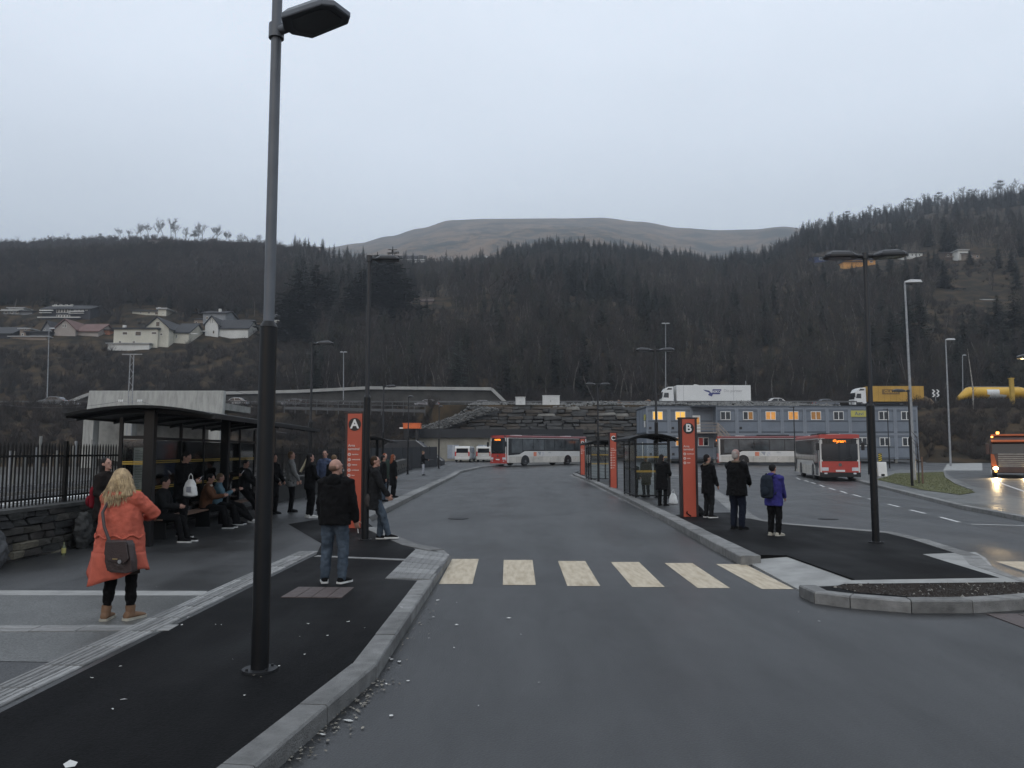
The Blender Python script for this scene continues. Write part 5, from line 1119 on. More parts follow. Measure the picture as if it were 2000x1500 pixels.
# upper door with porch, platform and stair
xd = xa + 2.55 * mw; zf = z0 + sh + .1
mk('upper_door', MB().b2(xa + 2 * mw + .1, xa + 2 * mw + 1.05, YC - .03, YC + .05, zf, zf + 2.05), wht_m, sb); mk('door_pane', MB().b2(xa + 2 * mw + .4, xa + 2 * mw + .9, YC - .04, YC - .031, zf + .95, zf + 1.8), lit_o, sb)
mk('porch_roof', MB().b2(xa + 1.95 * mw, xa + 3.0 * mw, YC - 1.5, YC - .07, zt + .0, zt + .1), gray_d, sb); mk('porch_side', MB().b2(xa + 2.95 * mw, xa + 3.0 * mw, YC - 1.45, YC - .07, zt - 2.2, zt - .01), gray_m, sb)
st = empty('site_stair', (0, 0, 0), label='pale timber stair up to the cabin door, behind sign B', cat='stair')
tim = M('pale_timber', (.27, .23, .2), .7, .25, 3)
px0, px1, yf0, yf1 = xa + 1.9 * mw, xa + 3.05 * mw, YC - 1.5, YC - .08
mk('landing', MB().b2(px0, px1, yf0, yf1, zf - .16, zf - .02), tim, st)
for x in (px0 + .1, px1 - .1): mk('post', MB().b2(x - .06, x + .06, yf0, yf0 + .12, gz(YC), zf + 1.1), tim, st)
for z in (.35, .72, 1.08): mk('rail', MB().b2(px0, px1, yf0 + .02, yf0 + .08, zf + z - .05, zf + z + .03), tim, st)
ns = 13; xr1 = px1 + 3.4; zg = gz(YC)
for k in range(ns):
    t = (k + .5) / ns; mk('tread', MB().b2(px1 + 3.4 * t - .14, px1 + 3.4 * t + .14, yf0, yf0 + 1.1, zf - (zf - zg) * t - .03, zf - (zf - zg) * t + .02), tim, st)
for yy in (yf0, yf0 + 1.1):
    mk('stringer', MB().bar((px1, yy, zf - .1), (xr1, yy, zg), .06, .26), tim, st)
    for dz in (.5, 1.0): mk('handrail', MB().bar((px1, yy, zf + dz), (xr1, yy, zg + dz), .06, .1), tim, st)
    for k in range(4):
        t = k / 3; x = px1 + (xr1 - px1) * t; zz = zf + (zg - zf) * t; mk('post', MB().b2(x - .05, x + .05, yy - .05, yy + .05, zz - .1 if k else zg, zz + 1.05), tim, st)
# sign on facade
sx = PY(1681, 808, YC).x; sz = PY(1681, 808, YC).z
sg = mk('name_sign', MB().b2(sx - 1.2, sx + 1.4, YC - .06, YC - .005, sz - .38, sz + .38), bpy.data.materials['sign_yellow'], sb); text('name_letters', 'Azvi', .62, M('sign_blue', (.02, .06, .2), .5, .1), sg, (sx - .2, YC - .065, sz))
# legs
for i in range(NM + 1): mk('foot', MB().b2(xa + i * mw - .15, xa + i * mw + .15, YC + .1, YC + .4, gz(YC) - .1, z0 + .01), conc_d, sb)
# ------------------------------------------------------------------ low works building under the block wall
lbz = gz(106)
lo = empty('works_building', (0, 0, 0), label='low beige works building with dark roof band under the stone wall', cat='building')
x0, x1 = PY(795, 880, 105).x, PY(1130, 880, 105).x; zt_ = PY(900, 855, 105).z
bei = M('beige_panel', (.27, .26, .22), .8, .25, .6)
npn = 9
for k in range(npn): mk('wall_panel', MB().b2(x0 + (x1 - x0) * k / npn + .01, x0 + (x1 - x0) * (k + 1) / npn - .01, 105, 105.3, lbz - .1, zt_), bei, lo)
mk('roof', MB().b2(x0 - .4, x1 + .6, 104.4, 108.4, zt_, PY(900, 838, 104.4).z), M('dark_membrane', (.012, .013, .016), .7, .2, 1), lo)
for u in (885, 945):
    q = PY(u, 880, 105); f = mk('window', MB().b2(q.x - .75, q.x + .75, 104.94, 105.02, lbz + .3, lbz + 2.1), M('window_blue_grey', (.3, .34, .4), .3, .2, 1), lo); mk('mullion', MB().b2(q.x - .03, q.x + .03, 104.92, 104.94, lbz + .3, lbz + 2.1), wht_m, f)
q = PY(822, 868, 104.9); mk('vent', MB().b2(q.x - .4, q.x + .4, 104.93, 104.99, q.z - .3, q.z + .3), dkgrey_m, lo)
# dark tent-like tarpaulin heap and dark fence panels by the far left platform
dt = empty('black_tent', (PY(800, 900, 84).x, 84, gz(84)), 0, 'black gabled tent left of the works building', 'tent')
mk('tent_cover', MB().pry([(-3.2, 0), (3.6, 0), (3.6, .6), (.9, 2.7), (-1.6, 2.75), (-3.2, 1.6)], -2, 2), M('black_tarp', (.014, .015, .018), .6, .2, 2), dt, bev=.08)
mk('tent_edge', MB().bar((.9, -2.03, 2.7), (3.65, -2.03, .6), .05, .1), galv_m, dt)
dh = empty('dark_hoarding', (0, 0, 0), label='dark mesh site fence behind the far left platform', cat='fence')
q0, q1 = Vector((PY(560, 900, 52).x - .0, 56, 0)), Vector((PY(850, 900, 78).x, 80, 0))
for k in range(12):
    a, b_ = q0.lerp(q1, k / 12 + .003), q0.lerp(q1, (k + 1) / 12 - .003); mk('fence_panel', MB().bar((a.x, a.y, gz(a.y) + 1.1), (b_.x, b_.y, gz(b_.y) + 1.1), .05, 2.0), M('dark_mesh', (.016, .018, .021), .7, .2, 3) if k == 0 else bpy.data.materials['dark_mesh'], dh)
    mk('fence_post', MB().tube([(a.x, a.y - .05, 0), (a.x, a.y - .05, gz(a.y) + 2.2)], .03, 6), dkgrey_m, dh)
lsw = empty('low_stone_wall', (0, 0, 0), label='low grey stone wall behind the lone man far up the platform', cat='stone wall')
for k in range(22):
    for r_ in range(3):
        t = (k + .5 * (r_ % 2)) / 22; p = Vector((-8.7, 46, 0)).lerp(Vector((-10.2, 84, 0)), t)
        o = bpy.data.objects.new('wall_stone', wst[(k * 5 + r_ * 3) % 15]); COL.objects.link(o); o.parent = lsw; o.location = (p.x, p.y, gz(p.y) + .2 + r_ * .36); o.scale = (.5, 1.7, .34); o.rotation_euler[2] = math.atan2(1.5, 38)
# ------------------------------------------------------------------ hillside houses
HOUSES = []
def hmat(n, c, **k): return bpy.data.materials[n] if n in bpy.data.materials else M(n, c, .85, .12, .3, **k)
COLS = dict(cream=(.5, .48, .4), white=(.58, .58, .55), grey=(.22, .23, .24), pink=(.32, .28, .25), orange=(.38, .16, .09), dark=(.035, .036, .042), blue=(.03, .045, .12), brown=(.1, .07, .05), red=(.16, .04, .035), ochre=(.55, .27, .07), tan=(.25, .2, .16))
ROOF = dict(slate=(.03, .031, .034), red=(.13, .075, .065), brown=(.07, .05, .045), pale=(.35, .35, .34))
def house(u, v, label, vols, wins=(), chim=(), extra=(), y1=None, win_c='dark'):
    """vols: (u0, u1, v_base, v_eave, v_ridge, depth m, ridge axis, wall, roof, y offset m) in photo pixels"""
    p = T(u, v, y1=y1); Y = p.y; HOUSES.append((p.x, p.y)); o = empty('house', p, 0, label, 'house', 'houses on the hillsides'); k = Y / F_PX
    def X(uu): return PY(uu, v, Y).x - p.x
    def Z(vv): return PY(u, vv, Y).z - p.z
    for (u0, u1, vb, ve, vr, dp, ax, wc, rc, yo) in vols:
        x0_, x1_, zb_, ze, zr = X(u0), X(u1), Z(vb), Z(ve), Z(vr); wm_ = hmat('house_' + wc, COLS[wc]); rm = hmat('roof_' + rc, ROOF[rc]); ov = .45
        if ax == 'f':
            mk('wall', MB().b2(x0_, x1_, yo, yo + dp, zb_ - 3, ze), wm_, o); mk('roof', MB().b2(x0_ - ov, x1_ + ov, yo - ov, yo + dp + ov, ze, max(zr, ze + .25)), rm, o)
        elif ax == 'x':
            poly = [(yo, zb_ - 3), (yo + dp, zb_ - 3), (yo + dp, ze), (yo + dp / 2, zr - .15), (yo, ze)]; mk('wall', MB().prx(poly, x0_, x1_), wm_, o)
            sl_ = (zr - ze) / (dp / 2); mk('roof', MB().prx([(yo - ov, ze - ov * sl_), (yo + dp / 2, zr), (yo + dp + ov, ze - ov * sl_), (yo + dp + ov, ze - ov * sl_ + .28), (yo + dp / 2, zr + .28), (yo - ov, ze - ov * sl_ + .28)], x0_ - ov, x1_ + ov), rm, o)
        else:
            xm = (x0_ + x1_) / 2; mk('wall', MB().pry([(x0_, zb_ - 3), (x1_, zb_ - 3), (x1_, ze), (xm, zr - .15), (x0_, ze)], yo, yo + dp), wm_, o)
            sl_ = (zr - ze) / ((x1_ - x0_) / 2); mk('roof', MB().pry([(x0_ - ov, ze - ov * sl_), (xm, zr), (x1_ + ov, ze - ov * sl_), (x1_ + ov, ze - ov * sl_ + .28), (xm, zr + .28), (x0_ - ov, ze - ov * sl_ + .28)], yo - ov, yo + dp + ov), rm, o)
    for (u0, u1, v0, v1, yo) in wins:
        f = mk('window', MB().b2(X(u0), X(u1), yo - .06, yo + .05, Z(v1), Z(v0)), hmat('house_white', COLS['white']), o); mk('pane', MB().b2(X(u0) + .1, X(u1) - .1, yo - .08, yo - .055, Z(v1) + .1, Z(v0) - .1), win_m, f)
    for (u0, u1, v0, v1, yo, c) in extra: mk('balcony' if c == 'white' else 'annex', MB().b2(X(u0), X(u1), yo - .4, yo + .2, Z(v1), Z(v0)), hmat('house_' + c, COLS[c]), o)
    for (uu, vt, vb) in chim: mk('chimney', MB().b2(X(uu) - .35, X(uu) + .35, 2.5, 3.3, Z(vb), Z(vt)), hmat('house_white', COLS['white']), o)
    return o
def wrow(u0, u1, n, wpx, v0, v1, yo=0): return [(u0 + (u1 - u0) * k / max(1, n - 1) - wpx / 2, u0 + (u1 - u0) * k / max(1, n - 1) + wpx / 2, v0, v1, yo) for k in range(n)]
house(285, 680, 'large cream house with gabled loft, nearest above the concrete portal', [(221, 307, 680, 643, 640, 9, 'f', 'cream', 'slate', 0), (278, 326, 668, 640, 619, 14, 'y', 'cream', 'slate', .8), (326, 356, 668, 645, 622, 12, 'x', 'cream', 'slate', 4), (216, 296, 682, 673, 672, 2, 'f', 'white', 'pale', -1.5)],
      [(238, 248, 648, 654, 0), (263, 275, 647, 656, 0), (295, 305, 648, 653, 0), (231, 237, 666, 672, 0), (258, 264, 666, 672, 0), (300, 308, 627, 637, .8), (309, 314, 650, 654, .8), (330, 333, 649, 656, 4)], extra=[(361, 374, 647, 649, 4, 'white')], chim=[(231, 632, 645)])
house(420, 660, 'white house with steep dark roof and long pale side wall', [(400, 425, 662, 633, 618, 12, 'y', 'white', 'slate', 0), (425, 482, 660, 640, 620, 9, 'x', 'white', 'slate', 1)], [(415, 419, 645, 652, 0), (409, 411, 622, 632, 0), (413, 415, 621, 631, 0)], extra=[(390, 401, 646, 648, 0, 'white')])
house(292, 617, 'upper cream house with up-tilted roof ends behind the large cream house', [(258, 322, 617, 608, 603, 8, 'x', 'cream', 'slate', 0), (310, 326, 617, 605, 602, 8, 'f', 'cream', 'pale', -.6)], [(289, 293, 609, 613, 0), (302, 309, 609, 615, 0), (273, 276, 609, 612, 0), (319, 321, 611, 615, -.6)], [(303, 597, 606)])
house(128, 625, 'dark three-storey house with white balconies on the left slope', [(82, 176, 624, 604, 591, 12, 'x', 'dark', 'slate', 0)], wrow(112, 134, 5, 5, 604, 611) + wrow(112, 134, 5, 5, 615, 620) + wrow(84, 100, 3, 5, 604, 606) + wrow(146, 168, 4, 5, 605, 607) + wrow(108, 140, 4, 5, 595, 598, -.3), extra=[(79, 105, 606, 608, -.5, 'white'), (79, 102, 611, 612, -.5, 'white'), (136, 165, 608, 609.5, -.5, 'white'), (136, 165, 612, 613, -.5, 'white'), (77, 160, 620, 621.5, -.8, 'white'), (104, 142, 597.5, 599, -.5, 'white')])
house(30, 615, 'flat white modern house with thin canopies at the left edge', [(6, 40, 615, 606, 605, 8, 'f', 'grey', 'pale', 0), (12, 42, 606, 601, 600, 6, 'f', 'white', 'pale', 1), (38, 62, 617, 609, 605, 8, 'x', 'grey', 'slate', 0)], wrow(12, 34, 3, 6, 608, 613), extra=[(3, 38, 607, 608, -.4, 'white')])
house(140, 657, 'pinkish gabled house with a reddish tiled roof', [(105, 147, 657, 643, 624, 9, 'y', 'pink', 'red', 0), (147, 188, 655, 646, 628, 10, 'x', 'pink', 'red', 1)], [(121, 124, 633, 640, 0), (126, 129, 633, 640, 0)])
house(62, 660, 'grey house with terrace and sloping green-grey gable', [(72, 94, 655, 645, 625, 10, 'y', 'grey', 'slate', 2), (38, 58, 657, 643, 641, 8, 'f', 'tan', 'pale', 0), (50, 95, 657, 649, 647, 5, 'f', 'dark', 'slate', 0), (28, 100, 668, 660, 659, 3, 'f', 'tan', 'pale', -2)], [(42, 46, 651, 656, 0), (76, 79, 640, 644, 2), (47, 51, 642, 645, 0)])
house(204, 657, 'small orange house between the reddish roof and the cream house', [(193, 213, 657, 645, 644, 6, 'f', 'orange', 'brown', 0), (193, 199, 657, 640, 639, 4, 'f', 'orange', 'brown', 1)], [(201, 205, 650, 653, 0)])
house(10, 662, 'house with broad dark roof cut by the left edge', [(-30, 22, 662, 652, 634, 12, 'x', 'dark', 'slate', 0)])
house(425, 637, 'grey house with dark roof and white chimney behind the white house', [(396, 440, 637, 612, 604, 10, 'x', 'grey', 'slate', 0), (373, 402, 635, 622, 617, 8, 'x', 'tan', 'slate', 2)], [(402, 406, 618, 624, 0), (376, 380, 626, 630, 2)], [(422, 600, 606)])
house(545, 640, 'white walled house half hidden behind the lamp post and spruces', [(529, 560, 641, 620, 610, 9, 'x', 'white', 'slate', 0)], [(540, 546, 626, 633, 0)])
house(310, 481, 'long white bungalow on the left ridge among bare trees', [(288, 334, 481, 474, 466, 9, 'x', 'white', 'brown', 0)], wrow(300, 328, 4, 4, 476, 479))
house(476, 480, 'small pale house on the left ridge near the lamp post', [(458, 482, 481, 476, 471, 8, 'x', 'tan', 'brown', 0)], wrow(464, 478, 3, 3, 477, 480))
house(592, 500, 'red and white house with tall chimney on the saddle of the ridge', [(559, 594, 493, 489, 480, 9, 'x', 'brown', 'brown', 0), (594, 627, 499, 490, 480, 9, 'x', 'red', 'brown', -1), (595, 608, 499, 493, 492.5, 4, 'f', 'white', 'pale', -1.5)], [(581, 591, 485, 489, -.1), (610, 624, 484, 491, -1.1)], [(594, 474, 488)])
house(803, 516, 'dark house with white balcony band above the spruces', [(778, 830, 516, 501, 497, 9, 'x', 'dark', 'slate', 0)], wrow(792, 808, 3, 3, 501, 505) + [(777, 786, 499, 506, 0), (817, 827, 498, 507, 0)], extra=[(780, 831, 507, 508.5, -.8, 'white'), (785, 830, 510, 514, -.3, 'white')])
house(952, 507, 'low pale roofed house on the ridge left of the dark conifers', [(925, 975, 508, 503, 498, 9, 'x', 'brown', 'pale', 0)], [(953, 957, 500, 505, -.3)])
house(832, 596, 'small weathered shed among bare trees right of the spruces', [(821, 844, 597, 589, 582, 6, 'x', 'tan', 'brown', 0)])
house(1680, 521, 'ochre house with balcony just left of the two-headed lamp post', [(1654, 1710, 520, 508, 505, 9, 'x', 'ochre', 'slate', 0), (1643, 1680, 520, 514, 513, 3, 'f', 'ochre', 'brown', -2)], wrow(1668, 1702, 3, 6, 509.5, 513), extra=[(1645, 1672, 513, 514, -2.2, 'brown')])
house(1615, 510, 'blue house with pale windows left of the ochre house', [(1590, 1632, 511, 502, 498, 9, 'x', 'blue', 'slate', 0)], [(1600, 1609, 503, 508, 0), (1617, 1627, 502, 507, 0)])
house(1788, 504, 'white house on the right slope, brightest of its row', [(1776, 1802, 504, 494, 491, 9, 'x', 'white', 'slate', 0), (1766, 1778, 505, 499, 496, 6, 'f', 'white', 'slate', 1)], wrow(1782, 1796, 3, 3, 496, 500))
house(1862, 508, 'brown wooden house right of the bright white house', [(1846, 1878, 508, 495, 489, 9, 'x', 'brown', 'brown', 0)], wrow(1852, 1872, 3, 4, 497, 501), extra=[(1845, 1877, 502, 503, -.6, 'tan')])
house(1902, 507, 'brown house with pale dormer at the end of the right row', [(1890, 1914, 507, 496, 490, 9, 'x', 'tan', 'brown', 0), (1884, 1904, 488, 484, 482, 4, 'f', 'white', 'pale', 4)], wrow(1897, 1909, 2, 4, 499, 503))
house(1738, 506, 'house with long pale eaves line right of the two-headed lamp', [(1712, 1746, 506, 502, 497, 8, 'x', 'grey', 'slate', 0)], extra=[(1710, 1748, 503, 505, -.5, 'white')])
house(1930, 590, 'small pale roofed hut among the trees on the right slope', [(1921, 1940, 591, 586, 582, 6, 'x', 'grey', 'pale', 0)])
house(1877, 568, 'tiny white hut above the pale roofed hut on the right', [(1872, 1883, 569, 564, 561, 5, 'x', 'white', 'slate', 0)])
# ------------------------------------------------------------------ people
skin_m = M('skin', (.36, .2, .15), .55, .1, 20); lip_m = M('lips', (.25, .09, .08), .5, .1); eye_m = M('eye_dark', (.02, .018, .016), .3, .1)
def cloth(n, c, rough=.85, bump=.35, **k): return bpy.data.materials[n] if n in bpy.data.materials else M(n, c, rough, .2, 9, bump, 130, spec=.12, **k)
FOLD = {}
def fold_tex(sz):
    if sz not in FOLD:
        t = bpy.data.textures.new('folds', 'CLOUDS'); t.noise_scale = sz; t.noise_depth = 3; FOLD[sz] = t
    return FOLD[sz]
def remesh(o, vox, it=4, fold=0, fsz=.12):
    m = o.modifiers.new('skin_surface', 'REMESH'); m.mode = 'VOXEL'; m.voxel_size = vox; m.use_smooth_shade = True
    s = o.modifiers.new('relax', 'SMOOTH'); s.factor = .5; s.iterations = it
    if fold:
        d = o.modifiers.new('folds', 'DISPLACE'); d.texture = fold_tex(fsz); d.strength = fold; d.mid_level = .5; d.texture_coords = 'LOCAL'
    return o
for o_ in [x for x in COL.objects if x.name.startswith('boulder')]: remesh(o_, .018, 2, .12, .13)
def ik(S, T_, l1, l2, pole):
    d = T_ - S; Ld = max(1e-3, min(d.length, (l1 + l2) * .995)); dn = d.normalized(); a = (l1 * l1 - l2 * l2 + Ld * Ld) / (2 * Ld); q = math.sqrt(max(0, l1 * l1 - a * a))
    pp = pole - dn * pole.dot(dn); pp = pp.normalized() if pp.length > 1e-5 else Vector((0, 0, 1)); return S + dn * a + pp * q, S + dn * Ld
def ring(c, rx, ry, n=20, rot=0):
    return [(c[0] + rx * math.cos(t) * math.cos(rot) - ry * math.sin(t) * math.sin(rot), c[1] + rx * math.cos(t) * math.sin(rot) + ry * math.sin(t) * math.cos(rot), c[2]) for t in [2 * math.pi * k / n for k in range(n)]]
def hand_prims(mb, W, d, side, h, curl=.5, palm_n=None):
    """palm, four unequal bent fingers and a thumb leaving the side of the palm"""
    d = d.normalized(); n = palm_n or Vector((-side, 0, 0)); n = (n - d * n.dot(d)).normalized(); s = d.cross(n).normalized()
    k = h / 1.75; pc = W + d * .045 * k
    mb.ell(pc, (.042 * k, .018 * k, .05 * k), 10, 7, rot=Matrix((s, n, d)).transposed())
    for i, L_ in enumerate((.068, .078, .072, .056)):
        b = W + d * .082 * k + s * (.03 - .02 * i) * k; d1 = (d + n * curl * .7).normalized(); d2 = (d + n * curl * 2.2).normalized()
        p1 = b + d1 * L_ * .5 * k; p2 = p1 + d2 * L_ * .5 * k; mb.caps([b - d * .02 * k, b, p1, p2], [.0105 * k, .0102 * k, .0095 * k, .008 * k], 7)
    b = W + d * .03 * k + s * .034 * k; p1 = b + (d * .6 + s * .7 + n * .4).normalized() * .035 * k; p2 = p1 + (d + n * .6).normalized() * .03 * k
    mb.caps([b - s * .01, b, p1, p2], [.012 * k, .012 * k, .011 * k, .009 * k], 7)
def person(loc, rz, h, label, jacket='black', trousers='black', shoes='black', sole=None, hair='short', hair_c='brown', feet=None, pelvis=None, lean=(0, 0), twist=0, hands=None, head=(0, 0), hem=.46, flare=1.0, bulk=1.0, hood=False, hood_up=False, collar=None, vox=.015, leg_r=1.0, coat_rings=None, skirt=None, shoe_len=1.0, poles=None, curl=.5, group=None, palm=None):
    feet = feet or ((-.06, 0, 8), (.06, 0, -8)); hands = hands or ((-.15, .03, .46), (.15, .03, .46)); poles = poles or (None, None)
    PV = Vector(pelvis or (0, 0, .529)) * h; ah = .045 * h; B = MB(); J = MB(); TR = MB()
    sp_d = Vector((lean[0], lean[1], 1)).normalized(); CH = PV + sp_d * .30 * h; NK = CH + sp_d * .012 * h
    hp = R(head[1]); hy = R(head[0])
    HC = NK + (sp_d * .6 + Vector((0, math.sin(hp) * .8, 1)).normalized()).normalized() * .105 * h
    HR = Euler((-hp, 0, hy)).to_matrix()
    # legs
    legs = []
    for i, s in ((0, -1), (1, 1)):
        HJ = PV + Vector((s * .05 * h, 0, 0)); fx, fy, fyaw = feet[i][:3]; fz = feet[i][3] if len(feet[i]) > 3 else 0
        A = Vector((fx * h, fy * h, ah + fz * h)); K, A2 = ik(HJ, A, .247 * h, .24 * h, Vector((s * .25 * math.cos(R(fyaw)) * .4 - math.sin(R(fyaw)) * .5, 1, 0)))
        legs.append((HJ, K, A2, fyaw, s))
        B.caps([HJ, HJ.lerp(K, .5), K, K.lerp(A2, .35), A2], [x * h * min(1, leg_r) * .92 for x in (.048, .043, .032, .033, .019)], 10)
        fd = Vector((-math.sin(R(fyaw)), math.cos(R(fyaw)), 0)); B.caps([A2 - fd * .02 * h - Vector((0, 0, .02 * h)), A2 + fd * .09 * h - Vector((0, 0, .025 * h))], [.02 * h, .016 * h], 8)
        TR.caps([HJ + Vector((0, 0, .01 * h)), HJ.lerp(K, .5), K, K.lerp(A2, .45), A2 + (K - A2) * .02], [.062 * h * leg_r, .055 * h * leg_r, .044 * h * leg_r, .041 * h * leg_r, (.036 if leg_r > .9 else .026) * h * leg_r], 12)
    TR.loft([ring(PV + sp_d * z * h, rx * h, ry * h) for z, rx, ry in ((-.045, .04, .04), (-.03, .09, .062), (.02, .097, .07), (.07, .088, .064), (.1, .08, .06))])
    # torso
    B.loft([ring(PV + sp_d * z * h, rx * h, ry * h, rot=R(twist) * z / .3) for z, rx, ry in ((-.05, .05, .04), (-.02, .088, .06), (.06, .082, .058), (.14, .08, .058), (.23, .096, .064), (.285, .095, .05), (.312, .05, .04))])
    B.caps([CH - sp_d * .02 * h, NK + sp_d * .03 * h, HC - Vector((0, 0, .03 * h))], [.036 * h, .032 * h, .031 * h], 10)
    # head
    def hpnt(x, y, z): return HC + HR @ (Vector((x, y, z)) * h)
    B.ell(HC + HR @ Vector((0, -.004 * h, .008 * h)), (.0435 * h, .054 * h, .056 * h), 16, 12, rot=HR); B.ell(hpnt(0, .012, -.028), (.034 * h, .038 * h, .04 * h), 12, 10, rot=HR)
    B.caps([hpnt(0, .046, .008), hpnt(0, .058, -.012)], [.006 * h, .0085 * h], 7); B.ell(hpnt(0, .044, -.05), (.016 * h, .013 * h, .012 * h), 8, 6, rot=HR)
    for s in (-1, 1): B.ell(hpnt(s * .045, -.006, -.004), (.006 * h, .013 * h, .018 * h), 8, 6, rot=HR)
    B.caps([hpnt(-.022, .046, .016), hpnt(.022, .046, .016)], [.007 * h, .007 * h], 6)
    # arms
    tw = R(twist); ax = Vector((math.cos(tw), math.sin(tw), 0)); tips = []
    for i, s in ((0, -1), (1, 1)):
        SJ = CH + ax * s * .098 * h * bulk ** .5 - sp_d * .012 * h; tgt = Vector(hands[i]) * h
        pole = Vector(poles[i]) if poles[i] else Vector((s * .6, -1, -.25)); EJ, WJ = ik(SJ, tgt, .165 * h, .148 * h, pole); fd = (WJ - EJ).normalized()
        B.caps([SJ, SJ.lerp(EJ, .5), EJ, EJ.lerp(WJ, .4), WJ], [.032 * h, .028 * h, .023 * h, .023 * h, .016 * h], 10); hand_prims(B, WJ, fd, s, h, curl, palm[i] if palm else None)
        J.caps([SJ - ax * s * .02 * h, SJ + ax * s * .004 * h, SJ.lerp(EJ, .55), EJ, EJ.lerp(WJ, .5), WJ - fd * .005 * h], [x * h * (.6 + .4 * bulk) for x in (.052, .05, .044, .04, .036, .03)], 12)
        tips.append((SJ, EJ, WJ, fd))
    # jacket
    hz_ = hem * h
    if coat_rings: J.loft([ring((PV.x + sp_d.x * (z - .529) * h, PV.y + sp_d.y * (z - .529) * h + yo * h, z * h), rx * h, ry * h, 28) for z, rx, ry, yo in coat_rings])
    else:
        prof = [(.31, .05, .042), (.295, .088, .055), (.26, .11, .072), (.2, .116, .08), (.1, .112, .08), (.0, .115, .083)]
        pts = [(PV + sp_d * z * h, rx * bulk, ry * bulk) for z, rx, ry in prof]
        if hz_ < PV.z and PV.z > .4 * h: pts.append((Vector((PV.x, PV.y, (PV.z + hz_) / 2)), .117 * bulk * (1 + (flare - 1) * .5), .086 * bulk * (1 + (flare - 1) * .5))); pts.append((Vector((PV.x, PV.y, hz_)), .116 * bulk * flare, .087 * bulk * flare))
        J.loft([ring(c, rx * h, ry * h, 24, R(twist) * .6) for c, rx, ry in pts[::-1]])
    cm_ = collar or jacket
    J.loft([ring(NK + sp_d * z * h + Vector((0, -.004 * h, 0)), rx * h, ry * h) for z, rx, ry in ((-.02, .07, .055), (.012, .052, .046), (.035, .046, .044))])
    if hood: J.ell(NK + Vector((0, -.055 * h, -.0 * h)), (.07 * h, .035 * h, .05 * h), 14, 8)
    if hood_up: J.ell(hpnt(0, -.014, .006), (.058 * h, .062 * h, .072 * h), 16, 12, rot=HR)
    jm = jacket if not isinstance(jacket, str) else cloth('cloth_' + jacket, CL[jacket]); tm2 = cloth('cloth_' + trousers, CL[trousers]); sm = cloth('cloth_' + shoes, CL[shoes], .6)
    o = mk('person', B, skin_m, loc=loc, rz=rz, label=label, cat='person', group=group, smooth=60); remesh(o, vox * .8 if vox < .011 else vox, 3)
    remesh(mk('jacket', J, jm, o, smooth=60), vox, 3, .045 * h / 1.75, .11); remesh(mk('trousers', TR, tm2, o, smooth=60), vox, 3, .03, .075)
    for (HJ, K, A2, fyaw, s) in legs:
        fd = Vector((-math.sin(R(fyaw)), math.cos(R(fyaw)), 0)); sd = Vector((fd.y, -fd.x, 0)); z0 = A2.z - ah; S_ = MB(); q = h * shoe_len
        def frn(y, w_, hh, zb=.012): c = A2 + fd * y * q; return [(c.x + sd.x * x * w_ * q, c.y + sd.y * x * w_ * q, z0 + zb * h + (hh - .012) * q * max(0, zz)) for x, zz in ((-1, 0), (1, 0), (1.05, .45), (.75, .9), (0, 1), (-.75, .9), (-1.05, .45))]
        S_.loft([frn(-.042, .018, .04), frn(-.034, .025, .062), frn(.0, .027, .066), frn(.035, .027, .05), (frn(.08, .031, .038)), frn(.105, .026, .03), frn(.117, .014, .024)])
        so_ = mk('shoe', S_, sm, o, smooth=50); so_.modifiers.new('sub', 'SUBSURF').render_levels = 1
        def fls(y, w_, z): c = A2 + fd * y * q; return [(c.x - sd.x * w_ * q, c.y - sd.y * w_ * q, z0 + z), (c.x + sd.x * w_ * q, c.y + sd.y * w_ * q, z0 + z)]
        pr_ = [(-.046, .02), (-.036, .029), (.0, .031), (.04, .03), (.08, .034), (.108, .028), (.121, .015)]
        top = []; [top.append(fls(y, w_, .016 * h)) for y, w_ in pr_]
        ring_ = [t[0] for t in top] + [t[1] for t in top[::-1]]; mk('sole', MB().loft([[(x, y, z0) for x, y, z in ring_], ring_]), cloth('sole_' + (sole or 'dark'), CL[sole or 'dark'], .7), so_)
    hc = cloth('hair_' + hair_c, HC_[hair_c], .6, stretch=(1, 1, .2))
    if hair in ('short', 'long', 'bun', 'beanie'):
        hm = MB().ell(hpnt(0, -.013, .014), (.0475 * h, .0545 * h, .056 * h), 18, 12, rot=HR)
        if hair == 'short': hm.ell(hpnt(0, -.03, -.012), (.042 * h, .034 * h, .045 * h), 14, 10, rot=HR)
        if hair == 'bun': hm.ell(hpnt(0, -.065, .02), (.02 * h, .022 * h, .02 * h), 12, 8, rot=HR); hm.ell(hpnt(0, -.03, -.012), (.042 * h, .034 * h, .045 * h), 14, 10, rot=HR)
        if hair == 'long':
            hm.loft([ring(hpnt(0, y, z), rx * h, ry * h, 16) for z, rx, ry, y in ((.03, .045, .045, -.012), (-.03, .052, .045, -.022), (-.08, .058, .036, -.038), (-.13, .06, .03, -.05), (-.16, .045, .02, -.052))])
        ho = mk('beanie' if hair == 'beanie' else 'hair', hm, hc, o, smooth=60)
        if hair != 'beanie': remesh(ho, min(vox, .012), 2, .012, .03)
    elif hair == 'balding':
        hm = MB().ell(hpnt(0, -.012, -.006), (.0455 * h, .0505 * h, .034 * h), 16, 10, rot=HR); mk('hair', hm, hc, o, smooth=60)
    if head is not None:
        for s in (-1, 1): mk('eye', MB().ell(hpnt(s * .019, .0475, .006), (.0075 * h, .004 * h, .004 * h), 8, 6, rot=HR), eye_m, o)
        mk('mouth', MB().ell(hpnt(0, .0495, -.034), (.014 * h, .004 * h, .004 * h), 8, 5, rot=HR), lip_m, o)
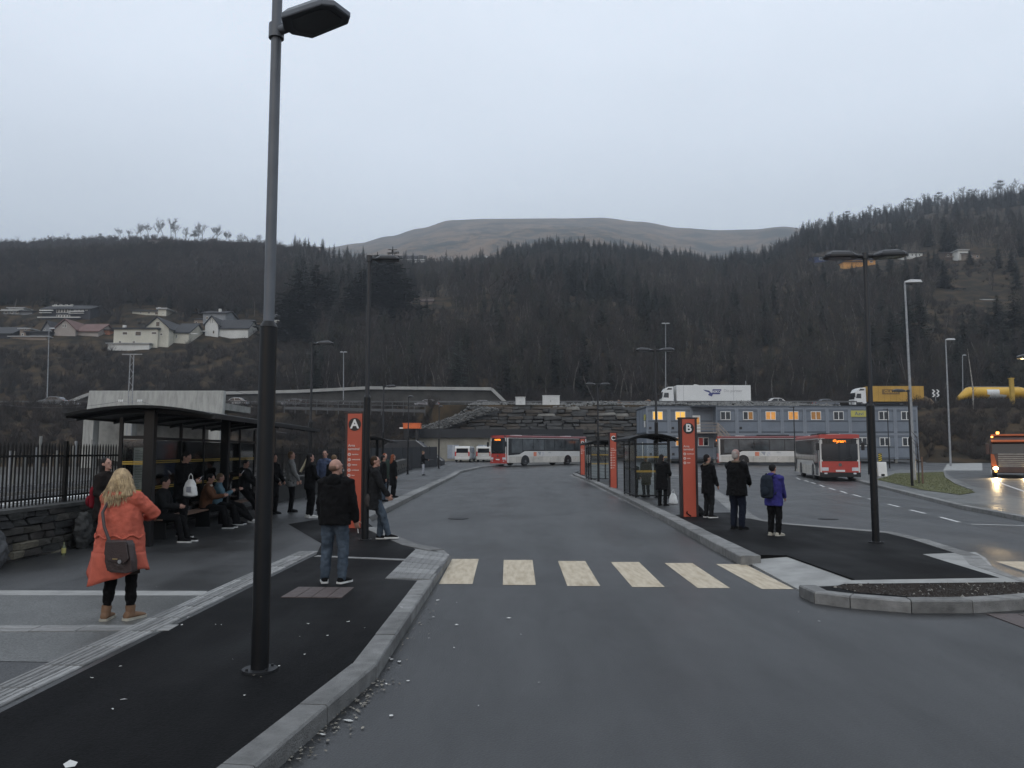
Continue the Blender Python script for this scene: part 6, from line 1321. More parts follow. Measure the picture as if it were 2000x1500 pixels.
    return dict(legs=legs, o=o, HC=HC, HR=HR, tips=tips, PV=PV, CH=CH, h=h, M=Matrix.Translation(Vector(loc)) @ Matrix.Rotation(rz, 4, 'Z'), NK=NK)
M('cloth_jeans', (.042, .06, .085), .85, .45, 5, .35, 130, spec=.12, col2=(.085, .11, .14))
CL = dict(black=(.0055, .0055, .006), charcoal=(.013, .0135, .0145), dark=(.012, .012, .012), navy=(.009, .012, .022), jeans=(.042, .06, .085), coral=(.43, .105, .07), tan=(.2, .12, .075), white=(.55, .55, .53), pale=(.4, .38, .32), brown=(.12, .055, .03), blue=(.1, .17, .21), grey=(.17, .17, .165), darkbrown=(.014, .011, .01), denim_blue=(.07, .09, .15), purple=(.035, .033, .16), green=(.03, .045, .035), lightgrey=(.34, .35, .38), olive=(.05, .045, .03), rust=(.09, .04, .025))
HC_ = dict(brown=(.04, .024, .015), black=(.012, .011, .011), blonde=(.42, .3, .16), grey=(.3, .27, .25), ginger=(.16, .05, .025), darkblonde=(.13, .085, .05), stubble=(.16, .1, .075))
def W_(p, v): return p['M'] @ Vector(v)
def at(u, v): return G(u, v, H)
def backpack(p, mat, label, off=(0, -.13, -.12), s=1.0, extra=None):
    """worn backpack: body, pocket, straps"""
    h = p['h']; c = p['CH'] + Vector(off) * h; m = p['o'].rotation_euler[2]
    o = empty('backpack', W_(p, c), m, label, 'backpack'); k = h * s
    remesh(mk('pack_body', MB().loft([ring((0, y0, z * k), rx * k, ry * k) for z, rx, ry, y0 in ((-.15, .06, .04, 0), (-.13, .085, .055, 0), (0, .09, .06, 0), (.1, .08, .05, 0), (.14, .05, .03, 0))]), mat, o), .014, 4, .015, .1)
    mk('pocket', MB().ell((0, -.05 * k, -.06 * k), (.065 * k, .025 * k, .06 * k), 12, 8), mat, o, smooth=60); mk('grab_loop', MB().tube([(-.02 * k, .0, .135 * k), (0, 0, .165 * k), (.02 * k, 0, .135 * k)], .006, 6), mat, o)
    for sx in (-1, 1): mk('strap', MB().tube([(sx * .05 * k, .02 * k, .12 * k), (sx * .062 * k, .09 * k, .155 * k), (sx * .066 * k, .2 * k, .12 * k), (sx * .075 * k, .2 * k, .0), (sx * .085 * k, .04 * k, -.1 * k)], .012, 8), mat, o, smooth=40)
    return o
# --- woman in coral coat
pw = person(at(228, 1213), R(-14), 1.62, 'woman in a coral red coat with long blonde hair seen from behind', 'coral', 'black', 'tan', 'pale', None, 'blonde', feet=((-.088, .0, 22), (.062, .05, -8)), hands=((-.06, .16, .66), (.07, .17, .68)), poles=((-1.2, -.3, -.5), (1.6, -.25, -.35)), head=(-18, 6), leg_r=.9, vox=.0095, shoe_len=1.05, bulk=1.15, hood=True,
    coat_rings=[(.36, .185, .13, -.01), (.44, .182, .13, -.005), (.52, .172, .124, 0), (.6, .16, .116, 0), (.68, .152, .108, 0), (.75, .14, .092, 0), (.79, .108, .07, 0), (.825, .05, .045, 0)])
h = 1.62
for (HJ, K, A2, fy_, s) in pw['legs']:
    mk('boot_shaft', MB().tube([A2 + Vector((0, 0, -.02)), A2 + Vector((0, 0, .03)), A2 + (K - A2).normalized() * .085], [.05, .05, .053], 14), cloth('cloth_tan', CL['tan'], .6), pw['o'], smooth=50)
# coat tails: thin draped shell, longer at the left
ct = MB(); n = 40
def tail(t, k):
    a = R(-205 + 305 * t)  # open slit at right front
    low = .345 - .1 * math.exp(-((t - .30) / .16) ** 2) + .03 * math.sin(t * 22) * .4
    z = .46 + (low - .46) * k; sc = 1.0 + .16 * k
    rr = .018 * k * math.sin(a * 6 + 1.0)
    return ((.184 * sc + rr) * math.cos(a) * h, (-.008 + (.131 * sc + rr) * math.sin(a)) * h, z * h)
rows_ = [[tail(i / n, k / 6) for i in range(n + 1)] for k in range(7)]
ct.loft(rows_, cap=False, closed=False)
cto = mk('coat_tail', ct, cloth('cloth_coral', CL['coral']), pw['o'], smooth=60); sd_ = cto.modifiers.new('thick', 'SOLIDIFY'); sd_.thickness = .012
mk('drawstring_seam', MB().tube([(.168 * math.cos(R(a)) * h, (.123 * math.sin(R(a))) * h, (.565 + .012 * math.sin(a * .15)) * h) for a in range(-180, 5, 8)], .011, 6), cloth('cloth_coral', CL['coral']), pw['o'], smooth=40)
mk('skirt', MB().loft([ring((0.01 * h, 0, z * h), rx * h, ry * h, 24) for z, rx, ry in ((.315, .135, .1), (.4, .125, .095), (.5, .11, .08))]), cloth('cloth_darkskirt', (.045, .035, .03)), pw['o'], smooth=60)
# hair strands
hs = MB(); r_ = random.Random(5); HCp, HRm = pw['HC'], pw['HR']
hs.ell(HCp + HRm @ Vector((0, -.014 * h, .012 * h)), (.047 * h, .054 * h, .056 * h), 18, 12, rot=HRm)
hs.loft([ring(HCp + Vector((0, y * h, z * h)), rx * h, ry * h, 20) for z, rx, ry, y in ((.02, .047, .05, -.012), (-.03, .066, .054, -.02), (-.075, .098, .052, -.035), (-.11, .118, .046, -.045), (-.128, .1, .03, -.05))])
hb_ = mk('hair', hs, M('hair_blonde_mass', (.26, .17, .08), .6, .5, 30, .6, 90, stretch=(1, 1, .12), col2=(.5, .37, .2)), pw['o'], smooth=60); remesh(hb_, .01, 2, .02, .04)
st_ = MB()
for k in range(420):
    a = R(r_.uniform(-215, 35)); el = r_.uniform(.1, 1.0); top = Vector((math.cos(a) * .05 * math.cos(el) * h, -.012 * h + math.sin(a) * .057 * math.cos(el) * h, (.012 + .058 * math.sin(el)) * h))
    ln = r_.uniform(.11, .165) * h * (.55 + .45 * max(0, -math.sin(a)) + .2); sp__ = r_.uniform(1.0, 2.5); pts = [HCp + HRm @ top]
    for j in range(1, 7):
        t = j / 6; q = Vector((top.x * (1 + (sp__ - 1) * t * 1.3) + r_.gauss(0, .002), top.y * (1 + .35 * t) - .012 * t + r_.gauss(0, .002) - .02 * t, top.z * (1 - t) - ln * t ** 1.1 + r_.gauss(0, .002))); q.x += .006 * math.sin(t * 9 + k); pts.append(HCp + q)
    st_.tube(pts, [.0035, .0045, .0045, .004, .0035, .003, .0012], 4)
mk('hair_strands', st_, M('hair_blonde_strand', (.28, .18, .085), .5, .5, 16, col2=(.62, .47, .27)), hb_, smooth=60)
mk('hair_clip', MB().caps([HCp + Vector((.028, -.05, .062)), HCp + Vector((.05, -.045, .048)), HCp + Vector((.062, -.03, .03))], .007, 8), wht_m, pw['o'], smooth=60)
# shoulder bag
bw_ = empty('shoulder_bag', W_(pw, (.14 * h, -.145 * h, .455 * h)), R(-14), 'dark brown leather shoulder bag on the back of the coral coat', 'bag')
lea = M('brown_leather', (.03, .018, .017), .5, .25, 8, .3, 60)
bg = MB().loft([[(x * rx + cx, y * .05 - .03, z) for x, y in ((-1, -1), (1, -1), (1.05, 0), (1, 1), (-1, 1), (-1.05, 0))] for z, rx, cx in ((-.17, .1, .04), (-.15, .15, .04), (-.05, .165, .02), (.12, .14, .0), (.16, .125, -.01))])
remesh(mk('bag_body', bg, lea, bw_), .01, 3, .012, .08); mk('flap', MB().loft([[(x * rx, y0 - .085, z), (x * rx, y0 - .095, z)][0:1] + [] for x, y0, rx, z in ()], cap=False) if False else MB().ext([(-.12, .15), (.13, .16), (.17, -.02), (.12, -.07), (-.08, -.05), (-.13, .02)], lambda p, t: (p[0], t, p[1]), -.108, -.094), lea, bw_, bev=.006)
mk('clasp', MB().cyl((.07, -.112, -.05), (0, 1, 0), .02, .012, 14), galv_m, bw_); mk('clasp_bar', MB().b2(-.02, .04, -.114, -.108, -.03, -.018), M('brass', (.4, .3, .15), .4, .1, metal=.8), bw_)
mk('strap', MB().tube([(-.1, -.07, .15), (-.2, -.04, .3), (-.27, .01, .44), (-.28, .09, .54), (-.2, .17, .55)], .017, 8), lea, bw_, smooth=40)
# --- bald man
pb = person(at(652, 1139), R(-6), 1.70, 'bald man in black jacket and jeans seen from behind', 'black', 'jeans', 'black', 'white', 'balding', 'stubble', feet=((-.078, .0, 22), (.07, -.005, -20)), hands=((-.135, .07, .5), (.175, .03, .47)), head=(-48, 0), bulk=1.14, hem=.475, vox=.0095, hood=True, leg_r=1.06, palm=(None, Vector((0, 1, 0))))
wj = pb['tips'][1][2]; fdv = pb['tips'][1][3]; cp_ = wj + fdv * .13 + Vector((.0, .02, -.0))
cg = empty('cigarette', W_(pb, cp_), 0, 'lit cigarette in the hand of the bald man', 'cigarette'); mk('paper', MB().tube([(0, 0, 0), (.012, -.02, -.06)], .004, 6), wht_m, cg); mk('filter', MB().tube([(0, 0, 0), (-.004, .006, .02)], .0042, 6), M('filter_tan', (.4, .22, .1), .7, .1), cg)
# --- man leaning on lamp post
pl_ = person(at(738, 1054), R(-82), 1.73, 'man in dark coat and jeans leaning against the lamp post by sign A', 'charcoal', 'jeans', 'black', 'white', 'short', 'brown', feet=((-.05, .02, -8), (.05, .13, -4)), pelvis=(0, -.05, .517), lean=(0, .02), hands=((-.12, .1, .52), (.12, .12, .53)), poles=((-.7, -1, -.2), (.7, -1, -.2)), hem=.36, flare=1.05, bulk=1.05, hood=True, vox=.0105)
bg2_ = empty('messenger_bag', W_(pl_, (.0 * 1.7, -.2, .82)), R(-82), 'brown shoulder bag hanging behind the leaning man', 'bag'); dl = M('dark_canvas', (.025, .02, .018), .7, .2, 8, .3, 60)
remesh(mk('bag_body', MB().loft([ring((0, 0, z), rx, ry) for z, rx, ry in ((-.16, .1, .06), (-.13, .17, .09), (.05, .18, .1), (.13, .15, .08))]), dl, bg2_), .014, 3, .02, .1); mk('strap', MB().tube([(-.1, .02, .12), (-.05, .04, .4), (.06, .1, .64)], .016, 8), dl, bg2_, smooth=40)
# --- others on the left platform
person((-6.95, 13.6, H), R(-100), 1.70, 'person in dark clothes with a red strap behind the woman in coral', 'darkbrown', 'black', 'black', None, 'long', 'black', hands=((-.08, .14, .62), (.1, .14, .6)), head=(-5, -8), hem=.4, bulk=1.08)
rb_ = empty('red_backpack', (-7.13, 13.57, 1.18), R(80), 'red backpack edge behind the dark haired person by the railings', 'backpack'); remesh(mk('pack_body', MB().loft([ring((0, 0, z), rx, ry) for z, rx, ry in ((-.2, .07, .04), (-.17, .1, .06), (.1, .1, .06), (.17, .06, .04))]), cloth('cloth_redpack', (.16, .012, .02)), rb_), .016, 3); mk('pocket', MB().ell((0, .08, -.08), (.1, .04, .1), 12, 8), cloth('cloth_redpack', (.25, .02, .03)), rb_, smooth=60)
ps = person(at(352, 1049), R(-95), 1.80, 'tall man in black looking at his phone under the left shelter', 'black', 'black', 'black', 'white', 'short', 'black', feet=((-.05, -.03, 0), (.06, .07, 0)), hands=((-.05, .17, .68), (.06, .18, .66)), head=(0, 28), lean=(0, .06), bulk=1.1, hem=.45, hood=True)
def phone(p, i, label):
    wj, fd = p['tips'][i][2], p['tips'][i][3]; o = empty('phone', W_(p, wj + fd * .1 + Vector((-.03, .03, .05))), p['o'].rotation_euler[2], label, 'phone'); mk('phone_case', MB().box((0, 0, 0), (.075, .012, .15)), blk_m, o, bev=.005); mk('phone_screen', MB().box((0, -.008, 0), (.066, .002, .136)), M('phone_glow', (.5, .5, .5), .4, 0, emit=(.8, .85, 1), estr=.6) if 'phone_glow' not in bpy.data.materials else bpy.data.materials['phone_glow'], o); o.rotation_euler[0] = R(-35)
phone(ps, 1, 'lit phone held by the tall man in black')
def carrier(loc, rz, s, label, printed=True):
    o = empty('plastic_bag', loc, rz, label, 'plastic bag'); m = M('white_plastic', (.6, .61, .6), .35, .12, 8) if 'white_plastic' not in bpy.data.materials else bpy.data.materials['white_plastic']
    remesh(mk('bag_body', MB().loft([ring((0, 0, z * s), rx * s, ry * s) for z, rx, ry in ((-.2, .1, .06), (-.17, .16, .09), (0, .14, .08), (.12, .1, .05), (.17, .06, .03))]), m, o), .014, 3, .03, .07); 
    for sx in (-1, 1): mk('bag_handle', MB().tube([(sx * .05 * s, 0, .14 * s), (sx * .035 * s, 0, .25 * s), (0, 0, .3 * s)], .008, 6), m, o)
    if printed: mk('bag_print', MB().b2(-.05 * s, .05 * s, -.102 * s, -.096 * s, -.1 * s, .02 * s), M('print_blue_grey', (.2, .21, .24), .6, .2) if 'print_blue_grey' not in bpy.data.materials else bpy.data.materials['print_blue_grey'], o)
q = PY(372, 952, 16.3); carrier(q, 0, .95, 'white printed plastic bag hanging from the arm of the tall man in black')
SB = at(400, 1030)
def bench_at(y): d = Matrix.Rotation(LRZ, 3, 'Z') @ Vector((-.02, y, 0)); return Vector((LS.x + d.x, LS.y + d.y, H))
SEAT = dict(pelvis=(0, -.02, .29), feet=((-.06, .3, 4), (.06, .27, -4)), lean=(0, .12))
p1 = person(bench_at(.75), R(-88), 1.70, 'seated person in a dark grey coat at the near end of the shelter bench', 'charcoal', 'black', 'black', 'white', 'beanie', 'black', hands=((-.05, .2, .42), (.06, .22, .42)), head=(0, 20), **SEAT)
p2 = person(bench_at(3.55), R(-80), 1.68, 'seated person in a brown jacket with pale collar on the bench', 'brown', 'black', 'black', 'white', 'short', 'black', hands=((-.04, .22, .46), (.06, .23, .46)), head=(-10, 25), bulk=1.05, **SEAT)
ec = Vector(p2['CH']); mk('collar', MB().tube([ec + Vector((.07 * math.cos(t), .065 * math.sin(t), .02)) * 1.1 for t in [k * math.pi / 8 for k in range(17)]], .03, 8), cloth('cloth_fleece', (.45, .42, .36)), p2['o'], smooth=60)
p3 = person(bench_at(4.35), R(-75), 1.66, 'seated person in a pale blue denim jacket on the bench', 'blue', 'black', 'black', 'white', 'short', 'darkblonde', hands=((-.04, .2, .5), (.06, .2, .5)), head=(10, 15), **SEAT)
p4 = person(bench_at(5.05), R(-85), 1.70, 'seated person holding a white phone up, wearing white trainers', 'darkbrown', 'black', 'white', 'white', 'long', 'brown', hands=((-.03, .17, .72), (.08, .2, .5)), head=(0, 10), pelvis=(0, -.02, .29), feet=((-.06, .36, 4), (.06, .4, -4)), lean=(0, .0))
phone(p4, 0, 'white phone held up by the seated person in white trainers')
person(bench_at(6.9), R(-95), 1.72, 'person in a hooded charcoal jacket leaning by the middle of the bench', 'charcoal', 'black', 'black', None, 'beanie', 'black', pelvis=(0, -.03, .44), feet=((-.05, .2, 0), (.06, .26, 0)), hands=((-.05, .2, .5), (.06, .2, .5)), head=(0, 15), hood=True)
person(at(532, 1004), R(-110), 1.72, 'dark haired person in black just right of the tall foreground lamp', 'black', 'black', 'black', None, 'bun', 'black', hands=((-.06, .17, .55), (.07, .17, .52)), hem=.3, head=(0, 10))
person(at(567, 1000), R(-75), 1.80, 'person in a light grey coat and scarf beside the shelter pillar', 'grey', 'black', 'black', None, 'short', 'darkblonde', hands=((-.12, .1, .48), (.14, .14, .5)), hem=.43)
pk = person(at(604, 1011), R(-55), 1.74, 'woman with long black hair and white shoes facing a man in blue', 'black', 'black', 'white', 'white', 'long', 'black', hands=((-.07, .15, .6), (.07, .16, .58)), head=(-10, 0), hem=.44)
pt_ = empty('paper_roll', W_(pk, (-.2, -.1, 1.45)), R(20), 'pale rolled paper sticking up behind the woman with long black hair', 'paper roll'); mk('roll', MB().tube([(-.1, 0, -.2), (.08, 0, .16)], .035, 12), M('roll_paper', (.5, .44, .3), .7, .1), pt_, smooth=40); mk('roll_end', MB().tube([(.075, 0, .15), (.09, 0, .18)], .03, 12), paper_m, pt_)
person(at(633, 997), R(160), 1.84, 'dark haired man in a blue jacket facing the camera behind the bald man', 'denim_blue', 'black', 'black', None, 'short', 'black', hands=((-.12, .1, .5), (.12, .1, .5)), head=(15, 0))
person((at(657, 1000).x, 23.6, H), R(-20), 1.70, 'fair haired person mostly hidden behind the bald man and sign A', 'charcoal', 'black', 'black', None, 'short', 'darkblonde')
person((PY(752, 900, 33).x, 33, H), R(-120), 1.72, 'ginger haired person in dark green by the far left shelter', 'green', 'black', 'black', None, 'short', 'ginger', hem=.4, vox=.02)
person((PY(768, 900, 31.5).x, 31.5, H), R(-60), 1.68, 'person in a long black coat by the far left shelter', 'black', 'black', 'black', None, 'long', 'ginger', hem=.28, vox=.02)
person((PY(749, 900, 29).x, 29, H), R(-70), 1.66, 'person in black with a white scarf behind the leaning man', 'black', 'jeans', 'black', None, 'short', 'black', hem=.38, vox=.02)
# distant man up the platform
pf_ = person((PY(826, 900, 60).x, 60, gz(60) + H), R(-85), 1.82, 'lone man with grey trousers reading a sheet far up the left platform', 'black', 'lightgrey', 'black', None, 'short', 'darkblonde', hands=((-.04, .2, .64), (.05, .2, .64)), head=(0, 15), vox=.022)
q = W_(pf_, pf_['tips'][0][2] + Vector((.0, .2, .02))); mk('paper_sheet', MB().box((0, 0, 0), (.5, .3, .004)), paper_m, loc=q, label='pale paper sheet held by the lone man far up the platform', cat='paper')
# --- island people
person((PY(1293, 940, 26.6).x, 26.6, H), R(-35), 1.70, 'person in a long black coat standing at the shelter beside stop B', 'black', 'black', 'black', None, 'long', 'black', hem=.32, flare=1.12, hands=((-.06, .17, .6), (.1, .17, .6)), head=(-20, 10))
q = G(1315, 985, H); carrier(q + Vector((0, 0, .2)), 0, 1.0, 'pale plastic bag standing on the ground behind stop B', False)
shc = Vector((PY(1262, 940, 31.6).x, 31.6, H))
s5 = person(shc, R(20), 1.62, 'person in a grey green coat inside the shelter between stops B and C', 'olive', 'black', 'black', None, 'beanie', 'grey', hem=.3, flare=1.1)
s6 = person(shc + Vector((-.42, .3, 0)), R(-30), 1.42, 'shorter person with a reflective yellow strap inside the island shelter', 'green', 'black', 'black', None, 'short', 'black', hem=.34)
mk('reflective_strap', MB().tube([Vector((-.1, .12, 1.02)), Vector((-.13, -.1, 1.1)), Vector((.05, -.15, .95)), Vector((.12, -.12, .72))], .022, 6), M('hi_vis', (.5, .55, .05), .5, .1, emit=(.6, .7, .05), estr=.15), s6['o'])
pm_ = person(at(1384, 1011), R(-62), 1.72, 'young man in a dark parka with fur hood standing right of stop B', 'black', 'charcoal', 'black', 'white', 'short', 'black', hem=.38, flare=1.05, hands=((-.12, .1, .5), (.12, .1, .5)), head=(-12, 0))
mk('fur_trim', MB().tube([pm_['NK'] + Vector((.085 * math.cos(t) * 1.1, -.045 + .06 * math.sin(t), .02 + .02 * math.cos(2 * t))) for t in [k * math.pi / 8 for k in range(17)]], .026, 8), cloth('cloth_fur', (.13, .1, .075)), pm_['o'], smooth=60)
rk = at(1352, 1008); ru = empty('rucksack', rk, R(20), 'dark rucksack lying on the ground at the foot of stop B', 'rucksack')
remesh(mk('pack_body', MB().ell((0, 0, .17), (.3, .2, .2), 16, 10).ell((.18, .0, .1), (.2, .2, .12), 14, 8), cloth('cloth_charcoal', CL['charcoal']), ru), .02, 3, .06, .12); mk('pocket', MB().ell((-.05, -.19, .14), (.14, .05, .1), 12, 8), cloth('cloth_rust', CL['rust']), ru, smooth=60); mk('strap', MB().tube([(-.2, -.1, .3), (-.3, -.2, .1), (-.2, -.26, .02)], .02, 6), cloth('cloth_black', CL['black']), ru)
po_ = person(at(1441, 1034), R(-48), 1.84, 'tall man in a black padded jacket with pinkish hat on the island', 'black', 'navy', 'black', None, 'short', 'grey', hands=((-.05, .16, .58), (.08, .17, .58)), hem=.43, flare=1.06, bulk=1.16, vox=.0105, hood=False, leg_r=1.08)
mk('fur_trim', MB().tube([po_['NK'] + Vector((.075 * math.cos(t) * 1.1, -.02 + .065 * math.sin(t), .035)) for t in [k * math.pi / 8 for k in range(17)]], .03, 8), cloth('cloth_fur', (.13, .1, .075)), po_['o'], smooth=60)
mk('reflector_tag', MB().box((.14, -.1, .82), (.03, .01, .05)), bpy.data.materials['hi_vis'], po_['o'])
mk('knit_hat', MB().ell(po_['HC'] + Vector((0, -.015, .035)), (.09, .105, .1), 16, 10), cloth('cloth_pinkhat', (.3, .2, .18)), po_['o'], smooth=60)
pp_ = person(at(1513, 1046), R(-50), 1.53, 'person in a purple hooded jacket with a dark backpack on the island', 'purple', 'black', 'pale', 'pale', 'beanie', 'black', hands=((-.08, .14, .55), (.09, .15, .52)), hem=.42, flare=1.05, bulk=1.12, hood=True, vox=.0105, leg_r=1.1)
backpack(pp_, cloth('cloth_pack_navy', (.016, .022, .032)), 'dark navy backpack worn by the person in purple', off=(-.01, -.15, -.13), s=1.12)
# ------------------------------------------------------------------ trees
bark_m = M('bark_dark', (.024, .02, .018), .9, .3, 2); birch_m = M('bark_birch', (.12, .11, .1), .85, .4, 2.5); twig_m = M('twig_brown', (.026, .02, .0165), .9, .4, .5, rand=.55); twig2_m = M('twig_plum', (.036, .028, .025), .9, .4, .5, rand=.55); twig3_m = M('twig_olive', (.03, .028, .017), .9, .4, .5, rand=.55)
needle_m = M('spruce_needles', (.01, .016, .011), .85, .4, .9, col2=(.022, .032, .02), rand=.3); pine_m = M('pine_needles', (.02, .028, .017), .85, .4, .9)
def bare_tree(seed, hgt, spread, mats, dense=1.0, tw=.03, multi=1):
    r_ = random.Random(seed); tr = MB(); cr_ = MB()
    def grow(p, d, L_, rad, lv):
        n = 3 if lv < 2 else 2; pts = [p]; q = p.copy(); dd = d.copy()
        for i in range(n):
            dd = (dd + Vector((r_.gauss(0, .14), r_.gauss(0, .14), r_.gauss(.05, .08)))).normalized(); q = q + dd * L_ / n; pts.append(q.copy())
        (tr if lv == 0 else cr_).tube(pts, [rad * (1 - .45 * i / n) for i in range(n + 1)], 5 if lv == 0 else 3, cap=False)
        if lv >= 3: return
        k = int(([7, 5, 6][lv]) * dense)
        for i in range(k):
            t = r_.uniform(.3 if lv == 0 else .2, 1.0); j = min(n - 1, int(t * n)); b = pts[j].lerp(pts[j + 1], t * n - j)
            a = r_.uniform(0, 6.28); up = r_.uniform(.35, .95); nd = (Vector((math.cos(a), math.sin(a), 0)) * spread + Vector((0, 0, up)) + dd * .35).normalized()
            grow(b, nd, L_ * r_.uniform(.34, .58) * (1.1 - .4 * t if lv == 0 else 1), max(rad * .45 * (1 - .3 * t), tw * (1.0 if lv < 2 else .7)), lv + 1)
    for m in range(multi):
        a = r_.uniform(0, 6.28); d0 = Vector((math.cos(a) * .25 * (multi > 1), math.sin(a) * .25 * (multi > 1), 1)).normalized(); grow(Vector((0, 0, -.3)), d0, hgt * r_.uniform(.72, .82), hgt * .011 + .03, 0)
    return tr, cr_
def spruce(seed, hgt, wd, mats=None, trunk_up=.06):
    r_ = random.Random(seed); tr = MB().tube([(0, 0, -.5), (0, 0, hgt * .5), (0, 0, hgt)], [hgt * .014, hgt * .009, .02], 6, cap=False); cr_ = MB(); z = hgt * trunk_up
    while z < hgt * .985:
        t = z / hgt; L_ = wd * (1 - t) ** .8 * r_.uniform(.75, 1.1) + .12; nb = max(5, int(9 * (1 - t) + 5))
        for k in range(nb):
            a = r_.uniform(0, 6.28); l = L_ * r_.uniform(.55, 1.15); dr = r_.uniform(.15, .42); ca, sa = math.cos(a), math.sin(a); segs = 4
            for j in range(segs):
                s0, s1 = j / segs, (j + 1.15) / segs; zz = lambda s: z - dr * l * s + .18 * l * s * s
                w0 = l * .22 * (1 - .75 * s0) + .05
                for sg in (-1, 1):
                    p0 = (ca * l * s0, sa * l * s0, zz(s0)); p1 = (ca * l * s1, sa * l * s1, zz(s1)); ex = r_.uniform(.6, 1.3) * w0
                    p2 = (ca * l * (s0 * .4 + s1 * .6) - sa * sg * ex, sa * l * (s0 * .4 + s1 * .6) + ca * sg * ex, zz(s1) - r_.uniform(.02, .3) * w0 - .05); cr_.add([p0, p1, p2], [(0, 1, 2)])
        z += max(.16, hgt * .022) * r_.uniform(.8, 1.25)
    return tr, cr_
def shrub(seed, hgt):
    r_ = random.Random(seed); m = MB()
    for k in range(26):
        a = r_.uniform(0, 6.28); d = Vector((math.cos(a) * r_.uniform(.1, .9), math.sin(a) * r_.uniform(.1, .9), 1)).normalized(); L_ = hgt * r_.uniform(.5, 1); p = Vector((r_.gauss(0, .25), r_.gauss(0, .25), -.1)); q = p + d * L_ * .6; e = q + (d + Vector((r_.gauss(0, .4), r_.gauss(0, .4), .1))).normalized() * L_ * .4
        m.tube([p, q, e], [.03, .022, .008], 3, cap=False)
        for _ in range(5):
            t = r_.uniform(.2, .95); b = p.lerp(q, t) if t < .6 else q.lerp(e, (t - .6) / .4); f = b + (d + Vector((r_.gauss(0, .8), r_.gauss(0, .8), .2))).normalized() * L_ * .3; m.tube([b, f], [.016, .006], 3, cap=False)
    return m
# --- the wood as a mass
protos = bpy.data.collections.new('wood_prototypes')
def proto(nm, mbs, mats):
    me_all = MB()
    for i, mb in enumerate(mbs): me_all.add(mb.v, mb.f, i)
    o = bpy.data.objects.new(nm, mesh(nm, me_all, mats)); protos.objects.link(o)
NB = 7
for k in range(NB):
    tr, cr_ = bare_tree(100 + k, 12, .75 if k % 2 else .5, None, 1.0, .035); proto('wood_a_bare_%02d' % k, [tr, cr_], [birch_m if k in (1, 4) else bark_m, (twig_m, twig2_m, twig3_m)[k % 3]])
for k in range(3):
    tr, cr_ = spruce(200 + k, 13, 2.7 + .4 * k); proto('wood_b_spruce_%02d' % k, [tr, cr_], [bark_m, needle_m])
for k in range(3): proto('wood_c_shrub_%02d' % k, [shrub(300 + k, 2.6)], [twig_m if k else twig2_m])
tr, cr_ = bare_tree(131, 6.5, 1.0, None, 1.15, .03, 3); proto('wood_d_scrub_00', [tr, cr_], [bark_m, twig2_m])
tr, cr_ = bare_tree(137, 6.0, 1.0, None, 1.15, .03, 3); proto('wood_d_scrub_01', [tr, cr_], [bark_m, twig_m])
def clear_of_houses(x, y, hgt):
    for hx2, hy2 in HOUSES:
        if abs(x - hx2 * y / hy2) < 9 and hy2 - min(46, 9 + max(0, hgt - 2.5) * 9) < y < hy2 + 9: return False
    return True
CLR = T(905, 650)
pts = []; scl = []; rot = []; pick = []
r_ = random.Random(11)
def put(x, y, s, k): pts.append((x, y, tz(x, y) - .1)); scl.append(s); rot.append((r_.gauss(0, .04), r_.gauss(0, .04), r_.uniform(0, 6.28))); pick.append(k)
ax_lo, ax_hi = -.98, .98
tries = 0
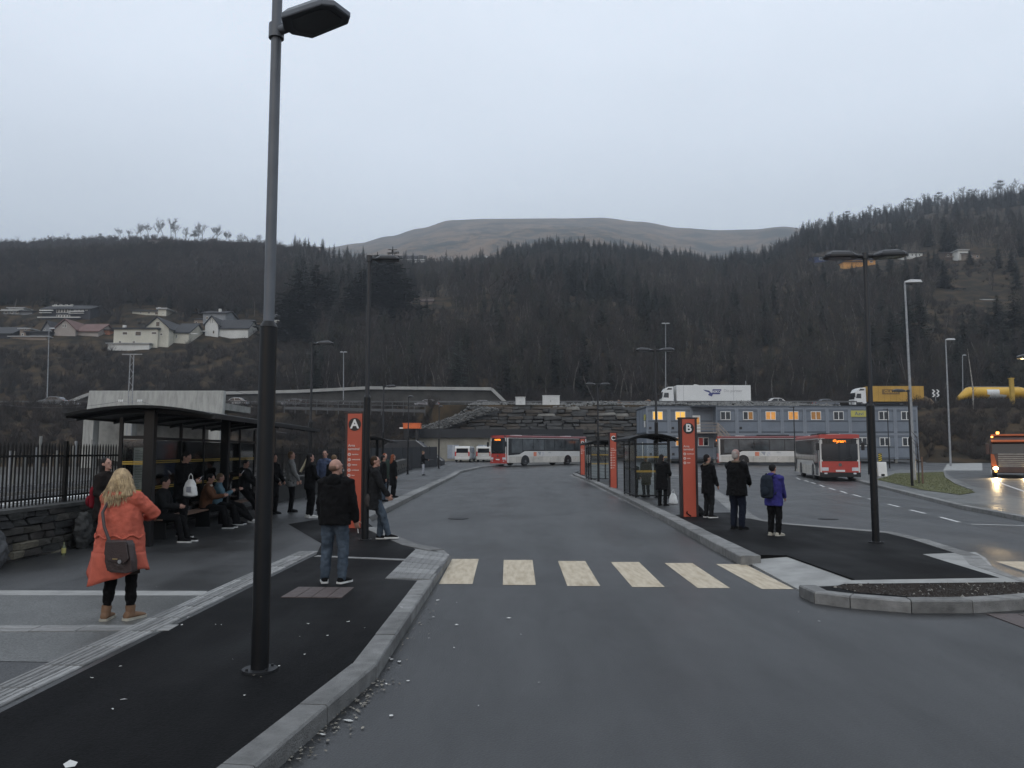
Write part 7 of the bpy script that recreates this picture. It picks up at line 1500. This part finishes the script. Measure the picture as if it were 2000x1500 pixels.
while len(pts) < 23000 and tries < 170000:
    tries += 1
    a = r_.uniform(ax_lo, ax_hi); y = 168 + (r_.random() ** 1.35) * (lerp_tab(D1_t, a) + 8 - 168); x = a * y; D1 = lerp_tab(D1_t, a); t = (y - 168) / (D1 - 168); u = 1000 + a * 1540
    n1v = fbm(x, y, 70, 3); zone_l = u < 560
    if u > 1480 and t > .55 and n1v < .1 and r_.random() < .6: continue   # open heath on the upper right slope
    if zone_l:
        if t < .16: 
            put(x, y, r_.uniform(.5, 1.3), NB + 3 + r_.randrange(3)) if clear_of_houses(x, y, 2.0) else None
            if r_.random() < .12 and clear_of_houses(x, y, 6): put(x, y, r_.uniform(.6, .9), NB + 6 + r_.randrange(2))
            continue
        if t > .88:
            put(x, y, r_.uniform(.5, .9), NB + 3 + r_.randrange(3))
            continue
        hgt = r_.uniform(5, 9) * (.7 if t > .78 else 1)
        if not clear_of_houses(x, y, hgt):
            if clear_of_houses(x, y, 2.5): put(x, y, r_.uniform(.5, .9), NB + 3 + r_.randrange(3))
            continue
        put(x, y, hgt / 6.3, NB + 6 + r_.randrange(2)) if r_.random() < .66 else (put(x, y, hgt / 11, r_.randrange(NB)) if r_.random() < .62 else put(x, y, hgt / 14, NB + r_.randrange(3)))
    else:
        hgt = r_.uniform(6.5, 11.5) * (1 if u < 1500 else .85) * (1 - .15 * t)
        if 540 < u < 985 and t > .7: hgt = min(hgt, 5.5)
        if 540 < u < 985 and t > .8:
            put(x, y, r_.uniform(.6, 1.1), NB + 3 + r_.randrange(3)) if clear_of_houses(x, y, 2.5) else None
            continue
        if (fbm(x, y, 42, 3) < -.28 and t > .04) or math.hypot((x - CLR.x) / 1.6, y - CLR.y) < 17:
            if r_.random() < .55: put(x, y, r_.uniform(.4, .8), NB + 3 + r_.randrange(3))
            elif r_.random() < .2: put(x, y, r_.uniform(.5, .9), NB + r_.randrange(3))
            continue
        if not clear_of_houses(x, y, hgt):
            if clear_of_houses(x, y, 2.5): put(x, y, r_.uniform(.6, 1.0), NB + 3 + r_.randrange(3))
            elif clear_of_houses(x, y, 5) and r_.random() < .5: put(x, y, .75, NB + 6 + r_.randrange(2))
            continue
        con = (980 < u < 1450 and t > .66 - (u - 980) * .0003) or (n1v > .25 and .2 < t and r_.random() < .6) or r_.random() < .03
        if con and r_.random() < .92: put(x, y, hgt / 10 * r_.uniform(.8, 1.25), NB + r_.randrange(3))
        elif t < .05 and r_.random() < .5: put(x, y, r_.uniform(.8, 1.5), NB + 3 + r_.randrange(3))
        else: put(x, y, hgt / 12, r_.randrange(NB))
# scrub on embankments
for _ in range(3000):
    a = r_.uniform(-.8, .8); ye, yt = lerp_tab(toe_t, a), lerp_tab(top_t, a)
    if -.1 < a < .52 and not a > .5: continue
    y = r_.uniform(ye + 1, 137 if a > .5 else yt + 1); x = a * y
    if -.37 > a > -.56 and y < 92: continue
    put(x, y, r_.uniform(.35, .9), NB + 3 + r_.randrange(3))
for _ in range(700):
    a = r_.uniform(-.12, .8); y = r_.uniform(164.5, 171); put(a * y, y, r_.uniform(.5, 1.3), NB + 3 + r_.randrange(3))
# scrub and dwarf trees high on the mountain foot
for _ in range(900):
    a = r_.uniform(-.25, .4); y = r_.uniform(820, 1000); put(a * y, y, r_.uniform(.6, 1.1), NB + r_.randrange(3))
fm = bpy.data.meshes.new('wood'); fm.from_pydata(pts, [], [])
at1 = fm.attributes.new('tree_scale', 'FLOAT', 'POINT'); at1.data.foreach_set('value', scl)
at2 = fm.attributes.new('tree_rot', 'FLOAT_VECTOR', 'POINT'); at2.data.foreach_set('vector', [c for r3 in rot for c in r3])
at3 = fm.attributes.new('tree_pick', 'INT', 'POINT'); at3.data.foreach_set('value', pick)
fo = bpy.data.objects.new('wood', fm); COL.objects.link(fo); tag(fo, 'bare winter wood covering the hillsides', None, None, 'stuff')
ng = bpy.data.node_groups.new('wood_nodes', 'GeometryNodeTree'); ng.interface.new_socket('Geometry', in_out='INPUT', socket_type='NodeSocketGeometry'); ng.interface.new_socket('Geometry', in_out='OUTPUT', socket_type='NodeSocketGeometry')
N = ng.nodes.new; gi = N('NodeGroupInput'); go = N('NodeGroupOutput'); ip = N('GeometryNodeInstanceOnPoints'); ci = N('GeometryNodeCollectionInfo')
ci.inputs[0].default_value = protos; ci.inputs['Separate Children'].default_value = True; ci.inputs['Reset Children'].default_value = True
def na(nm, ty): n_ = N('GeometryNodeInputNamedAttribute'); n_.data_type = ty; n_.inputs[0].default_value = nm; return n_.outputs[0]
Lk = ng.links.new; Lk(gi.outputs[0], ip.inputs['Points']); Lk(ci.outputs[0], ip.inputs['Instance']); ip.inputs['Pick Instance'].default_value = True
Lk(na('tree_pick', 'INT'), ip.inputs['Instance Index']); Lk(na('tree_rot', 'FLOAT_VECTOR'), ip.inputs['Rotation']); Lk(na('tree_scale', 'FLOAT'), ip.inputs['Scale']); Lk(ip.outputs[0], go.inputs[0])
fo.modifiers.new('wood', 'NODES').node_group = ng
# --- single trees one can tell apart
bare_set = []
for k in range(4):
    tr, cr_ = bare_tree(400 + k, 10, .8, None, 1.15, .045); bare_set.append((mesh('trunk', tr, bark_m), mesh('crown', cr_, twig_m)))
bird_set = []
sp_set = []
for k in range(4):
    tr, cr_ = spruce(500 + k, 10, 2.2 + .25 * k); sp_set.append((mesh('trunk', tr, bark_m), mesh('crown', cr_, needle_m)))
pn_set = []
def pine(seed):
    r2 = random.Random(seed); tr = MB().tube([(0, 0, -.4), (r2.gauss(0, .2), 0, 5), (0, r2.gauss(0, .2), 9)], [.16, .12, .05], 6, cap=False); cr_ = MB()
    for k in range(26):
        c = Vector((r2.gauss(0, 1.1), r2.gauss(0, 1.1), r2.uniform(4.8, 9.8))); tr.tube([(0, 0, c.z - .6), c], [.05, .02], 3, cap=False)
        for _ in range(60):
            p = c + Vector((r2.gauss(0, .45), r2.gauss(0, .45), r2.gauss(0, .28))); s = .3; cr_.add([p, p + Vector((r2.uniform(-s, s), r2.uniform(-s, s), r2.uniform(-s, s))), p + Vector((r2.uniform(-s, s), r2.uniform(-s, s), r2.uniform(-s, s)))], [(0, 1, 2)])
    return mesh('trunk', tr, bark_m), mesh('crown', cr_, pine_m)
pn_set = [pine(1), pine(2)]
def tree(kind, u, v, hpx, label, group, wide=1.0, nm='bare_tree', y1=None, k=None):
    p = T(u, v, y1=y1); s = hpx * p.y / F_PX / 10; st_ = {'b': bare_set, 's': sp_set, 'p': pn_set}[kind]; m = st_[(k if k is not None else int(u * 7 + v)) % len(st_)]
    o = empty({'b': 'bare_tree', 's': 'spruce_tree', 'p': 'pine_tree'}[kind], p, rnd.uniform(0, 6.28), label, 'tree', group); o.scale = (s * wide, s * wide, s)
    for n_, me in zip(('trunk', 'crown'), m):
        c = bpy.data.objects.new(n_, me); COL.objects.link(c); c.parent = o
    return o
ORD = 'first second third fourth fifth sixth seventh eighth ninth tenth eleventh twelfth thirteenth fourteenth fifteenth sixteenth seventeenth eighteenth nineteenth twentieth'.split(); ORD += ['twenty-' + w_ for w_ in ORD[:9]]
# spruces
for u, v, hp, wd, lb in ((582, 665, 140, 1.15, 'tall dark spruce directly right of the nearest lamp post'), (615, 660, 145, 1.2, 'tall dark spruce, second right of the nearest lamp post'), (640, 652, 120, 1.0, 'dark spruce at the right flank of the left spruce clump'), (560, 668, 105, 1.0, 'dark spruce touching the nearest lamp post'),
    (705, 655, 130, 1.2, 'dark spruce left of the lamp post beside sign A'), (735, 650, 155, 1.2, 'tallest dark spruce behind the lamp post beside sign A'), (765, 650, 165, 1.2, 'tall dark spruce right of the lamp post beside sign A'), (790, 655, 120, 1.1, 'dark spruce at the right flank of the middle spruce clump'),
    (1486, 610, 70, 1.0, 'lone dark spruce above the white lorry trailer'), (1075, 735, 105, .9, 'dark spruce low on the slope above the white cabinets'), (1800, 700, 130, .9, 'dark spruce just right of the tall grey road lamp'), (1775, 705, 135, .8, 'dark spruce behind the tall grey road lamp'), (1745, 720, 110, .9, 'dark spruce left of the tall grey road lamp'),
    (1715, 560, 50, 1.1, 'dark spruce right of the ochre house'), (1740, 570, 55, 1.1, 'dark spruce below the long pale eaves house'), (1845, 565, 60, 1.2, 'dark spruce under the brown wooden house'), (1950, 665, 90, 1.1, 'dark spruce near the right edge above the tanker'), (1985, 700, 130, 1.1, 'dark spruce at the right edge of the slope'), (1430, 545, 48, 1.1, 'dark spruce at the end of the conifer belt'), (1895, 520, 30, 1.2, 'small dark spruce by the row of brown houses'), (1665, 560, 45, .9, 'small spruce below the ochre house'), (1390, 545, 40, 1.0, 'small spruce left of the conifer belt end'), (905, 590, 40, 1.3, 'small dark spruce above the brown clearing')):
    tree('s', u, v, hp * 1.04, lb, 'dark spruces on the slopes', wd * (1.75 if u < 820 else 1.35))
# ridge trees on the left
for i, (u, hp) in enumerate(((36, 14), (64, 15), (240, 26), (252, 24), (265, 30), (278, 28), (292, 34), (306, 30), (320, 36), (334, 38), (346, 30), (362, 26), (386, 32), (398, 34), (412, 36), (426, 30), (440, 30), (452, 26), (470, 22), (484, 26), (497, 28), (512, 24), (538, 24))):
    tree('b', u, 455, hp * 1.2, 'bare tree on the left skyline, ' + ORD[i] + ' from the left', 'bare trees along the left skyline', 1.15)
for i, (u, hp, lb) in enumerate(((118, 16, 'stocky pine on the left skyline, leftmost of the pines'), (134, 14, 'small pine on the left skyline beside the stocky pine'), (163, 15, 'pine on the left skyline between two gaps'), (197, 18, 'pine on the left skyline, rightmost before the bare trees'), (100, 10, 'tiny pine at the left end of the skyline pines'), (380, 26, 'dark pine among the bare trees of the left skyline'))):
    tree('p', u, 455, hp, lb, 'pines along the left skyline', 1.3)
for i, u in enumerate(range(1590, 2000, 15)):
    tree('b' if i % 4 else 'p', u, 300, 14 + (i * 7) % 17 + (i > 12) * 4, ('bare tree' if i % 4 else 'pine') + ' on the right skyline, ' + ORD[i] + ' tree counted from the saddle', 'trees along the right skyline', 1.3)
tree('b', 955, 625, 115, 'big spreading bare tree above the brown clearing', 'large bare trees', 1.7)
tree('b', 1905, 845, 215, 'slender pale birch in front of the yellow tanker', 'large bare trees', .35) if False else None
q = PY(1900, 786, 122); o = empty('birch_tree', (q.x, 122, tz(q.x, 122) - .2), 0, 'slender pale birch trunk in front of the yellow tanker', 'tree')
mk('trunk', MB().tube([(0, 0, 0), (.15, 0, 3), (-.1, 0, 6), (-.4, 0, 9.5)], [.12, .1, .07, .02], 8), M('birch_pale', (.3, .28, .25), .8, .4, 3), o); mb = MB(); r9 = random.Random(3)
for k in range(40):
    z = r9.uniform(2.5, 9); a = r9.uniform(0, 6.28); mb.tube([(0, 0, z), (math.cos(a) * .8, math.sin(a) * .8, z + .9), (math.cos(a) * 1.2, math.sin(a) * 1.2, z + 1.2)], [.02, .012, .005], 3, cap=False)
mk('crown', mb, twig_m, o)
# small staked tree on the verge
q = G(1795, 945, H); o = empty('young_tree', (q.x, q.y, H), 0, 'young staked tree on the grass verge', 'tree'); mk('trunk', MB().tube([(0, 0, 0), (.02, 0, 1.5), (0, 0, 2.6)], [.035, .03, .01], 7), bark_m, o); mk('stake', MB().b2(.18, .25, -.03, .03, 0, 1.5), wood_m, o); mk('tie', MB().b2(-.04, .25, -.02, .02, 1.2, 1.26), black_m, o)
mb = MB()
for k in range(22):
    a = r9.uniform(0, 6.28); z = r9.uniform(1.4, 2.6); mb.tube([(0, 0, z), (math.cos(a) * .35, math.sin(a) * .35, z + .4)], [.012, .004], 3, cap=False)
mk('crown', mb, twig_m, o)
# ------------------------------------------------------------------ haze: damp air over the valley
hb = MB().b2(-3300, 3300, -900, 3300, -1.2, 900)
hzm = bpy.data.materials.new('damp_air'); hzm.use_nodes = True; t = hzm.node_tree; t.nodes.clear(); oo = t.nodes.new('ShaderNodeOutputMaterial'); pv = t.nodes.new('ShaderNodeVolumePrincipled')
pv.inputs['Color'].default_value = (.82, .9, 1, 1); pv.inputs['Density'].default_value = .00037; pv.inputs['Anisotropy'].default_value = .2; t.links.new(pv.outputs[0], oo.inputs['Volume'])
mk('haze', hb, hzm, kind='stuff', label='thin damp haze over the valley')
